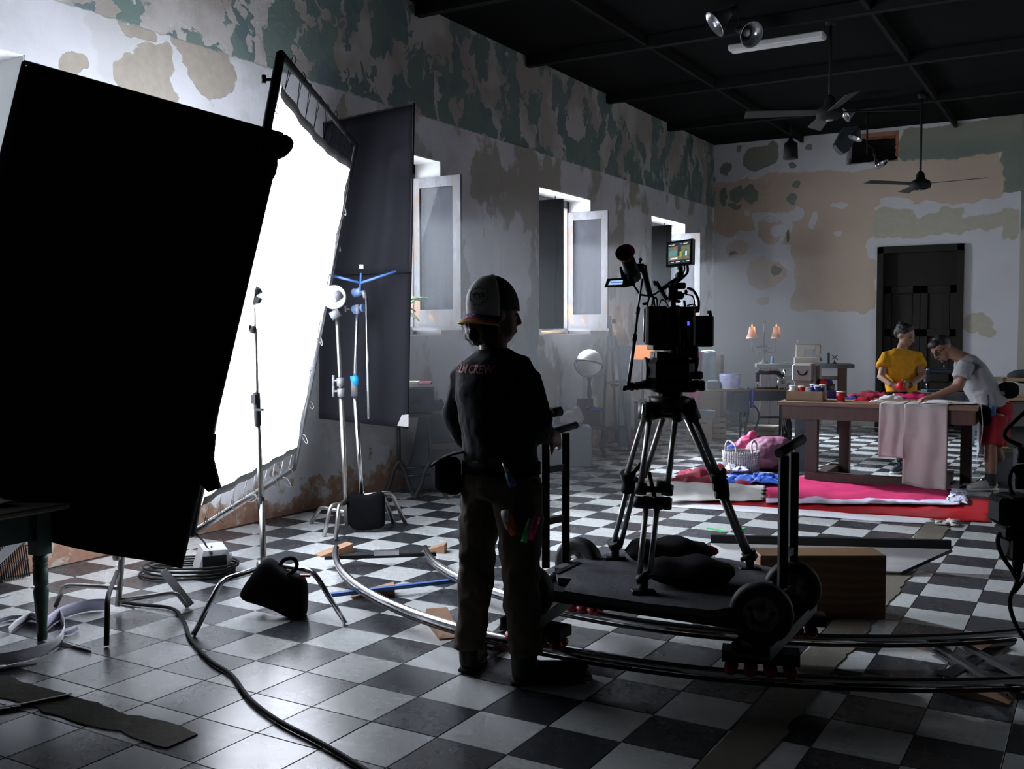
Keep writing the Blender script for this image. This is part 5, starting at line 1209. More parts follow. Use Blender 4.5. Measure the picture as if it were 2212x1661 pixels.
# badge printed on the white panel: outlined shield with block letters
bt, bp = PI + CO + .22, 1.28
out = [(-.42, -.10), (-.36, -.20), (-.12, -.20), (.0, -.26), (.12, -.20), (.36, -.20), (.42, -.10), (.42, .12), (.34, .20), (.20, .22), (.16, .32), (-.16, .32), (-.20, .22), (-.34, .20), (-.42, .12)]
MB().tube([cap_pt(bt + x, bp + y) for x, y in out], .0012, 5, closed=True).build('badge_outline', 'cap_black', cp)
MB().tube([cap_pt(bt + x, bp + .13) for x in (-.30, -.1, .1, .30)], .0010, 5).build('badge_line', 'cap_black', cp)
def text_pts(txt, size, bold=0.0):
    """triangulated outlines of a word in its own plane"""
    cu = bpy.data.curves.new('lettering', 'FONT'); cu.body = txt; cu.size = size; cu.align_x = 'CENTER'; cu.align_y = 'CENTER'; cu.offset = bold; cu.resolution_u = 3
    ob = bpy.data.objects.new('lettering', cu); COL.objects.link(ob); dg = bpy.context.evaluated_depsgraph_get(); me = bpy.data.meshes.new_from_object(ob.evaluated_get(dg))
    vs = [v.co.copy() for v in me.vertices]; fs = [tuple(p.vertices) for p in me.polygons]
    bpy.data.objects.remove(ob); bpy.data.meshes.remove(me); return vs, fs
vs, fs = text_pts('HIPPOY', .20, .004)
MB().add([cap_pt(bt + v.x * .95, bp + .02 - v.y) for v in vs], fs).build('badge_lettering', 'cap_black', cp)
# curly hair under the cap
random.seed(5); mb = MB()
for k in range(70):
    t = PI + random.uniform(-1.5, 1.5); zz = random.uniform(-.125, -.02); r = .088 + random.uniform(-.01, .014) - max(0, -zz - .09) * .5
    mb.ball(hc + RC @ V3((r * math.cos(t) - .02, r * .88 * math.sin(t), zz)), random.uniform(.016, .026), 7, 5)
flesh(mb, 'hair', 'hair_brown', man, .008, 1, .014, .02)
# lettering across the back
from mathutils.bvhtree import BVHTree
vs, fs = text_pts('FILM CREW', .050, .0016)
bpy.context.view_layer.update(); bvh = BVHTree.FromObject(sw, bpy.context.evaluated_depsgraph_get()); og = ORG[sw.name]; tc0 = A(1040, 797, 4.28) - fd * .6 - og; P = []
for v in vs:
    o_ = tc0 - lf * v.x + UP * v.y; hit = bvh.ray_cast(o_, fd); P.append((hit[0] if hit[0] is not None else o_ + fd * .45) - fd * .004 + og)
MB().add(P, fs).build('lettering', simple('print_red', (.34, .10, .10), .8).m, sw)
# belt, tool pouch, tape rolls, blue tool
mb = MB(); loft(mb, [pelv + UP * .02, pelv - UP * .03], [(.188, .148), (.188, .150)], lf, 24); mb.build('belt', 'black_cloth', man)
pc = A(968, 1025, 4.36); po = MB().box(pc, (.11, .09, .15), frame(HR, UP + HR * -.15), .02).box(A(978, 1050, 4.34), (.085, .07, .07), frame(HR, UP), .02).build('tool_pouch', 'black_cloth', man)
MB().sheet(lambda u, v: A(1003, 976, 4.34).lerp(A(933, 1006, 4.36), u) + HF * .10 * (v - .5) + UP * .012 * math.sin(u * PI), 10, 4, .006).build('flap', 'black_cloth', po)
MB().tube(catmull([A(948, 1002, 4.33), A(944, 1018, 4.33), A(948, 1026, 4.33), A(953, 1012, 4.33), A(955, 1000, 4.33)], 4), .006, 6).build('strap', 'black_cloth', po)
def roll(px_, py_, d, axis, m, r=.042, w_=.024): return MB().lathe([(r * .55, -w_ / 2), (r, -w_ / 2), (r, w_ / 2), (r * .55, w_ / 2)], at_d(px_, py_, d), axis, 24, cap=False).lathe([(r * .54, w_ / 2), (r * .54, -w_ / 2)], at_d(px_, py_, d), axis, 24, cap=False)
ax1 = HR * .93 - UP * .32 - HF * .12
roll(1104, 1134, 4.08, HR * .93 + UP * .30 - HF * .12, 0).build('tape_roll', 'orange_tape', man); roll(1095, 1122, 4.085, HR * .93 + UP * .30 - HF * .12, 0, .040).build('tape_roll', 'paper_white', man)
roll(1140, 1146, 4.06, ax1, 0, .05).build('tape_roll', 'green_tape', man); roll(1152, 1141, 4.055, ax1, 0, .05).build('tape_roll', 'pink_tape', man)
MB().tube([A(1088, 1000, 4.13), A(1096, 1022, 4.12)], .008, 8).build('tool_shaft', 'steel_worn', man); MB().tube([A(1096, 1022, 4.12), A(1108, 1050, 4.10)], [.013, .017], 8).build('tool_handle', 'blue_paint', man)
MB().lathe([(.034, -.008), (.036, 0), (.034, .008)], wrR + (wrR - elR).normalized() * .005, (wrR - elR), 16, cap=False).build('bracelet', 'cap_black', man)

# ---- woman in mustard shirt behind the table
DW = 10.75
W = lambda x, y, d=0.0: at_d(x, y, DW + d)
wo = thing('person', 'person in mustard yellow shirt standing behind the table holding a red ball', 'person', at_z(1943, 1024))
fw_ = (-HF * .93 + HR * .25).normalized(); lw = UP.cross(fw_)
hcw = W(1955, 725); hfw = (-HF * .72 + HR * .62 - UP * .30).normalized()
mb = MB(); R2, k2 = head(mb, hcw, hfw, UP * .95 + HF * .1, .235)
nk = W(1946, 757); loft(mb, [hcw - UP * .05, nk, nk - UP * .08], [.052, .052, .07], lw)
loft(mb, [nk + UP * .0, W(1945, 775), W(1946, 815), W(1947, 850), W(1946, 870)], [(.10, .07), (.165, .095), (.15, .10), (.15, .10), (.16, .11)], lw)
sA, sB = W(1912, 770, -.02), W(1983, 769, .02); eA, eB = W(1903, 814, -.10), W(1993, 812, -.10); wA, wB = W(1927, 832, -.24), W(1965, 832, -.24)
for a_, e_, w_ in ((sA, eA, wA), (sB, eB, wB)): loft(mb, [a_ - UP * .05, e_, w_], [.044, .042, .028], lw, 12)
hand(mb, wA, W(1942, 836, -.28) - wA, UP * .2 + HF, .18, .45); hand(mb, wB, W(1948, 834, -.28) - wB, UP * .1 + HF, .18, .45)
kn = W(1944, 935, -.06); an = at_z(1949, 1020) + UP * .10
loft(mb, [W(1946, 875), W(1946, 900), kn, an, an - UP * .06], [.10, .085, .055, .040, .040], lw, 12)
kn2 = W(1975, 935); an2 = at_z(1990, 1013) + UP * .10; loft(mb, [W(1960, 875), kn2, an2, an2 - UP * .06], [.09, .055, .040, .040], lw, 12)
bw = flesh(mb, 'body', 'skin_mid', wo, .011, 2); eyes(hcw, R2, k2, bw)
mb = MB(); loft(mb, [W(1945, 753), W(1945, 758), W(1945, 766), W(1945, 782), W(1946, 810), W(1947, 835), W(1947, 851)], [(.080, .065), (.125, .08), (.175, .10), (.195, .118), (.180, .125), (.175, .125), (.170, .12)], lw, 22)
for a_, e_ in ((sA, eA), (sB, eB)): loft(mb, [W(1945, 766).lerp(a_, .55), a_ + UP * .0, a_ - UP * .04, a_.lerp(e_, .55)], [.060, .060, .070, .074], lw, 14)
flesh(mb, 'shirt', 'tee_mustard', wo, .012, 2, .026, .10)
mb = MB(); loft(mb, [W(1947, 846), W(1947, 856)], [(.170, .125), (.172, .127)], lw, 22); mb.build('belt', 'black_cloth', wo)
mb = MB(); loft(mb, [W(1947, 852), W(1947, 872), W(1947, 890)], [(.168, .125), (.18, .135), (.15, .12)], lw, 22); loft(mb, [W(1938, 880), kn, an + UP * .01], [.105, .078, .062], lw, 16); loft(mb, [W(1964, 880), kn2, an2 + UP * .01], [.105, .078, .062], lw, 16)
flesh(mb, 'trousers', 'jeans_dark', wo, .013, 2, .016, .1)
random.seed(9); mb = MB(); Rh = R2
mb.ball(hcw + Rh @ V3((-.022, 0, .048)), (.098, .090, .086), 18, 12, Rh); mb.ball(hcw + Rh @ V3((-.075, 0, .02)), (.05, .075, .07), 14, 10, Rh)
for k in range(26):
    t = random.uniform(0, 2 * PI); mb.ball(hcw + Rh @ V3((-.03 + .085 * math.cos(t) * .8, .085 * math.sin(t), .085 + random.uniform(-.01, .035))), random.uniform(.018, .03), 7, 5)
flesh(mb, 'hair', 'hair_black', wo, .010, 1, .012, .03)
def shoe(parent, f0, dirv, L, m, sole='sneaker_white'):
    dirv = V3(dirv).normalized(); s_ = UP.cross(dirv); mb = MB(); f0 = V3((f0.x, f0.y, 0))
    loft(mb, [f0 - dirv * L * .46 + UP * .06, f0 - dirv * L * .36 + UP * .055, f0 - dirv * L * .05 + UP * .06, f0 + dirv * L * .25 + UP * .045, f0 + dirv * L * .44 + UP * .035, f0 + dirv * L * .5 + UP * .03], [(.026, .035), (.036, .045), (.040, .048), (.044, .034), (.036, .024), (.016, .014)], s_, 14)
    loft(mb, [f0 - dirv * L * .28 + UP * .05, f0 - dirv * L * .28 + UP * .10], [(.038, .055), (.036, .05)], s_, 12)
    o = flesh(mb, 'shoe', m, parent, .009, 2)
    mb = MB(); loft(mb, [f0 - dirv * L * .48 + UP * .013, f0 + dirv * L * .0 + UP * .013, f0 + dirv * L * .3 + UP * .013, f0 + dirv * L * .51 + UP * .016], [(.034, .013), (.040, .013), (.047, .013), (.022, .012)], s_, 12); mb.build('sole', sole, o)
    MB().tube(catmull([f0 + dirv * L * .02 + UP * .10 + s_ * .02, f0 + dirv * L * .10 + UP * .125 + s_ * .03, f0 + dirv * L * .14 + UP * .10, f0 + dirv * L * .06 + UP * .105 - s_ * .02, f0 + dirv * L * .16 + UP * .08 - s_ * .03], 4), .005, 5).build('lace', 'black_cloth' if m != 'sneaker_white' else 'sock_dark', o)
shoe(wo, at_z(1941, 1022) , -HR * .8 - HF * .6, .26, 'sneaker_dark'); shoe(wo, at_z(1992, 1014), HR * .2 - HF * .9, .26, 'sneaker_dark')
MB().lathe([(.030, -.010), (.032, 0), (.030, .010)], wB, wB - eB, 16, cap=False).build('wristwatch', 'cap_black', wo)
rb = MB().ball(W(1945, 833, -.30), .042, 14, 10); tag(rb.build('red_ball', simple('ball_red', (.60, .01, .03), .5).m), 'small red yarn ball held in both hands of the person in yellow', 'ball')

# ---- man in grey shirt bending over the table
DM = 9.35
G = lambda x, y, d=0.0: at_d(x, y, DM + d)
gm = thing('person', 'person in grey shirt, red shorts and glasses bending over the table', 'person', at_z(2125, 1062))
fg = (-HR * .97 - HF * .1).normalized(); lg = UP.cross(fg)
hcg = G(2034, 752, .25); hfg = (-HR * .74 - UP * .62 - HF * .22).normalized()
mb = MB(); R3, k3 = head(mb, hcg, hfg, UP * .78 - HR * .62, .235)
ng = G(2068, 768, .22); loft(mb, [hcg + HR * .03 - UP * .0, ng, G(2088, 780, .2)], [.058, .060, .075], lg)
s1_, s2_ = G(2084, 790, .02), G(2086, 790, .40); hipc = G(2152, 880, .12)
loft(mb, [G(2082, 778, .2), G(2098, 800, .2), G(2122, 838, .16), hipc, hipc - UP * .07], [(.10, .08), (.17, .10), (.155, .105), (.15, .11), (.14, .11)], lg)
e1_, w1_ = G(2072, 836, -.02), G(2020, 856, .02); e2_, w2_ = G(2062, 838, .45), G(2012, 858, .35)
for a_, e_, w_ in ((s1_, e1_, w1_), (s2_, e2_, w2_)): loft(mb, [a_ - UP * .04, e_, w_], [.052, .042, .028], lg, 12)
hand(mb, w1_, G(1990, 860, .05) - w1_, -UP, .19, .55); hand(mb, w2_, G(1988, 862, .33) - w2_, -UP, .19, .5)
k1_, a1_ = G(2140, 965, -.03), at_z(2140, 1060) + UP * .10; k2_, a2_ = G(2150, 965, .28), at_z(2168, 1038) + UP * .10
for h_, k_, a_ in ((G(2150, 895, .02), k1_, a1_), (G(2156, 895, .26), k2_, a2_)): loft(mb, [h_, k_, a_.lerp(k_, .55), a_, a_ - UP * .07], [.09, .055, .056, .038, .040], lg, 14)
bg_ = flesh(mb, 'body', 'skin_tan', gm, .011, 2); eyes(hcg, R3, k3, bg_)
mb = MB(); loft(mb, [G(2075, 773, .2), G(2084, 782, .2), G(2100, 804, .19), G(2118, 836, .17), G(2138, 868, .14), G(2146, 884, .13)], [(.075, .07), (.16, .10), (.20, .125), (.185, .135), (.18, .14), (.185, .14)], lg, 22)
for a_, e_ in ((s1_, e1_), (s2_, e2_)): loft(mb, [a_ + HR * .02 + UP * .02, a_.lerp(e_, .25), a_.lerp(e_, .60)], [.078, .080, .076], lg, 14)
loft(mb, [G(2118, 850, .1), G(2125, 878, .08)], [(.12, .08), (.10, .05)], lg, 14)
flesh(mb, 'shirt', 'tee_grey', gm, .012, 2, .026, .11)
mb = MB(); loft(mb, [G(2152, 872, .13), hipc - UP * .02, hipc - UP * .10], [(.168, .125), (.172, .135), (.16, .13)], lg, 20); loft(mb, [G(2150, 900, .02), G(2146, 930, .0), G(2142, 962, -.02)], [.110, .104, .098], lg, 16); loft(mb, [G(2158, 900, .25), G(2156, 930, .26), G(2152, 962, .27)], [.110, .104, .098], lg, 16)
flesh(mb, 'shorts', 'shorts_red', gm, .012, 2, .018, .10)
mb = MB(); mb.ball(hcg + R3 @ V3((-.022, 0, .040)), (.094, .084, .084), 18, 12, R3); mb.ball(hcg + R3 @ V3((.040, 0, .082)), (.055, .070, .036), 12, 8, R3); flesh(mb, 'hair', 'hair_black', gm, .010, 1, .010, .03)
mb = MB().ball(hcg + R3 @ V3((.076, 0, -.105)), (.020, .026, .022), 10, 8, R3).ball(hcg + R3 @ V3((.096, 0, -.050)), (.010, .028, .006), 10, 6, R3); mb.build('beard', 'hair_black', gm)
mb = MB()
for s_ in (-1, 1): mb.lathe([(.024, -.003), (.025, 0), (.024, .003), (.0, .002)], hcg + R3 @ V3((.098, s_ * .032, .004)), hfg, 16, cap=False); mb.tube([hcg + R3 @ V3((.098, s_ * .055, .008)), hcg + R3 @ V3((.0, s_ * .082, .008))], .003, 6)
mb.tube([hcg + R3 @ V3((.10, -.012, .008)), hcg + R3 @ V3((.10, .012, .008))], .003, 6); mb.build('glasses', 'lens_dark', gm)
mb = MB(); mb.box(G(2178, 843, .05), (.20, .14, .16), frame(HR, UP + HR * .45), .04); mb.build('waist_pack', 'black_cloth', gm, sub=2)
MB().lathe([(.0, 0), (.020, 0), (.020, .004)], G(2166, 850, -.045), -HF, 16).build('pack_emblem', 'grey_cast', gm)
mb = MB(); mb.box(G(2128, 900, -.05), (.10, .06, .16), frame(HR, UP), .02); po = mb.build('hip_pouch', 'black_cloth', gm); MB().box(G(2144, 888, -.06), (.05, .04, .10), frame(HR, UP), .01).build('bottle', 'blue_paint', po); MB().tube([G(2136, 885, -.07), G(2134, 852, -.07)], .005, 6).build('tool', 'black_metal', po)
for a_ in (a1_, a2_): MB().lathe([(.046, 0), (.050, .05), (.052, .11), (.046, .115)], (a_.x, a_.y, .05), seg=16, cap=False).build('sock', 'sock_dark', gm)
shoe(gm, at_z(2122, 1060), -HR * .98 - HF * .1, .30, 'sneaker_white'); shoe(gm, at_z(2150, 1040), -HR * .98 - HF * .1, .29, 'sneaker_white')
# ---------------------------------------------------------------- the film set at the far end
simple('wood_dark', (.05, .030, .025), .5, var=.3, scale=6, stretch=(5, 1, 1)); simple('wood_redbrown', (.075, .034, .026), .5, var=.3, scale=6, stretch=(5, 1, 1)); simple('wood_blue_and_shade', (.05, .06, .085), .5, var=.3, scale=6)
simple('wood_grey', (.085, .082, .085), .6, var=.25, scale=6); simple('wood_light', (.40, .26, .15), .65, var=.2, scale=7); simple('wood_mid', (.20, .12, .075), .6, var=.25, scale=7)
simple('canvas', (.50, .45, .44), .95, var=.10, scale=5, bump=.2, spec=.1); simple('canvas_white', (.66, .65, .63), .95, var=.08, scale=4, spec=.1)
simple('satin_red', (.45, .012, .020), .35, var=.15, scale=6); simple('cloth_magenta', (.50, .020, .110), .7, var=.15, scale=5, spec=.2); simple('cloth_wine', (.24, .012, .035), .7, var=.2, scale=5, spec=.2)
simple('cloth_blue', (.03, .11, .55), .6, var=.2, scale=6); simple('cloth_lav', (.58, .57, .72), .8, var=.06); simple('cloth_pink', (.55, .05, .16), .5, var=.15, scale=6); simple('cloth_mauve', (.24, .085, .15), .55, var=.2, scale=6); simple('cloth_aqua', (.36, .46, .52), .9, var=.1)
simple('rope_white', (.52, .50, .50), .9, var=.12, scale=30, bump=.4); simple('wicker', (.36, .33, .27), .85, var=.4, scale=40, bump=.6)
simple('cardboard', (.34, .24, .16), .85, var=.1); simple('cardboard_grey', (.26, .21, .18), .85, var=.1); simple('iron_black', (.020, .021, .023), .4, .3, var=.2); simple('iron_blue', (.035, .045, .065), .4, .2, var=.2)
simple('plastic_cream', (.50, .42, .33), .5, var=.08); simple('case_beige', (.30, .28, .27), .7, var=.12); simple('globe_cream', (.62, .60, .56), .6, var=.10, scale=6); simple('thread_blue', (.02, .22, .55), .7); simple('thread_red', (.50, .01, .02), .7); simple('thread_navy', (.02, .03, .22), .7); simple('thread_white', (.65, .64, .68), .8)
simple('linen_grey', (.20, .22, .25), .9, var=.15); simple('cloth_dark', (.045, .050, .060), .95, var=.2, spec=.1); simple('brass_old', (.055, .052, .05), .5, .3, var=.2)
def fsheet(name, label, cat, quadpx, z, amp, m, nu=26, nv=18, seed=0, fscale=5.0, z2=None, group=None, thick=.004):
    """cloth lying on the floor: quad given by its four corners, with soft folds"""
    c = [at_z(x, y, 0) for x, y in quadpx]
    def f(u, v):
        q = (c[3] * (1 - u) + c[2] * u) * (1 - v) + (c[0] * (1 - u) + c[1] * u) * v
        e = mnoise.noise(V3((q.x * fscale, q.y * fscale * .6, seed))) ; e2 = mnoise.noise(V3((q.x * fscale * 2.7, q.y * fscale * 2.2, seed + 9)))
        rx = .05 * mnoise.noise(V3((u * 6, seed, v * 6))); h = max(0, e * .8 + .35 + e2 * .4) * amp * (.35 + .65 * min(1, 6 * min(u, 1 - u, v, 1 - v)))
        return V3((q.x + rx, q.y + .05 * mnoise.noise(V3((v * 6, u * 6, seed + 4))), z + h))
    return tag(MB().sheet(f, nu, nv, thick).build(name, m), label, cat, group)
fsheet('paper_backing', 'long white paper sheet under the red satin on the floor', 'paper', [(1440, 1060), (2090, 1090), (2062, 1137), (1425, 1094)], .004, .004, 'paper_white', 20, 8, 1, thick=.001)
fsheet('red_satin', 'shiny red satin cloth spread along the front of the fabrics', 'cloth', [(1500, 1060), (2150, 1076), (2142, 1130), (1490, 1086)], .006, .018, 'satin_red', 60, 20, 2, 7)
fsheet('dark_red_cloth', 'dark red cloth heaped behind the white canvas on the floor', 'cloth', [(1470, 1020), (1640, 1022), (1640, 1060), (1444, 1052)], .01, .12, 'cloth_wine', 40, 26, 3, 4)
fsheet('magenta_cloth', 'wide flat magenta cloth lying in front of the table', 'cloth', [(1640, 1030), (2046, 1052), (2058, 1092), (1660, 1092)], .021, .022, 'cloth_magenta', 50, 24, 4, 4)
fsheet('white_canvas', 'white canvas sheet with wavy edge left on the red cloth', 'cloth', [(1450, 1046), (1652, 1056), (1650, 1088), (1438, 1092)], .028, .055, 'canvas_white', 40, 20, 5, 2.2)
fsheet('blue_cloth', 'bright blue cloth bunched between the canvas and the magenta cloth', 'cloth', [(1570, 1036), (1690, 1038), (1684, 1058), (1566, 1054)], .04, .10, 'cloth_blue', 30, 16, 6, 6)
fsheet('lavender_cloth', 'small pale lavender cloth lying on the blue one', 'cloth', [(1566, 1022), (1592, 1022), (1618, 1042), (1570, 1040)], .10, .08, 'cloth_lav', 18, 14, 7, 6)
fsheet('white_border_cloth', 'long white cloth border along the magenta cloth', 'cloth', [(1655, 1084), (2078, 1087), (2072, 1098), (1655, 1094)], .028, .035, 'cloth_lav', 60, 6, 8, 5)
fsheet('white_end_cloth', 'folded white cloth piece at the right end of the magenta cloth', 'cloth', [(2056, 1060), (2088, 1068), (2086, 1094), (2050, 1092)], .03, .03, 'cloth_lav', 14, 10, 9, 6)
fsheet('paper_bag_scrap', 'torn beige paper scrap at the front of the red satin', 'paper', [(2024, 1126), (2066, 1130), (2072, 1140), (2018, 1136)], .01, .05, 'canvas', 12, 8, 10, 9)

# ---- work table
tFL, tFR = at_z(1678, 867, .79), at_z(2112, 880, .79); e1 = (tFR - tFL); wT = e1.length; e1 = e1.normalized(); e2 = UP.cross(e1); dT = .95
T = lambda a, b, z: tFL + e1 * a + e2 * b + V3((0, 0, z - .79))
wt = thing('work_table', 'long dark wooden work table with sled feet holding the sewing things', 'table', T(wT / 2, dT / 2, 0))
def tb(name, a0, a1, b0, b1, z0, z1, m, par): return MB().hexa([T(a0, b0, z0), T(a1, b0, z0), T(a1, b1, z0), T(a0, b1, z0), T(a0, b0, z1), T(a1, b0, z1), T(a1, b1, z1), T(a0, b1, z1)]).build(name, m, par)
tb('tabletop', 0, wT, 0, dT, .755, .79, 'wood_mid', wt); tb('apron', .02, wT - .02, .03, .06, .62, .756, 'wood_redbrown', wt); tb('apron', .02, wT - .02, dT - .06, dT - .03, .62, .756, 'wood_redbrown', wt)
tb('apron', .02, .05, .03, dT - .03, .62, .756, 'wood_blue_and_shade', wt); tb('apron', wT - .05, wT - .02, .03, dT - .03, .62, .756, 'wood_mid', wt)
tb('leg', .0, .13, dT - .18, dT - .05, 0, .756, 'wood_blue_and_shade', wt); tb('leg', .27, .38, .06, .16, 0, .63, 'wood_dark', wt); tb('leg', .46, .56, dT - .2, dT - .1, 0, .63, 'wood_redbrown', wt); tb('leg', wT - .36, wT - .26, .06, .16, 0, .63, 'wood_dark', wt); tb('leg', wT - .2, wT - .1, dT - .2, dT - .1, 0, .63, 'wood_dark', wt)  # left leg and end apron coloured blue-grey for the shade on them
tb('foot_beam', .27, wT - .26, .03, .13, .02, .10, 'wood_dark', wt); tb('foot_beam', .36, .46, .10, dT - .1, .02, .10, 'wood_dark', wt); tb('foot_beam', wT - .36, wT - .26, .10, dT - .1, .02, .10, 'wood_dark', wt)
# canvas hanging over the front edge
c0, c1 = (at_z(1913, 869, .79) - tFL).dot(e1), (at_z(2055, 873, .79) - tFL).dot(e1)
tc = thing('canvas_drape', 'pale canvas cloth draped over the front of the work table', 'cloth', T((c0 + c1) / 2, 0, 0))
def drape(L0, L1, a0, a1):
    def f(u, v):
        a = a0 + (a1 - a0) * u; L = L0 + (L1 - L0) * u
        w_ = .012 * math.sin(u * 11 + v * 3) * min(1, v * 3) + .010 * mnoise.noise(V3((u * 5, v * 5, 2.2)))
        if v < .25: return T(a, .40 * (1 - v / .25) - .012, .797 + .004 * math.sin(u * 9))
        return T(a + .02 * (v - .25) * (u - .5), -.016 - w_ * .8 - .03 * (v - .25), .797 - (v - .25) / .75 * L)
    return f
cm = c0 + (c1 - c0) * .37
MB().sheet(drape(.50, .50, c0, cm), 14, 24, .003).build('short_flap', 'canvas', tc); MB().sheet(drape(.74, .80, cm, c1), 22, 24, .003).build('long_flap', 'canvas', tc)
# cloth corner hanging at the right end
MB().sheet(lambda u, v: T(wT + .012 + .02 * math.sin(v * 4), .10 + .22 * u * (1 - .6 * v), .80 - .5 * v), 8, 12, .003).build('hanging_cloth', 'canvas', tc)
tag(MB().sheet(lambda u, v: T(c0 + .35 + .46 * u, .18 + .40 * v + .1 * u, .800 + .010 * math.sin(u * 7) * math.sin(v * 5) ** 2 + .004), 16, 10, .002).build('paper_pattern', 'paper_white'), 'white paper pattern sheet under the hands of the person in grey', 'paper')
def tpt(px_, py_, z=.79): return at_z(px_, py_, z)
def clump(name, label, cat, px_, py_, sx, sy, sz, m, z=.79, seed=0, rot=0):
    c = tpt(px_, py_, z); R = Matrix((e1, e2, UP)).transposed() @ rotz(rot)
    def f(u, v):
        x, y = (u - .5), (v - .5); e = max(0, 1 - (2 * x) ** 4) * max(0, 1 - (2 * y) ** 4)
        h = e * (.5 + .6 * mnoise.noise(V3((x * 5 + seed, y * 5, seed))) + .3 * mnoise.noise(V3((x * 13, y * 13, seed)))); return c + R @ V3((x * sx, y * sy, .002 + max(0, h) * sz))
    return tag(MB().sheet(f, 18, 12, .003).build(name, m), label, cat)
clump('pink_cloth', 'bunched magenta cloth under the hand of the person in grey', 'cloth', 1968, 861, .42, .25, .09, 'cloth_magenta', seed=1)
clump('dark_red_cloth', 'dark red cloth heap on the table left of the person in yellow', 'cloth', 1882, 858, .46, .25, .08, 'cloth_wine', seed=2)
clump('red_cloth', 'small bright red cloth at the table edge', 'cloth', 1868, 866, .22, .12, .05, 'satin_red', seed=3)
clump('white_lace', 'crumpled white lace beside the red cloth on the table', 'cloth', 1925, 862, .24, .14, .06, 'canvas_white', seed=4)
clump('white_ribbon', 'white measuring ribbon folded near the table edge', 'ribbon', 1897, 868, .16, .07, .03, 'thread_white', seed=5)
clump('blue_ribbon', 'shiny blue ribbon pile beside the red and white spool', 'ribbon', 1838, 862, .22, .14, .045, 'thread_navy', seed=6)
clump('white_scrap', 'loose white scraps on the table beside the blue ribbon', 'scrap', 1858, 862, .14, .10, .035, 'canvas_white', seed=7)
# tray of thread spools
q0, q1 = tpt(1697, 865), tpt(1778, 867); ty = thing('spool_tray', 'shallow cardboard tray of thread spools on the work table', 'tray', (q0 + q1) / 2)
ee = (q1 - q0).normalized(); en = UP.cross(ee); Lw = (q1 - q0).length
def trb(name, a0, a1, b0, b1, z0, z1): 
    X = lambda a, b, z: q0 + ee * a + en * b + V3((0, 0, z)); return MB().hexa([X(a0, b0, z0), X(a1, b0, z0), X(a1, b1, z0), X(a0, b1, z0), X(a0, b0, z1), X(a1, b0, z1), X(a1, b1, z1), X(a0, b1, z1)]).build(name, 'cardboard', ty)
trb('side', 0, Lw, 0, .012, 0, .095); trb('side', 0, Lw, .25, .262, 0, .095); trb('side', 0, .012, 0, .26, 0, .095); trb('side', Lw - .012, Lw, 0, .26, 0, .095); trb('bottom', 0, Lw, 0, .26, 0, .01)
def spool(name, label, c, r, h, m, rim='canvas_white'):
    t = thing(name, label, 'spool', c, 'thread spools'); c = V3(c)
    MB().lathe([(r * .82, .006), (r * .95, h * .3), (r * .95, h * .7), (r * .82, h - .006)], c, seg=16).build('thread', m, t); MB().lathe([(r * .7, 0), (r, .002), (r, .008), (r * .5, .010)], c, seg=16).lathe([(r * .5, h - .01), (r, h - .008), (r, h - .002), (r * .3, h)], c, seg=16).build('core', rim, t)
for k, (px_, m, h, lb) in enumerate(((1710, 'thread_white', .135, 'white thread spool standing leftmost in the tray'), (1729, 'thread_red', .135, 'red thread spool standing in the tray'), (1744, 'thread_white', .125, 'white thread spool right of the red one in the tray'), (1752, 'thread_navy', .15, 'blue thread spool at the back of the tray'), (1763, 'thread_navy', .14, 'blue thread spool with pale rim at the right of the tray'), (1772, 'cloth_aqua', .15, 'pale green thread spool at the right end of the tray'))):
    c = q0 + ee * (Lw * (px_ - 1697) / 81) + en * (.08 if k not in (3, 5) else .17) + V3((0, 0, .01)); spool('thread_spool', lb, c, .038, h, m)
spool('thread_spool', 'red and white spool standing alone beside the spool tray', tpt(1816, 867), .045, .10, 'thread_red')
cb = tpt(1800, 860); tag(MB().box(cb + V3((0, 0, .04)), (.12, .10, .08), Matrix((e1, e2, UP)).transposed(), .008).build('blue_box', 'thread_navy'), 'dark blue box behind the red and white spool', 'box')
# beige case on a box at the back of the table
cs = tpt(1736, 857); R_ = Matrix((e1, e2, UP)).transposed()
tag(MB().box(cs + V3((.03, 0, .08)), (.22, .16, .16), R_, .006).build('cardboard_box', 'cardboard_grey'), 'plain cardboard box supporting the beige case on the table', 'box')
kb = cs + V3((0, 0, .162)); k_ = thing('sewing_case', 'beige sewing machine case with dark handle on the table', 'case', kb)
MB().box(kb + V3((0, 0, .095)), (.225, .16, .19), R_, .02).build('shell', 'case_beige', k_); MB().tube(catmull([kb + R_ @ V3(p) for p in ((-.05, -.085, .115), (-.035, -.105, .085), (.0, -.110, .075), (.035, -.105, .085), (.05, -.085, .115))], 5), .008, 6).build('handle', 'iron_black', k_)
MB().box(kb + R_ @ V3((.13, 0, .07)), (.035, .15, .20), R_, .004).build('lid', 'wood_dark', k_)
# brown bundle at the right of the case
b_ = tpt(1781, 858); t = thing('yarn_basket', 'brown basket of dark yarn balls behind the spool tray', 'basket', b_)
MB().lathe([(.08, 0), (.10, .09), (.105, .14), (.095, .14), (.085, .02)], b_, seg=20, cap=False).build('basket', 'wood_dark', t)
for (dx, dy, m) in ((-.05, 0, 'cloth_wine'), (.0, .03, 'cloth_wine'), (.045, .0, 'thread_navy'), (.0, -.04, 'thread_red')): MB().ball(b_ + V3((dx, dy, .15)), .042, 12, 8).build('yarn_ball', m, t)

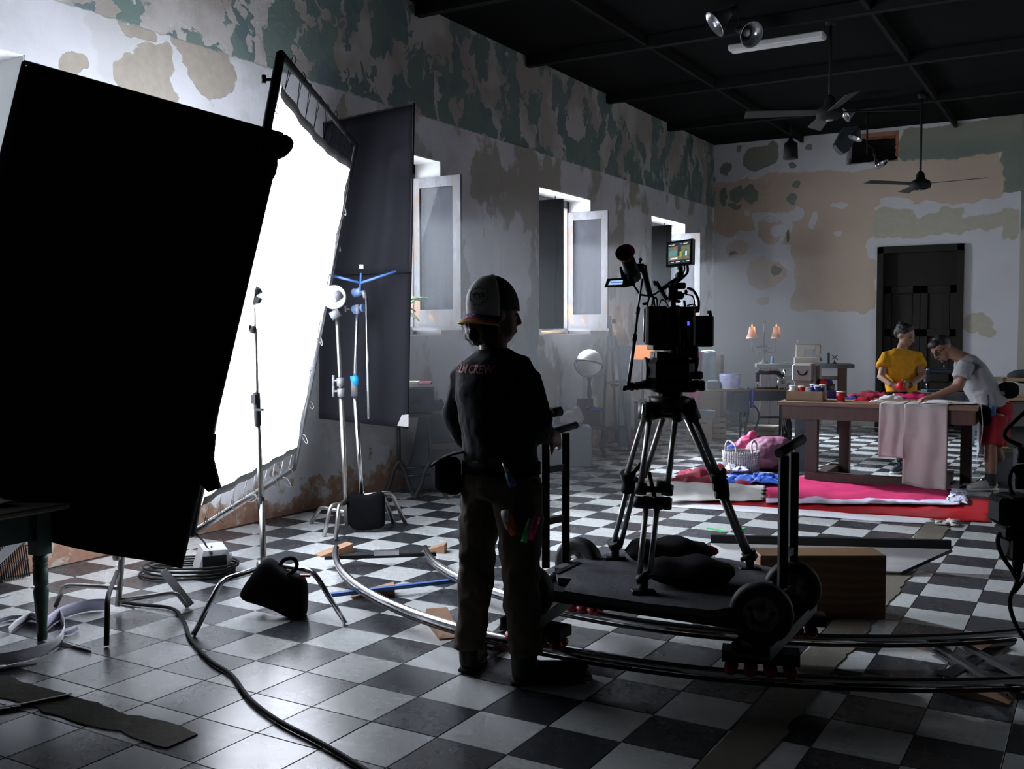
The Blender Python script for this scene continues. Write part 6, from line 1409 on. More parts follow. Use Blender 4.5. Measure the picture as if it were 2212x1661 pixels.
# ---- treadle sewing table with black machine, bucket and clock
SD = 12.6; S = lambda x, y, d=0.0: at_d(x, y, SD + d)
zt = S(1615, 841).z; sA_, sB_ = S(1528, 841), S(1706, 841); sd = V3((sB_.x - sA_.x, sB_.y - sA_.y, 0)); sl = sd.length; sd.normalize(); sn = UP.cross(sd); RS = Matrix((sd, sn, UP)).transposed()
X = lambda a, b, z: V3((sA_.x, sA_.y, 0)) + sd * a + sn * b + V3((0, 0, z))
st = thing('treadle_sewing_table', 'old treadle sewing table with iron legs behind the work table', 'table', X(sl / 2, .2, 0))
def sx(name, a0, a1, b0, b1, z0, z1, m): return MB().box(X((a0 + a1) / 2, (b0 + b1) / 2, (z0 + z1) / 2), (a1 - a0, b1 - b0, z1 - z0), RS, .004).build(name, m, st)
sx('tabletop', 0, sl, -.05, .42, zt - .025, zt, 'wood_mid'); sx('drawer', .32, .52, -.03, .38, zt - .29, zt - .026, 'wood_blue_and_shade'); sx('apron', .52, sl, -.03, -.005, zt - .14, zt - .026, 'wood_blue_and_shade')
for a in (.50, sl - .02):
    MB().tube(catmull([X(a, .05, zt - .03), X(a + .02, .02, .5), X(a - .02, .0, .25), X(a, -.02, .0)], 6), .016, 8).tube(catmull([X(a, .33, zt - .03), X(a, .36, .5), X(a, .36, .2), X(a, .40, .0)], 6), .016, 8).tube(catmull([X(a, .03, .55), X(a, .18, .40), X(a, .34, .55)], 6), .010, 6).tube(catmull([X(a, .0, .2), X(a, .18, .34), X(a, .37, .2)], 6), .010, 6).build('iron_leg', 'iron_black', st)
MB().tube(catmull([X(.56, .05, zt - .18), X(.64, .05, zt - .26), X(.66, .05, zt - .36), X(.60, .05, zt - .55)], 6), .012, 8).tube([X(.5, .2, .15), X(sl - .02, .2, .15)], .014, 8).tube([X(.66, .1, zt - .36), X(sl - .05, .1, zt - .36)], .013, 8).build('treadle_rod', 'iron_black', st)
MB().box(X((.5 + sl) / 2, .18, .12), (sl - .6, .26, .02), RS).build('treadle', 'iron_black', st)
def sewing_machine(name, label, c, R_, s, m, metal='chrome', flip=1):
    t = thing(name, label, 'sewing machine', c); c = V3(c); Q = lambda x, y, z: c + R_ @ V3((x * flip, y, z)) * s
    MB().box(Q(.19, 0, .012), (.40 * s, .17 * s, .024 * s), R_, .004).build('bed', m, t)
    mb = MB(); loft(mb, [Q(.33, 0, .02), Q(.34, 0, .10), Q(.335, 0, .17), Q(.31, 0, .215), Q(.24, 0, .222), Q(.12, 0, .218), Q(.05, 0, .225), Q(.02, 0, .215)], [(.045 * s, .05 * s), (.034 * s, .040 * s), (.034 * s, .036 * s), (.034 * s, .034 * s), (.028 * s, .027 * s), (.026 * s, .024 * s), (.030 * s, .032 * s), (.028 * s, .030 * s)], R_ @ V3((0, 1, 0)), 14); mb.build('arm', m, t)
    MB().box(Q(.018, 0, .165), (.045 * s, .055 * s, .13 * s), R_, .008 * s).build('head', m, t); MB().tube([Q(.018, 0, .10), Q(.018, 0, .03)], .006 * s, 6).build('needle_bar', metal, t)
    MB().lathe([(.012 * s, -.02 * s), (.06 * s, -.012 * s), (.066 * s, 0), (.06 * s, .012 * s), (.012 * s, .02 * s)], Q(.385, 0, .205), R_ @ V3((1, 0, 0)), 20).build('handwheel', metal, t)
    MB().tube([Q(.2, 0, .24), Q(.2, 0, .29)], .004 * s, 6).build('spool_pin', 'thread_red' if m == 'iron_black' else metal, t); return t
mc = X((S(1638, 841) - sA_).dot(sd), .12, zt); sewing_machine('sewing_machine', 'black vintage sewing machine on the treadle table', mc, RS, .92, 'iron_black')
bk = X((S(1581, 841) - sA_).dot(sd), .12, zt); t = thing('lined_bucket', 'round bucket lined with a pale blue plastic bag on the treadle table', 'bucket', bk)
MB().lathe([(.115, 0), (.125, .10), (.128, .19), (.120, .19), (.112, .02)], bk, seg=24, cap=False).build('bucket', 'canvas_white', t)
mb = MB(); prof = [(.118, .02), (.130, .10), (.133, .17), (.131, .195), (.118, .18)]
mb.lathe(prof, bk, seg=28, cap=False); o = mb.build('bag_lining', simple('bag_blue', (.50, .54, .80), .25, var=.2, scale=18, bump=.6).m, t)
q = X((S(1544, 841) - sA_).dot(sd), .12, zt); t = thing('tissue_box', 'small printed box left of the lined bucket', 'box', q); MB().box(q + V3((0, 0, .048)), (.17, .11, .095), RS, .004).build('carton', 'linen_grey', t); MB().ball(q + V3((.0, 0, .098)), (.07, .04, .018), 12, 6, RS).build('paper_top', 'paper_white', t); MB().ball(q + RS @ V3((.05, -.056, .05)), (.018, .002, .018), 10, 6, RS).build('printed_dot', 'wood_light', t)
q = X((S(1688, 842) - sA_).dot(sd), -.02, zt); t = thing('alarm_clock', 'silver twin bell alarm clock on the treadle table', 'clock', q)
ck = q + V3((0, 0, .075)); MB().lathe([(.055, -.03), (.060, -.02), (.060, .02), (.054, .028)], ck, -HF, 24).build('case', 'alu', t); MB().lathe([(.0, .0), (.050, 0), (.050, .002)], ck - HF * .0285, -HF, 24).build('dial', 'case_beige', t)
MB().tube([ck - HF * .033, ck - HF * .033 + UP * .035], .0025, 5).tube([ck - HF * .033, ck - HF * .033 + HR * .028 + UP * .006], .0025, 5).build('hand', 'iron_black', t)
for s_ in (-1, 1): MB().ball(ck + HR * s_ * .035 + UP * .066, (.026, .026, .018), 12, 8, frame(HR, UP + HR * s_ * .5)).build('bell', 'alu', t); MB().tube([ck + HR * s_ * .03 - UP * .05, ck + HR * s_ * .04 - UP * .074], .006, 6).build('foot', 'alu', t)
tag(MB().ball(X((S(1708, 841) - sA_).dot(sd), .02, zt) + V3((0, 0, .04)), (.06, .05, .05), 14, 9).build('paper_ball', simple('crumple_white', (.66, .66, .72), .5, var=.3, scale=30, bump=1.0).m), 'crumpled white plastic wad right of the alarm clock', 'wad')
tag(MB().ball(X((S(1614, 841) - sA_).dot(sd), -.02, zt) + V3((0, 0, .015)), (.025, .02, .016), 10, 7).build('blue_bobbin', 'thread_blue'), 'tiny bright blue bobbin between the bucket and the machine', 'bobbin')
tag(MB().sheet(lambda u, v: X(.52 + .04 * u, -.055 + .02 * math.sin(5 * u) - .01 * v, zt + .006 - .24 * v * (v > .3)), 8, 10, .003).build('blue_ribbon', 'thread_navy'), 'dark blue ribbon hanging over the treadle table edge', 'ribbon')
tag(MB().ball(X((S(1624, 868) - sA_).dot(sd), -.06, S(1624, 868).z), (.014, .012, .016), 10, 7).build('blue_pin', simple('glow_blue', (.05, .35, .85), .3).m), 'tiny light blue knob under the treadle table', 'knob')
# tangle of cables hanging under the work table
random.seed(21); mb = MB()
for k in range(14):
    x = 1697 + random.uniform(-7, 7); P = [at_d(x + random.uniform(-3, 3), 900, 11.2), at_d(x + random.uniform(-10, 8), 925, 11.2 + random.uniform(-.08, .08)), at_d(x + random.uniform(-8, 10), 945 + random.uniform(-8, 8), 11.2), at_d(x + random.uniform(-4, 6), 962 + random.uniform(-10, 6), 11.2), at_d(x + random.uniform(-4, 6), 935, 11.2), at_d(x, 902, 11.2)]
    mb.tube(catmull(P, 5), .006, 5)
tag(mb.build('hanging_cable_bundle', 'iron_black'), 'bundle of dark cables hanging under the work table', 'cable')

# ---- console table against the back wall with lamp and machine
CDp = 15.0; zc = at_d(1740, 786, CDp).z; q0, q1 = at_d(1634, 786, CDp), at_d(1846, 789, CDp - .25)
cdv = V3((q1.x - q0.x, q1.y - q0.y, 0)); cl_ = cdv.length; cdv.normalize(); cn = UP.cross(cdv); RC_ = Matrix((cdv, cn, UP)).transposed(); Cx = lambda a, b, z: V3((q0.x, q0.y, 0)) + cdv * a + cn * b + V3((0, 0, z))
ct = thing('console_table', 'tall grey console table standing against the back wall', 'table', Cx(cl_ / 2, .25, 0))
def cx_(name, a0, a1, b0, b1, z0, z1, m): return MB().box(Cx((a0 + a1) / 2, (b0 + b1) / 2, (z0 + z1) / 2), (a1 - a0, b1 - b0, z1 - z0), RC_, .004).build(name, m, ct)
cx_('tabletop', 0, cl_, 0, .48, zc - .06, zc, 'wood_grey')
for a in (.06, .20, cl_ - .22): cx_('leg', a, a + .12, .03, .15, 0, zc - .06, 'wood_redbrown')
for a in (.10, cl_ - .16): cx_('leg', a, a + .10, .34, .44, 0, zc - .06, 'wood_grey')
cx_('stretcher', .1, cl_ - .1, .36, .40, zc - .25, zc - .19, 'wood_mid'); cx_('leg', .86, .94, .06, .12, 0, zc - .06, 'wood_mid'); cx_('upright_panel', .28, cl_ - .24, .40, .42, zc - .62, zc - .30, 'case_beige')
def cp_(px_, py_=786): return (at_d(px_, py_, CDp) - q0).dot(cdv)
# double shaded lamp
lb = Cx(cp_(1652), .24, zc); lp = thing('two_arm_lamp', 'scrolled iron lamp with two lit fringed shades on the console', 'lamp', lb); u_ = CDp / F_PX
MB().lathe([(.085, 0), (.08, .012), (.04, .035), (.018, .05), (.012, .10), (.016, .2), (.010, .24)], lb, seg=20).tube([lb + V3((0, 0, .2)), lb + V3((0, 0, .60))], .007, 8).build('stem', 'brass_old', lp)
MB().tube([lb + V3((0, 0, .60)) + cdv * (.022 * math.cos(t_ * .7)) + UP * (.022 + .022 * math.sin(t_ * .7)) for t_ in range(-2, 8)], .004, 6).build('finial', 'brass_old', lp)
for s_ in (-1, 1):
    X0 = lb + V3((0, 0, .235)); Xa = lambda x, z: lb + cdv * (x * s_) + V3((0, 0, z))
    MB().tube(catmull([Xa(.01, .235), Xa(.045, .27), Xa(.075, .255), Xa(.06, .225)], 5), .006, 6).tube(catmull([Xa(.01, .225), Xa(.05, .18), Xa(.11, .165), Xa(.165, .20), Xa(.178, .28), Xa(.178, .37)], 6), .007, 6).tube(catmull([Xa(.05, .30), Xa(.03, .29), Xa(.045, .26), Xa(.08, .24), Xa(.10, .245), Xa(.105, .26), Xa(.09, .262)], 5), .005, 6).build('arm', 'brass_old', lp)
    c = Xa(.178, .39); n_ = 'shade_cloth'
    if n_ not in M:
        k_n = NT(n_); z_ = k_n.xyz(k_n.obj())[2]; k_n.t.nodes.remove(k_n.b); a1 = k_n.node('ShaderNodeBsdfTranslucent'); a1.inputs[0].default_value = (.75, .36, .13, 1); a2 = k_n.node('ShaderNodeBsdfDiffuse'); a2.inputs[0].default_value = (.20, .18, .165, 1); mxx = k_n.node('ShaderNodeMixShader'); mxx.inputs[0].default_value = .55
        k_n.t.links.new(a1.outputs[0], mxx.inputs[1]); k_n.t.links.new(a2.outputs[0], mxx.inputs[2]); k_n.t.links.new(mxx.outputs[0], k_n.out.inputs['Surface'])
    sh = MB().lathe([(.085, 0), (.070, .035), (.055, .08), (.047, .13), (.044, .165)], c, seg=24, cap=False).build('shade', M[n_], lp)
    MB().lathe([(.088, -.012), (.088, .004), (.084, .006)], c, seg=24, cap=False).build('fringe', simple('fringe_orange', (.60, .20, .10), .8).m if 'fringe_orange' not in M else M['fringe_orange'], sh)
    MB().lathe([(.012, .168), (.012, .178), (.006, .195), (.001, .215)], c, seg=12).build('flame_finial', M.get('lamp_glow') or emitter('lamp_glow', (1.0, .45, .14), 1.4).m, lp)
    MB().ball(c + UP * .10, (.018, .018, .026), 10, 8).build('bulb', M.get('bulb_glow') or emitter('bulb_glow', (1.0, .45, .15), 7).m, lp)
spool('thread_cone', 'bright blue thread cone beside the lamp on the console', Cx(cp_(1670), .2, zc), .026, .105, 'thread_blue')
tag(MB().ball(Cx(cp_(1699), .2, zc) + V3((0, 0, .012)), (.045, .03, .012), 10, 6).build('pin_cushion', 'linen_grey'), 'flat dark pincushion on the console between lamp and machine', 'cushion')
# cream portable sewing machine
mcn = Cx(cp_(1717), .22, zc); t = thing('sewing_machine', 'cream portable sewing machine on the console table', 'sewing machine', mcn); Qm = lambda x, y, z: mcn + RC_ @ V3((x, y, z))
def mbx(name, x0, x1, z0, z1, m, y=.14, bev=.008): return MB().box(Qm((x0 + x1) / 2, 0, (z0 + z1) / 2), (x1 - x0, y, z1 - z0), RC_, bev).build(name, m, t)
mbx('base', 0, .36, 0, .095, 'plastic_cream', .17); mbx('column', .02, .145, .095, .285, 'plastic_cream', .13); mbx('arm', .145, .30, .215, .285, 'plastic_cream', .12); mbx('head', .30, .365, .13, .285, 'plastic_cream', .12); mbx('top_cover', .02, .37, .283, .295, 'linen_grey', .13); mbx('face_plate', .365, .382, .15, .287, 'case_beige', .10)
MB().tube([Qm(.335, 0, .14), Qm(.335, 0, .10)], .006, 6).build('needle_bar', 'chrome', t); MB().lathe([(.014, 0), (.016, .05), (.012, .055)], Qm(.05, 0, .295), seg=12).build('thread_reel', 'thread_white', t); MB().lathe([(.03, -.012), (.034, 0), (.03, .012)], Qm(.385, 0, .065), RC_ @ V3((1, 0, .5)), 16).build('handwheel', 'iron_black', t)
q = Cx(cp_(1790), .2, zc); t = thing('thread_winder', 'small black thread winder with cross arms on the console', 'winder', q)
MB().tube([q, q + V3((0, 0, .15))], .018, 10).ball(q + V3((0, 0, .152)), .018, 10, 7).build('post', 'iron_black', t); q2 = q + cdv * .085; MB().lathe([(.045, 0), (.04, .008), (.012, .03), (.006, .06)], q2, seg=14).build('foot', 'iron_black', t)
MB().tube([q2 + cdv * -.04 + UP * .065, q2 + cdv * .04 + UP * .125], .006, 6).tube([q2 + cdv * .045 + UP * .06, q2 - cdv * .04 + UP * .13], .006, 6).build('cross_arms', 'iron_black', t)

# ---- floor goods: hamper, sack, basket, crates
q = at_z(1640, 964); Rq = frame(at_z(1660, 962) - at_z(1610, 962)) ; t = thing('wicker_hamper', 'woven wicker hamper with lid behind the pink sack', 'hamper', q)
MB().box(q + V3((-.0, .2, .10)), (.34, .30, .20), Rq @ rotz(-.5), .01).build('body', 'wicker', t); MB().box(q + V3((-.0, .2, .225)), (.38, .34, .055), Rq @ rotz(-.5), .01).build('lid', 'wicker', t)
q = at_z(1650, 1016); t = thing('cloth_sack', 'big tied sack of pink and mauve cloth beside the table leg', 'sack', q); mb = MB()
mb.ball(q + V3((.02, .1, .17)), (.26, .22, .19), 20, 14); mb.ball(q + V3((.12, .12, .26)), (.14, .14, .10), 14, 10); flesh(mb, 'sack', 'cloth_mauve', t, .014, 2, .03, .10)
mb = MB(); mb.ball(at_d(1612, 955, 11.2), (.10, .09, .075), 14, 10); mb.ball(at_d(1625, 943, 11.2), (.05, .05, .07), 12, 8); mb.ball(at_d(1595, 965, 11.2), (.10, .08, .05), 12, 8); mb.ball(at_d(1665, 955, 11.3), (.12, .08, .035), 12, 8); flesh(mb, 'pink_cloth', 'cloth_pink', t, .012, 1, .035, .07)
mb = MB(); mb.ball(at_d(1582, 970, 11.0), (.07, .06, .055), 12, 8); flesh(mb, 'blue_cloth', 'cloth_blue', t, .012, 1, .03, .07)
mb = MB().box(at_d(1590, 983, 10.8), (.13, .08, .06), None, .01); mb.build('white_plastic', 'paper_white', t)
q = at_z(1589, 1032) + V3((0, .17, 0)); t = thing('rope_basket', 'white rope basket with two loop handles in front of the sack', 'basket', q); r_ = .182; hb_ = .26
for k in range(11): MB().lathe([(r_ * (.93 + .07 * k / 10) - .010, 0), (r_ * (.93 + .07 * k / 10) + .003, .004), (r_ * (.93 + .07 * k / 10) + .004, .014), (r_ * (.93 + .07 * k / 10) - .010, .024)], q + V3((0, 0, k * .0235)), seg=40, cap=False).build('rope_coil', 'rope_white', t)
mb = MB()
for k in range(48):
    an = 2 * PI * k / 48; mb.tube([q + V3((r_ * .935 * math.cos(an), r_ * .935 * math.sin(an), 0)), q + V3((r_ * 1.012 * math.cos(an), r_ * 1.012 * math.sin(an), hb_))], .006, 5)
mb.build('rope_ribs', 'rope_white', t); MB().lathe([(.0, .0), (r_ * .93, .0), (r_ * .93, .01)], q, seg=30, cap=False).build('bottom', 'rope_white', t)
for s_ in (-1, 1): MB().tube(catmull([q + HR * s_ * r_ * 1.0 * .92 + HF * .06 * s_ + UP * (hb_ - .03), q + HR * s_ * r_ * .93 + HF * .05 * s_ + UP * (hb_ + .06), q + HR * s_ * r_ * .70 + UP * (hb_ + .10), q + HR * s_ * r_ * .45 - HF * .1 + UP * (hb_ + .06), q + HR * s_ * r_ * .45 - HF * .155 + UP * (hb_ - .03)], 6), .011, 8).build('handle', 'rope_white', t)
c0_, c1_ = at_z(1500, 952), at_z(1539, 952); Rb = frame(c1_ - c0_); t = thing('cardboard_box', 'brown cardboard box with hand slot beside the slatted crate', 'box', (c0_ + c1_) / 2); MB().box((c0_ + c1_) / 2 + Rb @ V3((-.03, .18, .15)), (.30, .34, .30), Rb, .004).build('carton', 'cardboard', t); MB().box((c0_ + c1_) / 2 + Rb @ V3((0, .008, .24)), (.09, .006, .02), Rb).build('hand_slot', 'iron_black', t)
t = thing('slatted_crate', 'slatted wooden crate standing behind the cardboard box', 'crate', c1_); Xc = lambda a, b, z: c1_ + Rb @ V3((a, b + .12, z))
for k in range(4):
    MB().box(Xc(.10, .02, .05 + k * .075), (.20, .015, .05), Rb).build('slat', 'wood_light', t); MB().box(Xc(.20, .17, .05 + k * .075), (.015, .30, .05), Rb).build('slat', 'wood_light', t)
for a in (.01, .195): MB().box(Xc(a, .03, .15), (.03, .03, .30), Rb).build('post', 'wood_mid', t)
q = (c0_ + c1_) / 2; tag(MB().box(q + Rb @ V3((.0, .2, .355)), (.33, .3, .11), Rb, .006).build('grey_box', 'linen_grey'), 'dark grey flat box lying on the cardboard box', 'box')
q = at_z(1515, 925) + V3((0, .25, 0)); tag(MB().box(q + V3((.0, .0, .27)), (.42, .30, .54), frame(HR), .006).build('white_chest', 'case_beige'), 'pale low chest standing behind the cardboard box', 'chest')
# tall panel with pink cloth and towel
P_D = 14.3; q = at_d(1527, 818, P_D); zb = at_d(1527, 766, P_D).z
t = thing('wooden_screen', 'brown wooden screen panel standing behind the camera with cloths on it', 'screen', V3((q.x, q.y, 0))); MB().box(V3((q.x, q.y, zb / 2)), (.46, .03, zb), frame(HR)).build('panel', 'cardboard', t)
for s_ in (-1, 1): MB().box(V3((q.x, q.y, zb / 2)) + HR * s_ * .215 - HF * .005, (.035, .05, zb), frame(HR)).build('stile', 'wood_mid', t)
ph = at_d(1508, 760, P_D - .06); tag(MB().sheet(lambda u, v: ph + HR * (-.16 + .24 * u - .12 * v * (1 - u) * 0) + UP * (.0 - .86 * v * (1 - .35 * u)) + HF * (.015 * math.sin(u * 8 + v * 2) - .03), 12, 20, .004).build('pink_cloth', 'cloth_pink'), 'pink cloth hanging on the wooden screen behind the camera', 'cloth')
pt_ = at_d(1531, 759, P_D - .08); tag(MB().sheet(lambda u, v: pt_ + HR * ((u - .5) * (.20 + .03 * v)) + UP * (.02 * math.cos((u - .5) * 3) - .52 * v) + HF * (.02 * math.sin(u * 9) * v - .035 + (.07 * (1 - v * 8) if v < .125 else 0)), 16, 24, .006).build('towel', 'cloth_aqua'), 'pale blue towel hanging over the wooden screen', 'towel')

# ---- things along the left wall: lamp, easel, globe, desks
ld = 13.45; c = at_d(1388, 760, ld); t = thing('shaded_lamp', 'table lamp with glowing drum shade by the window wall', 'lamp', V3((c.x, c.y, at_d(1393, 866, ld).z)))
shd = NT('drum_shade'); shd.t.nodes.remove(shd.b); a1 = shd.node('ShaderNodeBsdfTranslucent'); a1.inputs[0].default_value = (.62, .36, .22, 1); a2 = shd.node('ShaderNodeBsdfDiffuse'); a2.inputs[0].default_value = (.6, .42, .30, 1); mxx = shd.node('ShaderNodeMixShader'); mxx.inputs[0].default_value = .5
shd.t.links.new(a1.outputs[0], mxx.inputs[1]); shd.t.links.new(a2.outputs[0], mxx.inputs[2]); shd.t.links.new(mxx.outputs[0], shd.out.inputs['Surface'])
MB().lathe([(.155, -.10), (.150, .09)], c, seg=28, cap=False).build('shade', M['drum_shade'], t); zl = at_d(1393, 866, ld).z
MB().lathe([(.06, zl - c.z), (.055, zl - c.z + .015), (.018, zl - c.z + .03), (.022, (zl - c.z) * .75), (.012, (zl - c.z) * .6), (.020, (zl - c.z) * .4), (.008, -.12), (.008, .0)], c, seg=16).build('base', 'brass_old', t); MB().ball(c, (.025, .025, .035), 10, 8).build('bulb', emitter('lamp_bulb', (1.0, .55, .30), 3).m, t)
pl_ = bpy.data.lights.new('drum_lamp_light', 'POINT'); pl_.energy = 6; pl_.color = (1, .58, .32); pl_.shadow_soft_size = .04; po_ = bpy.data.objects.new('drum_lamp_light', pl_); COL.objects.link(po_); po_.location = c
pt2 = V3((c.x, c.y, 0)); t = thing('lamp_stand', 'small square stand under the drum shade lamp', 'stand', pt2); MB().box(pt2 + V3((0, 0, zl - .02)), (.20, .20, .035), frame(HR)).build('top', 'wood_grey', t)
for s_ in (-1, 1):
    for k in (-1, 1): MB().box(pt2 + HR * s_ * .08 + HF * k * .08 + V3((0, 0, (zl - .03) / 2)), (.03, .03, zl - .03), frame(HR)).build('leg', 'wood_grey', t)
ED = 12.65; E_ = lambda x, y, d=0.0: at_d(x, y, ED + d); t = thing('easel', 'tall grey wooden easel leaning by the window wall', 'easel', at_z(1330, 972))
def bar(name, a, b, w_=.035, th_=.02, m='wood_easel'): MB().box((a + b) / 2, ((b - a).length, th_, w_), frame(b - a, HR)).build(name, m, t)
simple('wood_easel', (.040, .040, .045), .7, var=.2)
bar('leg', at_z(1300, 972, .0), E_(1313, 725, .05)); bar('leg', at_z(1360, 974, .0), E_(1328, 725, .05)); bar('mast', E_(1332, 955, .25), E_(1318, 682, .1)); bar('crossbar', E_(1305, 828), E_(1352, 822)); bar('crossbar', E_(1300, 926), E_(1357, 922)); bar('crossbar', E_(1308, 756), E_(1330, 753))
MB().box(E_(1326, 694, .05), (.06, .03, .05), frame(HR)).build('clamp', 'wood_easel', t); MB().box(E_(1328, 832, .05), (.10, .05, .03), frame(HR)).build('tray', 'wood_easel', t)
tag(MB().box(E_(1350, 860, .45), (.16, .03, 1.35), frame(HR + HF * .2, UP + HR * .12)).build('canvas_roll', 'linen_grey'), 'pale grey board leaning on the wall behind the easel', 'board')
GD = 12.15; gc = at_d(1273, 783, GD); t = thing('globe', 'cream globe on a dark turned stand by the window wall', 'globe', V3((gc.x, gc.y, at_d(1275, 880, GD).z))); gz = at_d(1275, 882, GD).z
MB().ball(gc, .158, 28, 18).build('sphere', 'globe_cream', t); ra = (HR * .2 + UP * .97 + HF * .2).normalized(); u1 = ra.orthogonal().normalized(); u2 = ra.cross(u1)
MB().tube([gc + (u1 * math.cos(a) + u2 * math.sin(a)) * .168 - ra * .01 for a in [2 * PI * i / 40 for i in range(40)]], .010, 6, closed=True).build('horizon_ring', 'wood_grey', t)
MB().tube([gc + (HR * math.cos(a) + UP * math.sin(a)) * .178 for a in [PI + PI * i / 20 for i in range(21)]], .010, 6).build('meridian', 'case_beige', t)
MB().lathe([(.08, 0), (.07, .02), (.022, .05), (.028, .2), (.018, .3), (.026, .36), (.014, gc.z - .178 - gz)], V3((gc.x, gc.y, gz)), seg=16).build('stand', 'wood_dark', t)
# carved side table with boxes under the globe
dd = at_z(1262, 962) ; dq = V3((gc.x, gc.y, 0)); zt2 = at_d(1262, 918, GD).z
t = thing('carved_side_table', 'dark side table with curved legs under the globe', 'table', dq); MB().box(dq + V3((-.03, 0, zt2 - .02)), (.42, .40, .05), frame(HR), .004).build('top', 'wood_grey', t); MB().box(dq + V3((-.03, 0, zt2 + .09)), (.30, .30, .17), frame(HR), .004).build('drawer_box', 'wood_dark', t)
for s_ in (-1, 1): MB().tube(catmull([dq + HR * s_ * .17 + UP * (zt2 - .04), dq + HR * s_ * .20 + UP * (zt2 * .6), dq + HR * s_ * .14 + UP * (zt2 * .3), dq + HR * s_ * .19 + UP * .01], 6), [.035] * 6 + [.04] * 6 + [.028] * 6 + [.03], 8).build('leg', 'wood_grey', t)
q = V3((gc.x, gc.y, zt2 + .176)); t = thing('jewel_box', 'open dark box with pale items in front of the globe stand', 'box', q - HR * .1 - HF * .16 ); MB().box(q - HR * .06 - HF * .12 + V3((0, 0, .085)), (.20, .03, .13), frame(HR), .004).box(q - HR * .06 - HF * .12 + V3((0, 0, .012)), (.20, .12, .025), frame(HR), .003).build('case', 'wood_dark', t); MB().ball(q - HR * .03 - HF * .15 + V3((0, 0, .04)), .018, 10, 8).build('pale_item', 'case_beige', t)
bq = q + HR * .06 - HF * .12; tag(MB().box(bq + V3((0, 0, .022)), (.16, .12, .04), frame(HR + HF * .1), .003).build('book', 'thread_navy'), 'dark blue book lying at the foot of the globe stand', 'book')
# low blue grey chest in front, with a bag
q = at_z(1225, 1010) + V3((-.12, .2, 0)); tag(MB().box(q + V3((0, 0, .22)), (.55, .40, .44), frame(HR), .01).build('low_chest', 'linen_grey'), 'blue grey low chest between the dolly bars and the side table', 'chest')
t = thing('cloth_bag', 'rumpled beige cloth bag lying on the low chest', 'bag', q + V3((.05, 0, .44))); mb = MB(); mb.ball(q + V3((.08, 0, .52)), (.14, .12, .09), 14, 10); mb.ball(q + V3((.14, 0, .56)), (.06, .07, .10), 12, 8); flesh(mb, 'bag', 'case_beige', t, .012, 1, .03, .08)
# treadle table with books and chair under the near window
ND = 8.95; N_ = lambda x, y, d=0.0: at_d(x, y, ND + d); zt3 = N_(900, 892).z; q = N_(905, 892); qf = V3((q.x, q.y, 0))
t = thing('iron_side_table', 'old iron treadle table stand behind the dark flag by the wall', 'table', qf); MB().box(qf + V3((0, 0, zt3 - .012)), (.75, .40, .025), frame(HR + HF * .25), .004).build('top', 'wood_dark', t)
for px_ in (862, 930):
    b0 = N_(px_, 1010); MB().tube([V3((b0.x, b0.y, zt3 - .02)), V3((b0.x, b0.y, .28))], .018, 8).tube(catmull([V3((b0.x, b0.y, .34)), V3((b0.x, b0.y, .25)) - HR * .05, V3((b0.x, b0.y, .12)) - HR * .09, V3((b0.x, b0.y, .0)) - HR * .15], 6), .020, 8).tube(catmull([V3((b0.x, b0.y, .34)), V3((b0.x, b0.y, .25)) + HR * .05, V3((b0.x, b0.y, .12)) + HR * .09, V3((b0.x, b0.y, .0)) + HR * .15], 6), .020, 8).build('iron_leg', 'iron_black', t)
for zz in (.20, .27): MB().tube([V3((N_(862, 1010).x, N_(862, 1010).y, zz)), V3((N_(930, 1010).x, N_(930, 1010).y, zz + .02))], .012, 6).build('stretcher', 'iron_black', t)
z5 = N_(900, 873).z; t = thing('suitcase', 'dark boxy suitcase on the iron treadle table', 'case', V3((q.x, q.y, zt3))); MB().box(V3((q.x, q.y, (zt3 + N_(900, 836).z) / 2)) + HR * -.02, (.30, .24, N_(900, 836).z - zt3), frame(HR), .012).build('shell', 'cloth_dark', t); MB().tube([V3((q.x, q.y, zt3 + .1)) - HF * .125 - HR * .05, V3((q.x, q.y, zt3 + .12)) - HF * .14, V3((q.x, q.y, zt3 + .1)) - HF * .125 + HR * .05], .006, 6).build('handle', 'iron_black', t)
zz = N_(900, 836).z
for k, (dx, w_, h_, m, lb) in enumerate(((.0, .26, .022, 'canvas_white', 'pale book lying lowest on the dark suitcase'), (-.06, .17, .030, 'wood_light', 'brown book stacked on the pale one on the suitcase'), (.08, .10, .024, 'cloth_wine', 'small red book beside the brown one on the suitcase'))):
    c = V3((q.x, q.y, zz + (.0 if k == 0 else .023))) + HR * (dx - .02); tb_ = thing('book', lb, 'book', c, 'books on the suitcase'); MB().box(c + V3((0, 0, h_ / 2)), (w_, .16, h_), frame(HR), .002).build('cover', m, tb_); MB().box(c + V3((0, 0, h_ / 2)) - HF * .003, (w_ - .006, .158, h_ - .008), frame(HR)).build('pages', 'canvas_white', tb_)
ch = at_z(965, 1062) + V3((-.05, .15, 0)); t = thing('draped_chair', 'chair covered with a dark blanket behind the standing man', 'chair', ch)
def cov(u, v):
    a = -PI * .15 + u * PI * 1.3; hgt_ = N_(925, 872).z - .02; r0 = .10 + .30 * v ** 1.2
    return ch + HR * (-.04 - .15 * (1 - v) + r0 * math.cos(a) * 1.05) + HF * (-r0 * math.sin(a) * .8 + .05) + UP * (hgt_ * (1 - v) + .02 + .02 * math.sin(u * 14) * v)
MB().sheet(cov, 30, 16, .01).build('blanket', 'cloth_dark', t); MB().box(ch + HR * -.19 + UP * (N_(925, 872).z / 2), (.05, .05, N_(925, 872).z - .05), frame(HR)).build('back_post', 'wood_dark', t)
for s_ in (-1, 1): MB().box(ch + HR * s_ * .15 + UP * .21, (.04, .04, .42), frame(HR)).build('leg', 'wood_dark', t)
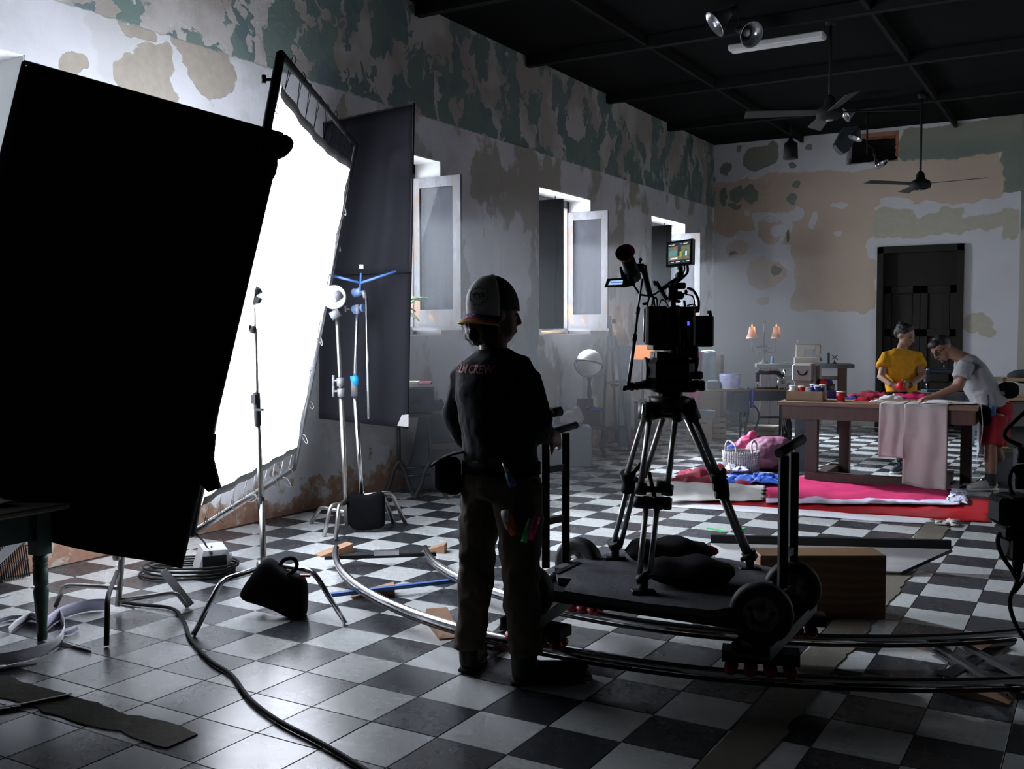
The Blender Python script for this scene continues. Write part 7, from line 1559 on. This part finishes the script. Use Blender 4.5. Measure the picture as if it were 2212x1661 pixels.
MB().box(ch + UP * .43, (.40, .38, .05), frame(HR)).build('seat', 'wood_dark', t)
# plant added for a reflection in the near pane, cup and coils on the sills
pb = V3((-5.88, 7.60, SILL + .014)); t = thing('pane_reflection_plant', 'leafy green plant added on the near window sill for a reflection in the pane', 'plant', pb + V3((0, .10, 0)))
simple('leaf_green', (.10, .22, .07), .5, var=.3, scale=10); simple('terracotta', (.30, .14, .08), .8)
MB().lathe([(.05, 0), (.065, .10), (.07, .11), (.06, .11)], pb + V3((0, .10, 0)), seg=16, cap=True).build('pot', 'terracotta', t)
random.seed(4)
for k in range(9):
    a = random.uniform(-1.3, 1.3); L = random.uniform(.44, .64); tip = V3((math.sin(a) * L * .3, math.cos(a) * L * .95, L * random.uniform(-.15, .55))); b0 = pb + V3((0, .10, .10))
    def lfn(u, v, tip=tip, b0=b0): w_ = .06 * math.sin(PI * min(1, u * .95 + .03)); s_ = tip.cross(UP).normalized(); return b0 + tip * u + UP * (.10 * math.sin(u * PI)) + s_ * w_ * (v - .5) * 2 + UP * (-abs(v - .5) * .02)
    MB().sheet(lfn, 10, 4, .0015).build('leaf', 'leaf_green', t)
cq = V3((WX - .06, 10.42, SILL + .014)); t = thing('plastic_cup', 'clear white plastic cup on the middle window sill', 'cup', cq); MB().lathe([(.028, 0), (.038, .10), (.036, .10), (.027, .004)], cq, seg=18, cap=False).build('wall', 'paper_white', t); MB().lathe([(.0, .002), (.028, .0)], cq, seg=18, cap=False).build('base', 'paper_white', t)
for y_, lb in ((11.05, 'flat wooden disc lying on the middle window sill'), (7.62, 'flat wooden disc lying on the near window sill')):
    tag(MB().lathe([(.20, 0), (.21, .01), (.21, .03), (.20, .04)], (WX - .24, y_, SILL + .014), seg=28).build('wooden_disc', 'wood_light'), lb, 'disc')

# ---- behind the person in grey: second machine on a bench, bin, stool
BD = 12.3; q = at_d(2040, 846, BD); zb2 = q.z; qf = V3((q.x, q.y, 0)); RBm = frame(HR)
t = thing('grey_bench', 'grey bench table behind the person in grey', 'table', qf + HR * .35); MB().box(qf + HR * .03 + UP * (zb2 - .02), (.78, .5, .04), RBm).build('top', 'wood_grey', t); MB().box(qf + HR * .03 + HF * .2 + UP * (zb2 - .15), (.70, .03, .22), RBm).build('back_panel', 'linen_grey', t)
for a in (-.30, .36):
    for b in (-.2, .2): MB().box(qf + HR * a + HF * b + UP * (zb2 - .04) / 2, (.06, .06, zb2 - .04), RBm).build('leg', 'linen_grey', t)
sewing_machine('sewing_machine', 'dark blue sewing machine on the bench beside the person in grey', qf + HR * -.24 + UP * zb2, RBm, 1.15, 'iron_blue')
q = at_d(2185, 830, 12.0); qf2 = V3((q.x, q.y, 0)); t = thing('shelf_cabinet', 'open shelf cabinet with pale edges behind the person in grey', 'cabinet', qf2)
z1_ = at_d(2185, 815, 12.0).z; z2_ = at_d(2185, 856, 12.0).z
MB().box(qf2 + HR * .3 + UP * (z1_ - .02), (1.0, .40, .035), RBm).build('shelf', 'wood_light', t); MB().box(qf2 + HR * .3 + UP * (z2_ - .02), (1.0, .40, .035), RBm).build('shelf', 'wood_light', t); MB().box(qf2 + HR * .3 + HF * .19 + UP * z2_ * .5, (1.0, .03, z2_), RBm).build('back', 'wood_grey', t); MB().box(qf2 + HR * -.18 + UP * z1_ / 2, (.04, .40, z1_), RBm).build('side', 'wood_grey', t); MB().box(qf2 + HR * .3 - HF * .1 + UP * (z2_ - .2), (.9, .03, .3), RBm).build('drawer', 'wood_grey', t)
tag(MB().ball(at_d(2215, 813, 12.0), (.20, .16, .085), 18, 10).build('dark_hat', 'cloth_dark'), 'dark rounded hat lying on the shelf cabinet', 'hat')
q = at_z(2172, 1046); t = thing('grey_bin', 'dark green bin holding yellow papers behind the person in grey', 'bin', q + HF * .1); MB().box(q + HF * .12 + UP * .165, (.20, .20, .33), RBm, .02).build('bin', 'linen_grey', t); MB().box(q + HF * .12 + UP * .335, (.16, .14, .02), rotz(.3)).build('papers', simple('paper_yellow', (.65, .60, .25), .8).m, t)
q = at_z(2101, 962); t = thing('stool', 'pale thin legged stool under the bench', 'stool', q + HR * .15)
for dx in (0, .32): MB().box(q + HR * dx + UP * .22, (.035, .035, .44), RBm).build('leg', 'cloth_aqua' if dx == 0 else 'wood_grey', t)
MB().box(q + HR * .16 + UP * .45, (.40, .35, .03), RBm).build('seat', 'wood_grey', t)

# ---- dark equipment cart at the right edge, close to the camera
KD = 2.6; K = lambda x, y, d=0.0: at_d(x, y, KD + d); t = thing('equipment_rig', 'black cable draped equipment rig at the right edge of the picture', 'equipment', V3((K(2215, 1100).x, K(2215, 1100).y, 0)))
mb = MB(); vbox(mb, 2162, 1068, 2260, 1140, KD, .12, .012); vbox(mb, 2146, 1072, 2180, 1132, KD - .02, .08, .012); vbox(mb, 2172, 1140, 2240, 1210, KD, .10, .012); vbox(mb, 2160, 1130, 2200, 1165, KD, .08, .01); mb.build('housing', 'camera_black', t)
mb = MB(); vbox(mb, 2200, 962, 2250, 1072, KD + .05, .08, .01); mb.tube([K(2206, 965), K(2208, 1000)], .012, 10); mb.tube([K(2200, 1010), K(2206, 1055)], .014, 10); mb.build('upper_module', 'camera_black', t)
mb = MB().tube([K(2240, 1660, .0), K(2235, 880, .05)], .02, 10); b0 = V3((K(2240, 1500).x, K(2240, 1500).y, 0)); mb.tube([b0, V3((b0.x, b0.y, 1.3))], .02, 10); mb.build('post', 'camera_black', t)
for P in ([(2216, 888), (2190, 912), (2170, 935), (2178, 950), (2205, 962)], [(2214, 1006), (2190, 1012), (2180, 1035), (2184, 1060), (2190, 1070)], [(2160, 1150), (2155, 1170), (2165, 1200), (2185, 1230), (2196, 1250)], [(2198, 1200), (2200, 1240), (2192, 1270), (2182, 1290), (2184, 1320), (2200, 1360), (2230, 1400)], [(2220, 1240), (2200, 1268), (2190, 1280)]):
    MB().tube(catmull([K(x, y) for x, y in P], 6), .0055, 6).build('cable', 'cable_black', t)
mb = MB().tube([K(2197, 1195), K(2199, 1235)], [.018, .010], 10); mb.build('connector', 'camera_black', t)
# ---------------------------------------------------------------- haze filling the set end of the room
hz = NT('haze'); hz.t.nodes.remove(hz.b)
vs = hz.node('ShaderNodeVolumeScatter'); vs.inputs['Color'].default_value = (.9, .94, 1, 1); vs.inputs['Density'].default_value = .024; vs.inputs['Anisotropy'].default_value = .25
hz.t.links.new(vs.outputs[0], hz.out.inputs['Volume'])
o = MB().box(((WX - 3.3) / 2, 10.6, 1.26), (-3.3 - WX - .02, 8.6, 2.5)).build('haze', M['haze'])
tag(o, 'thin grey haze hanging in the room', 'haze', None, 'stuff')
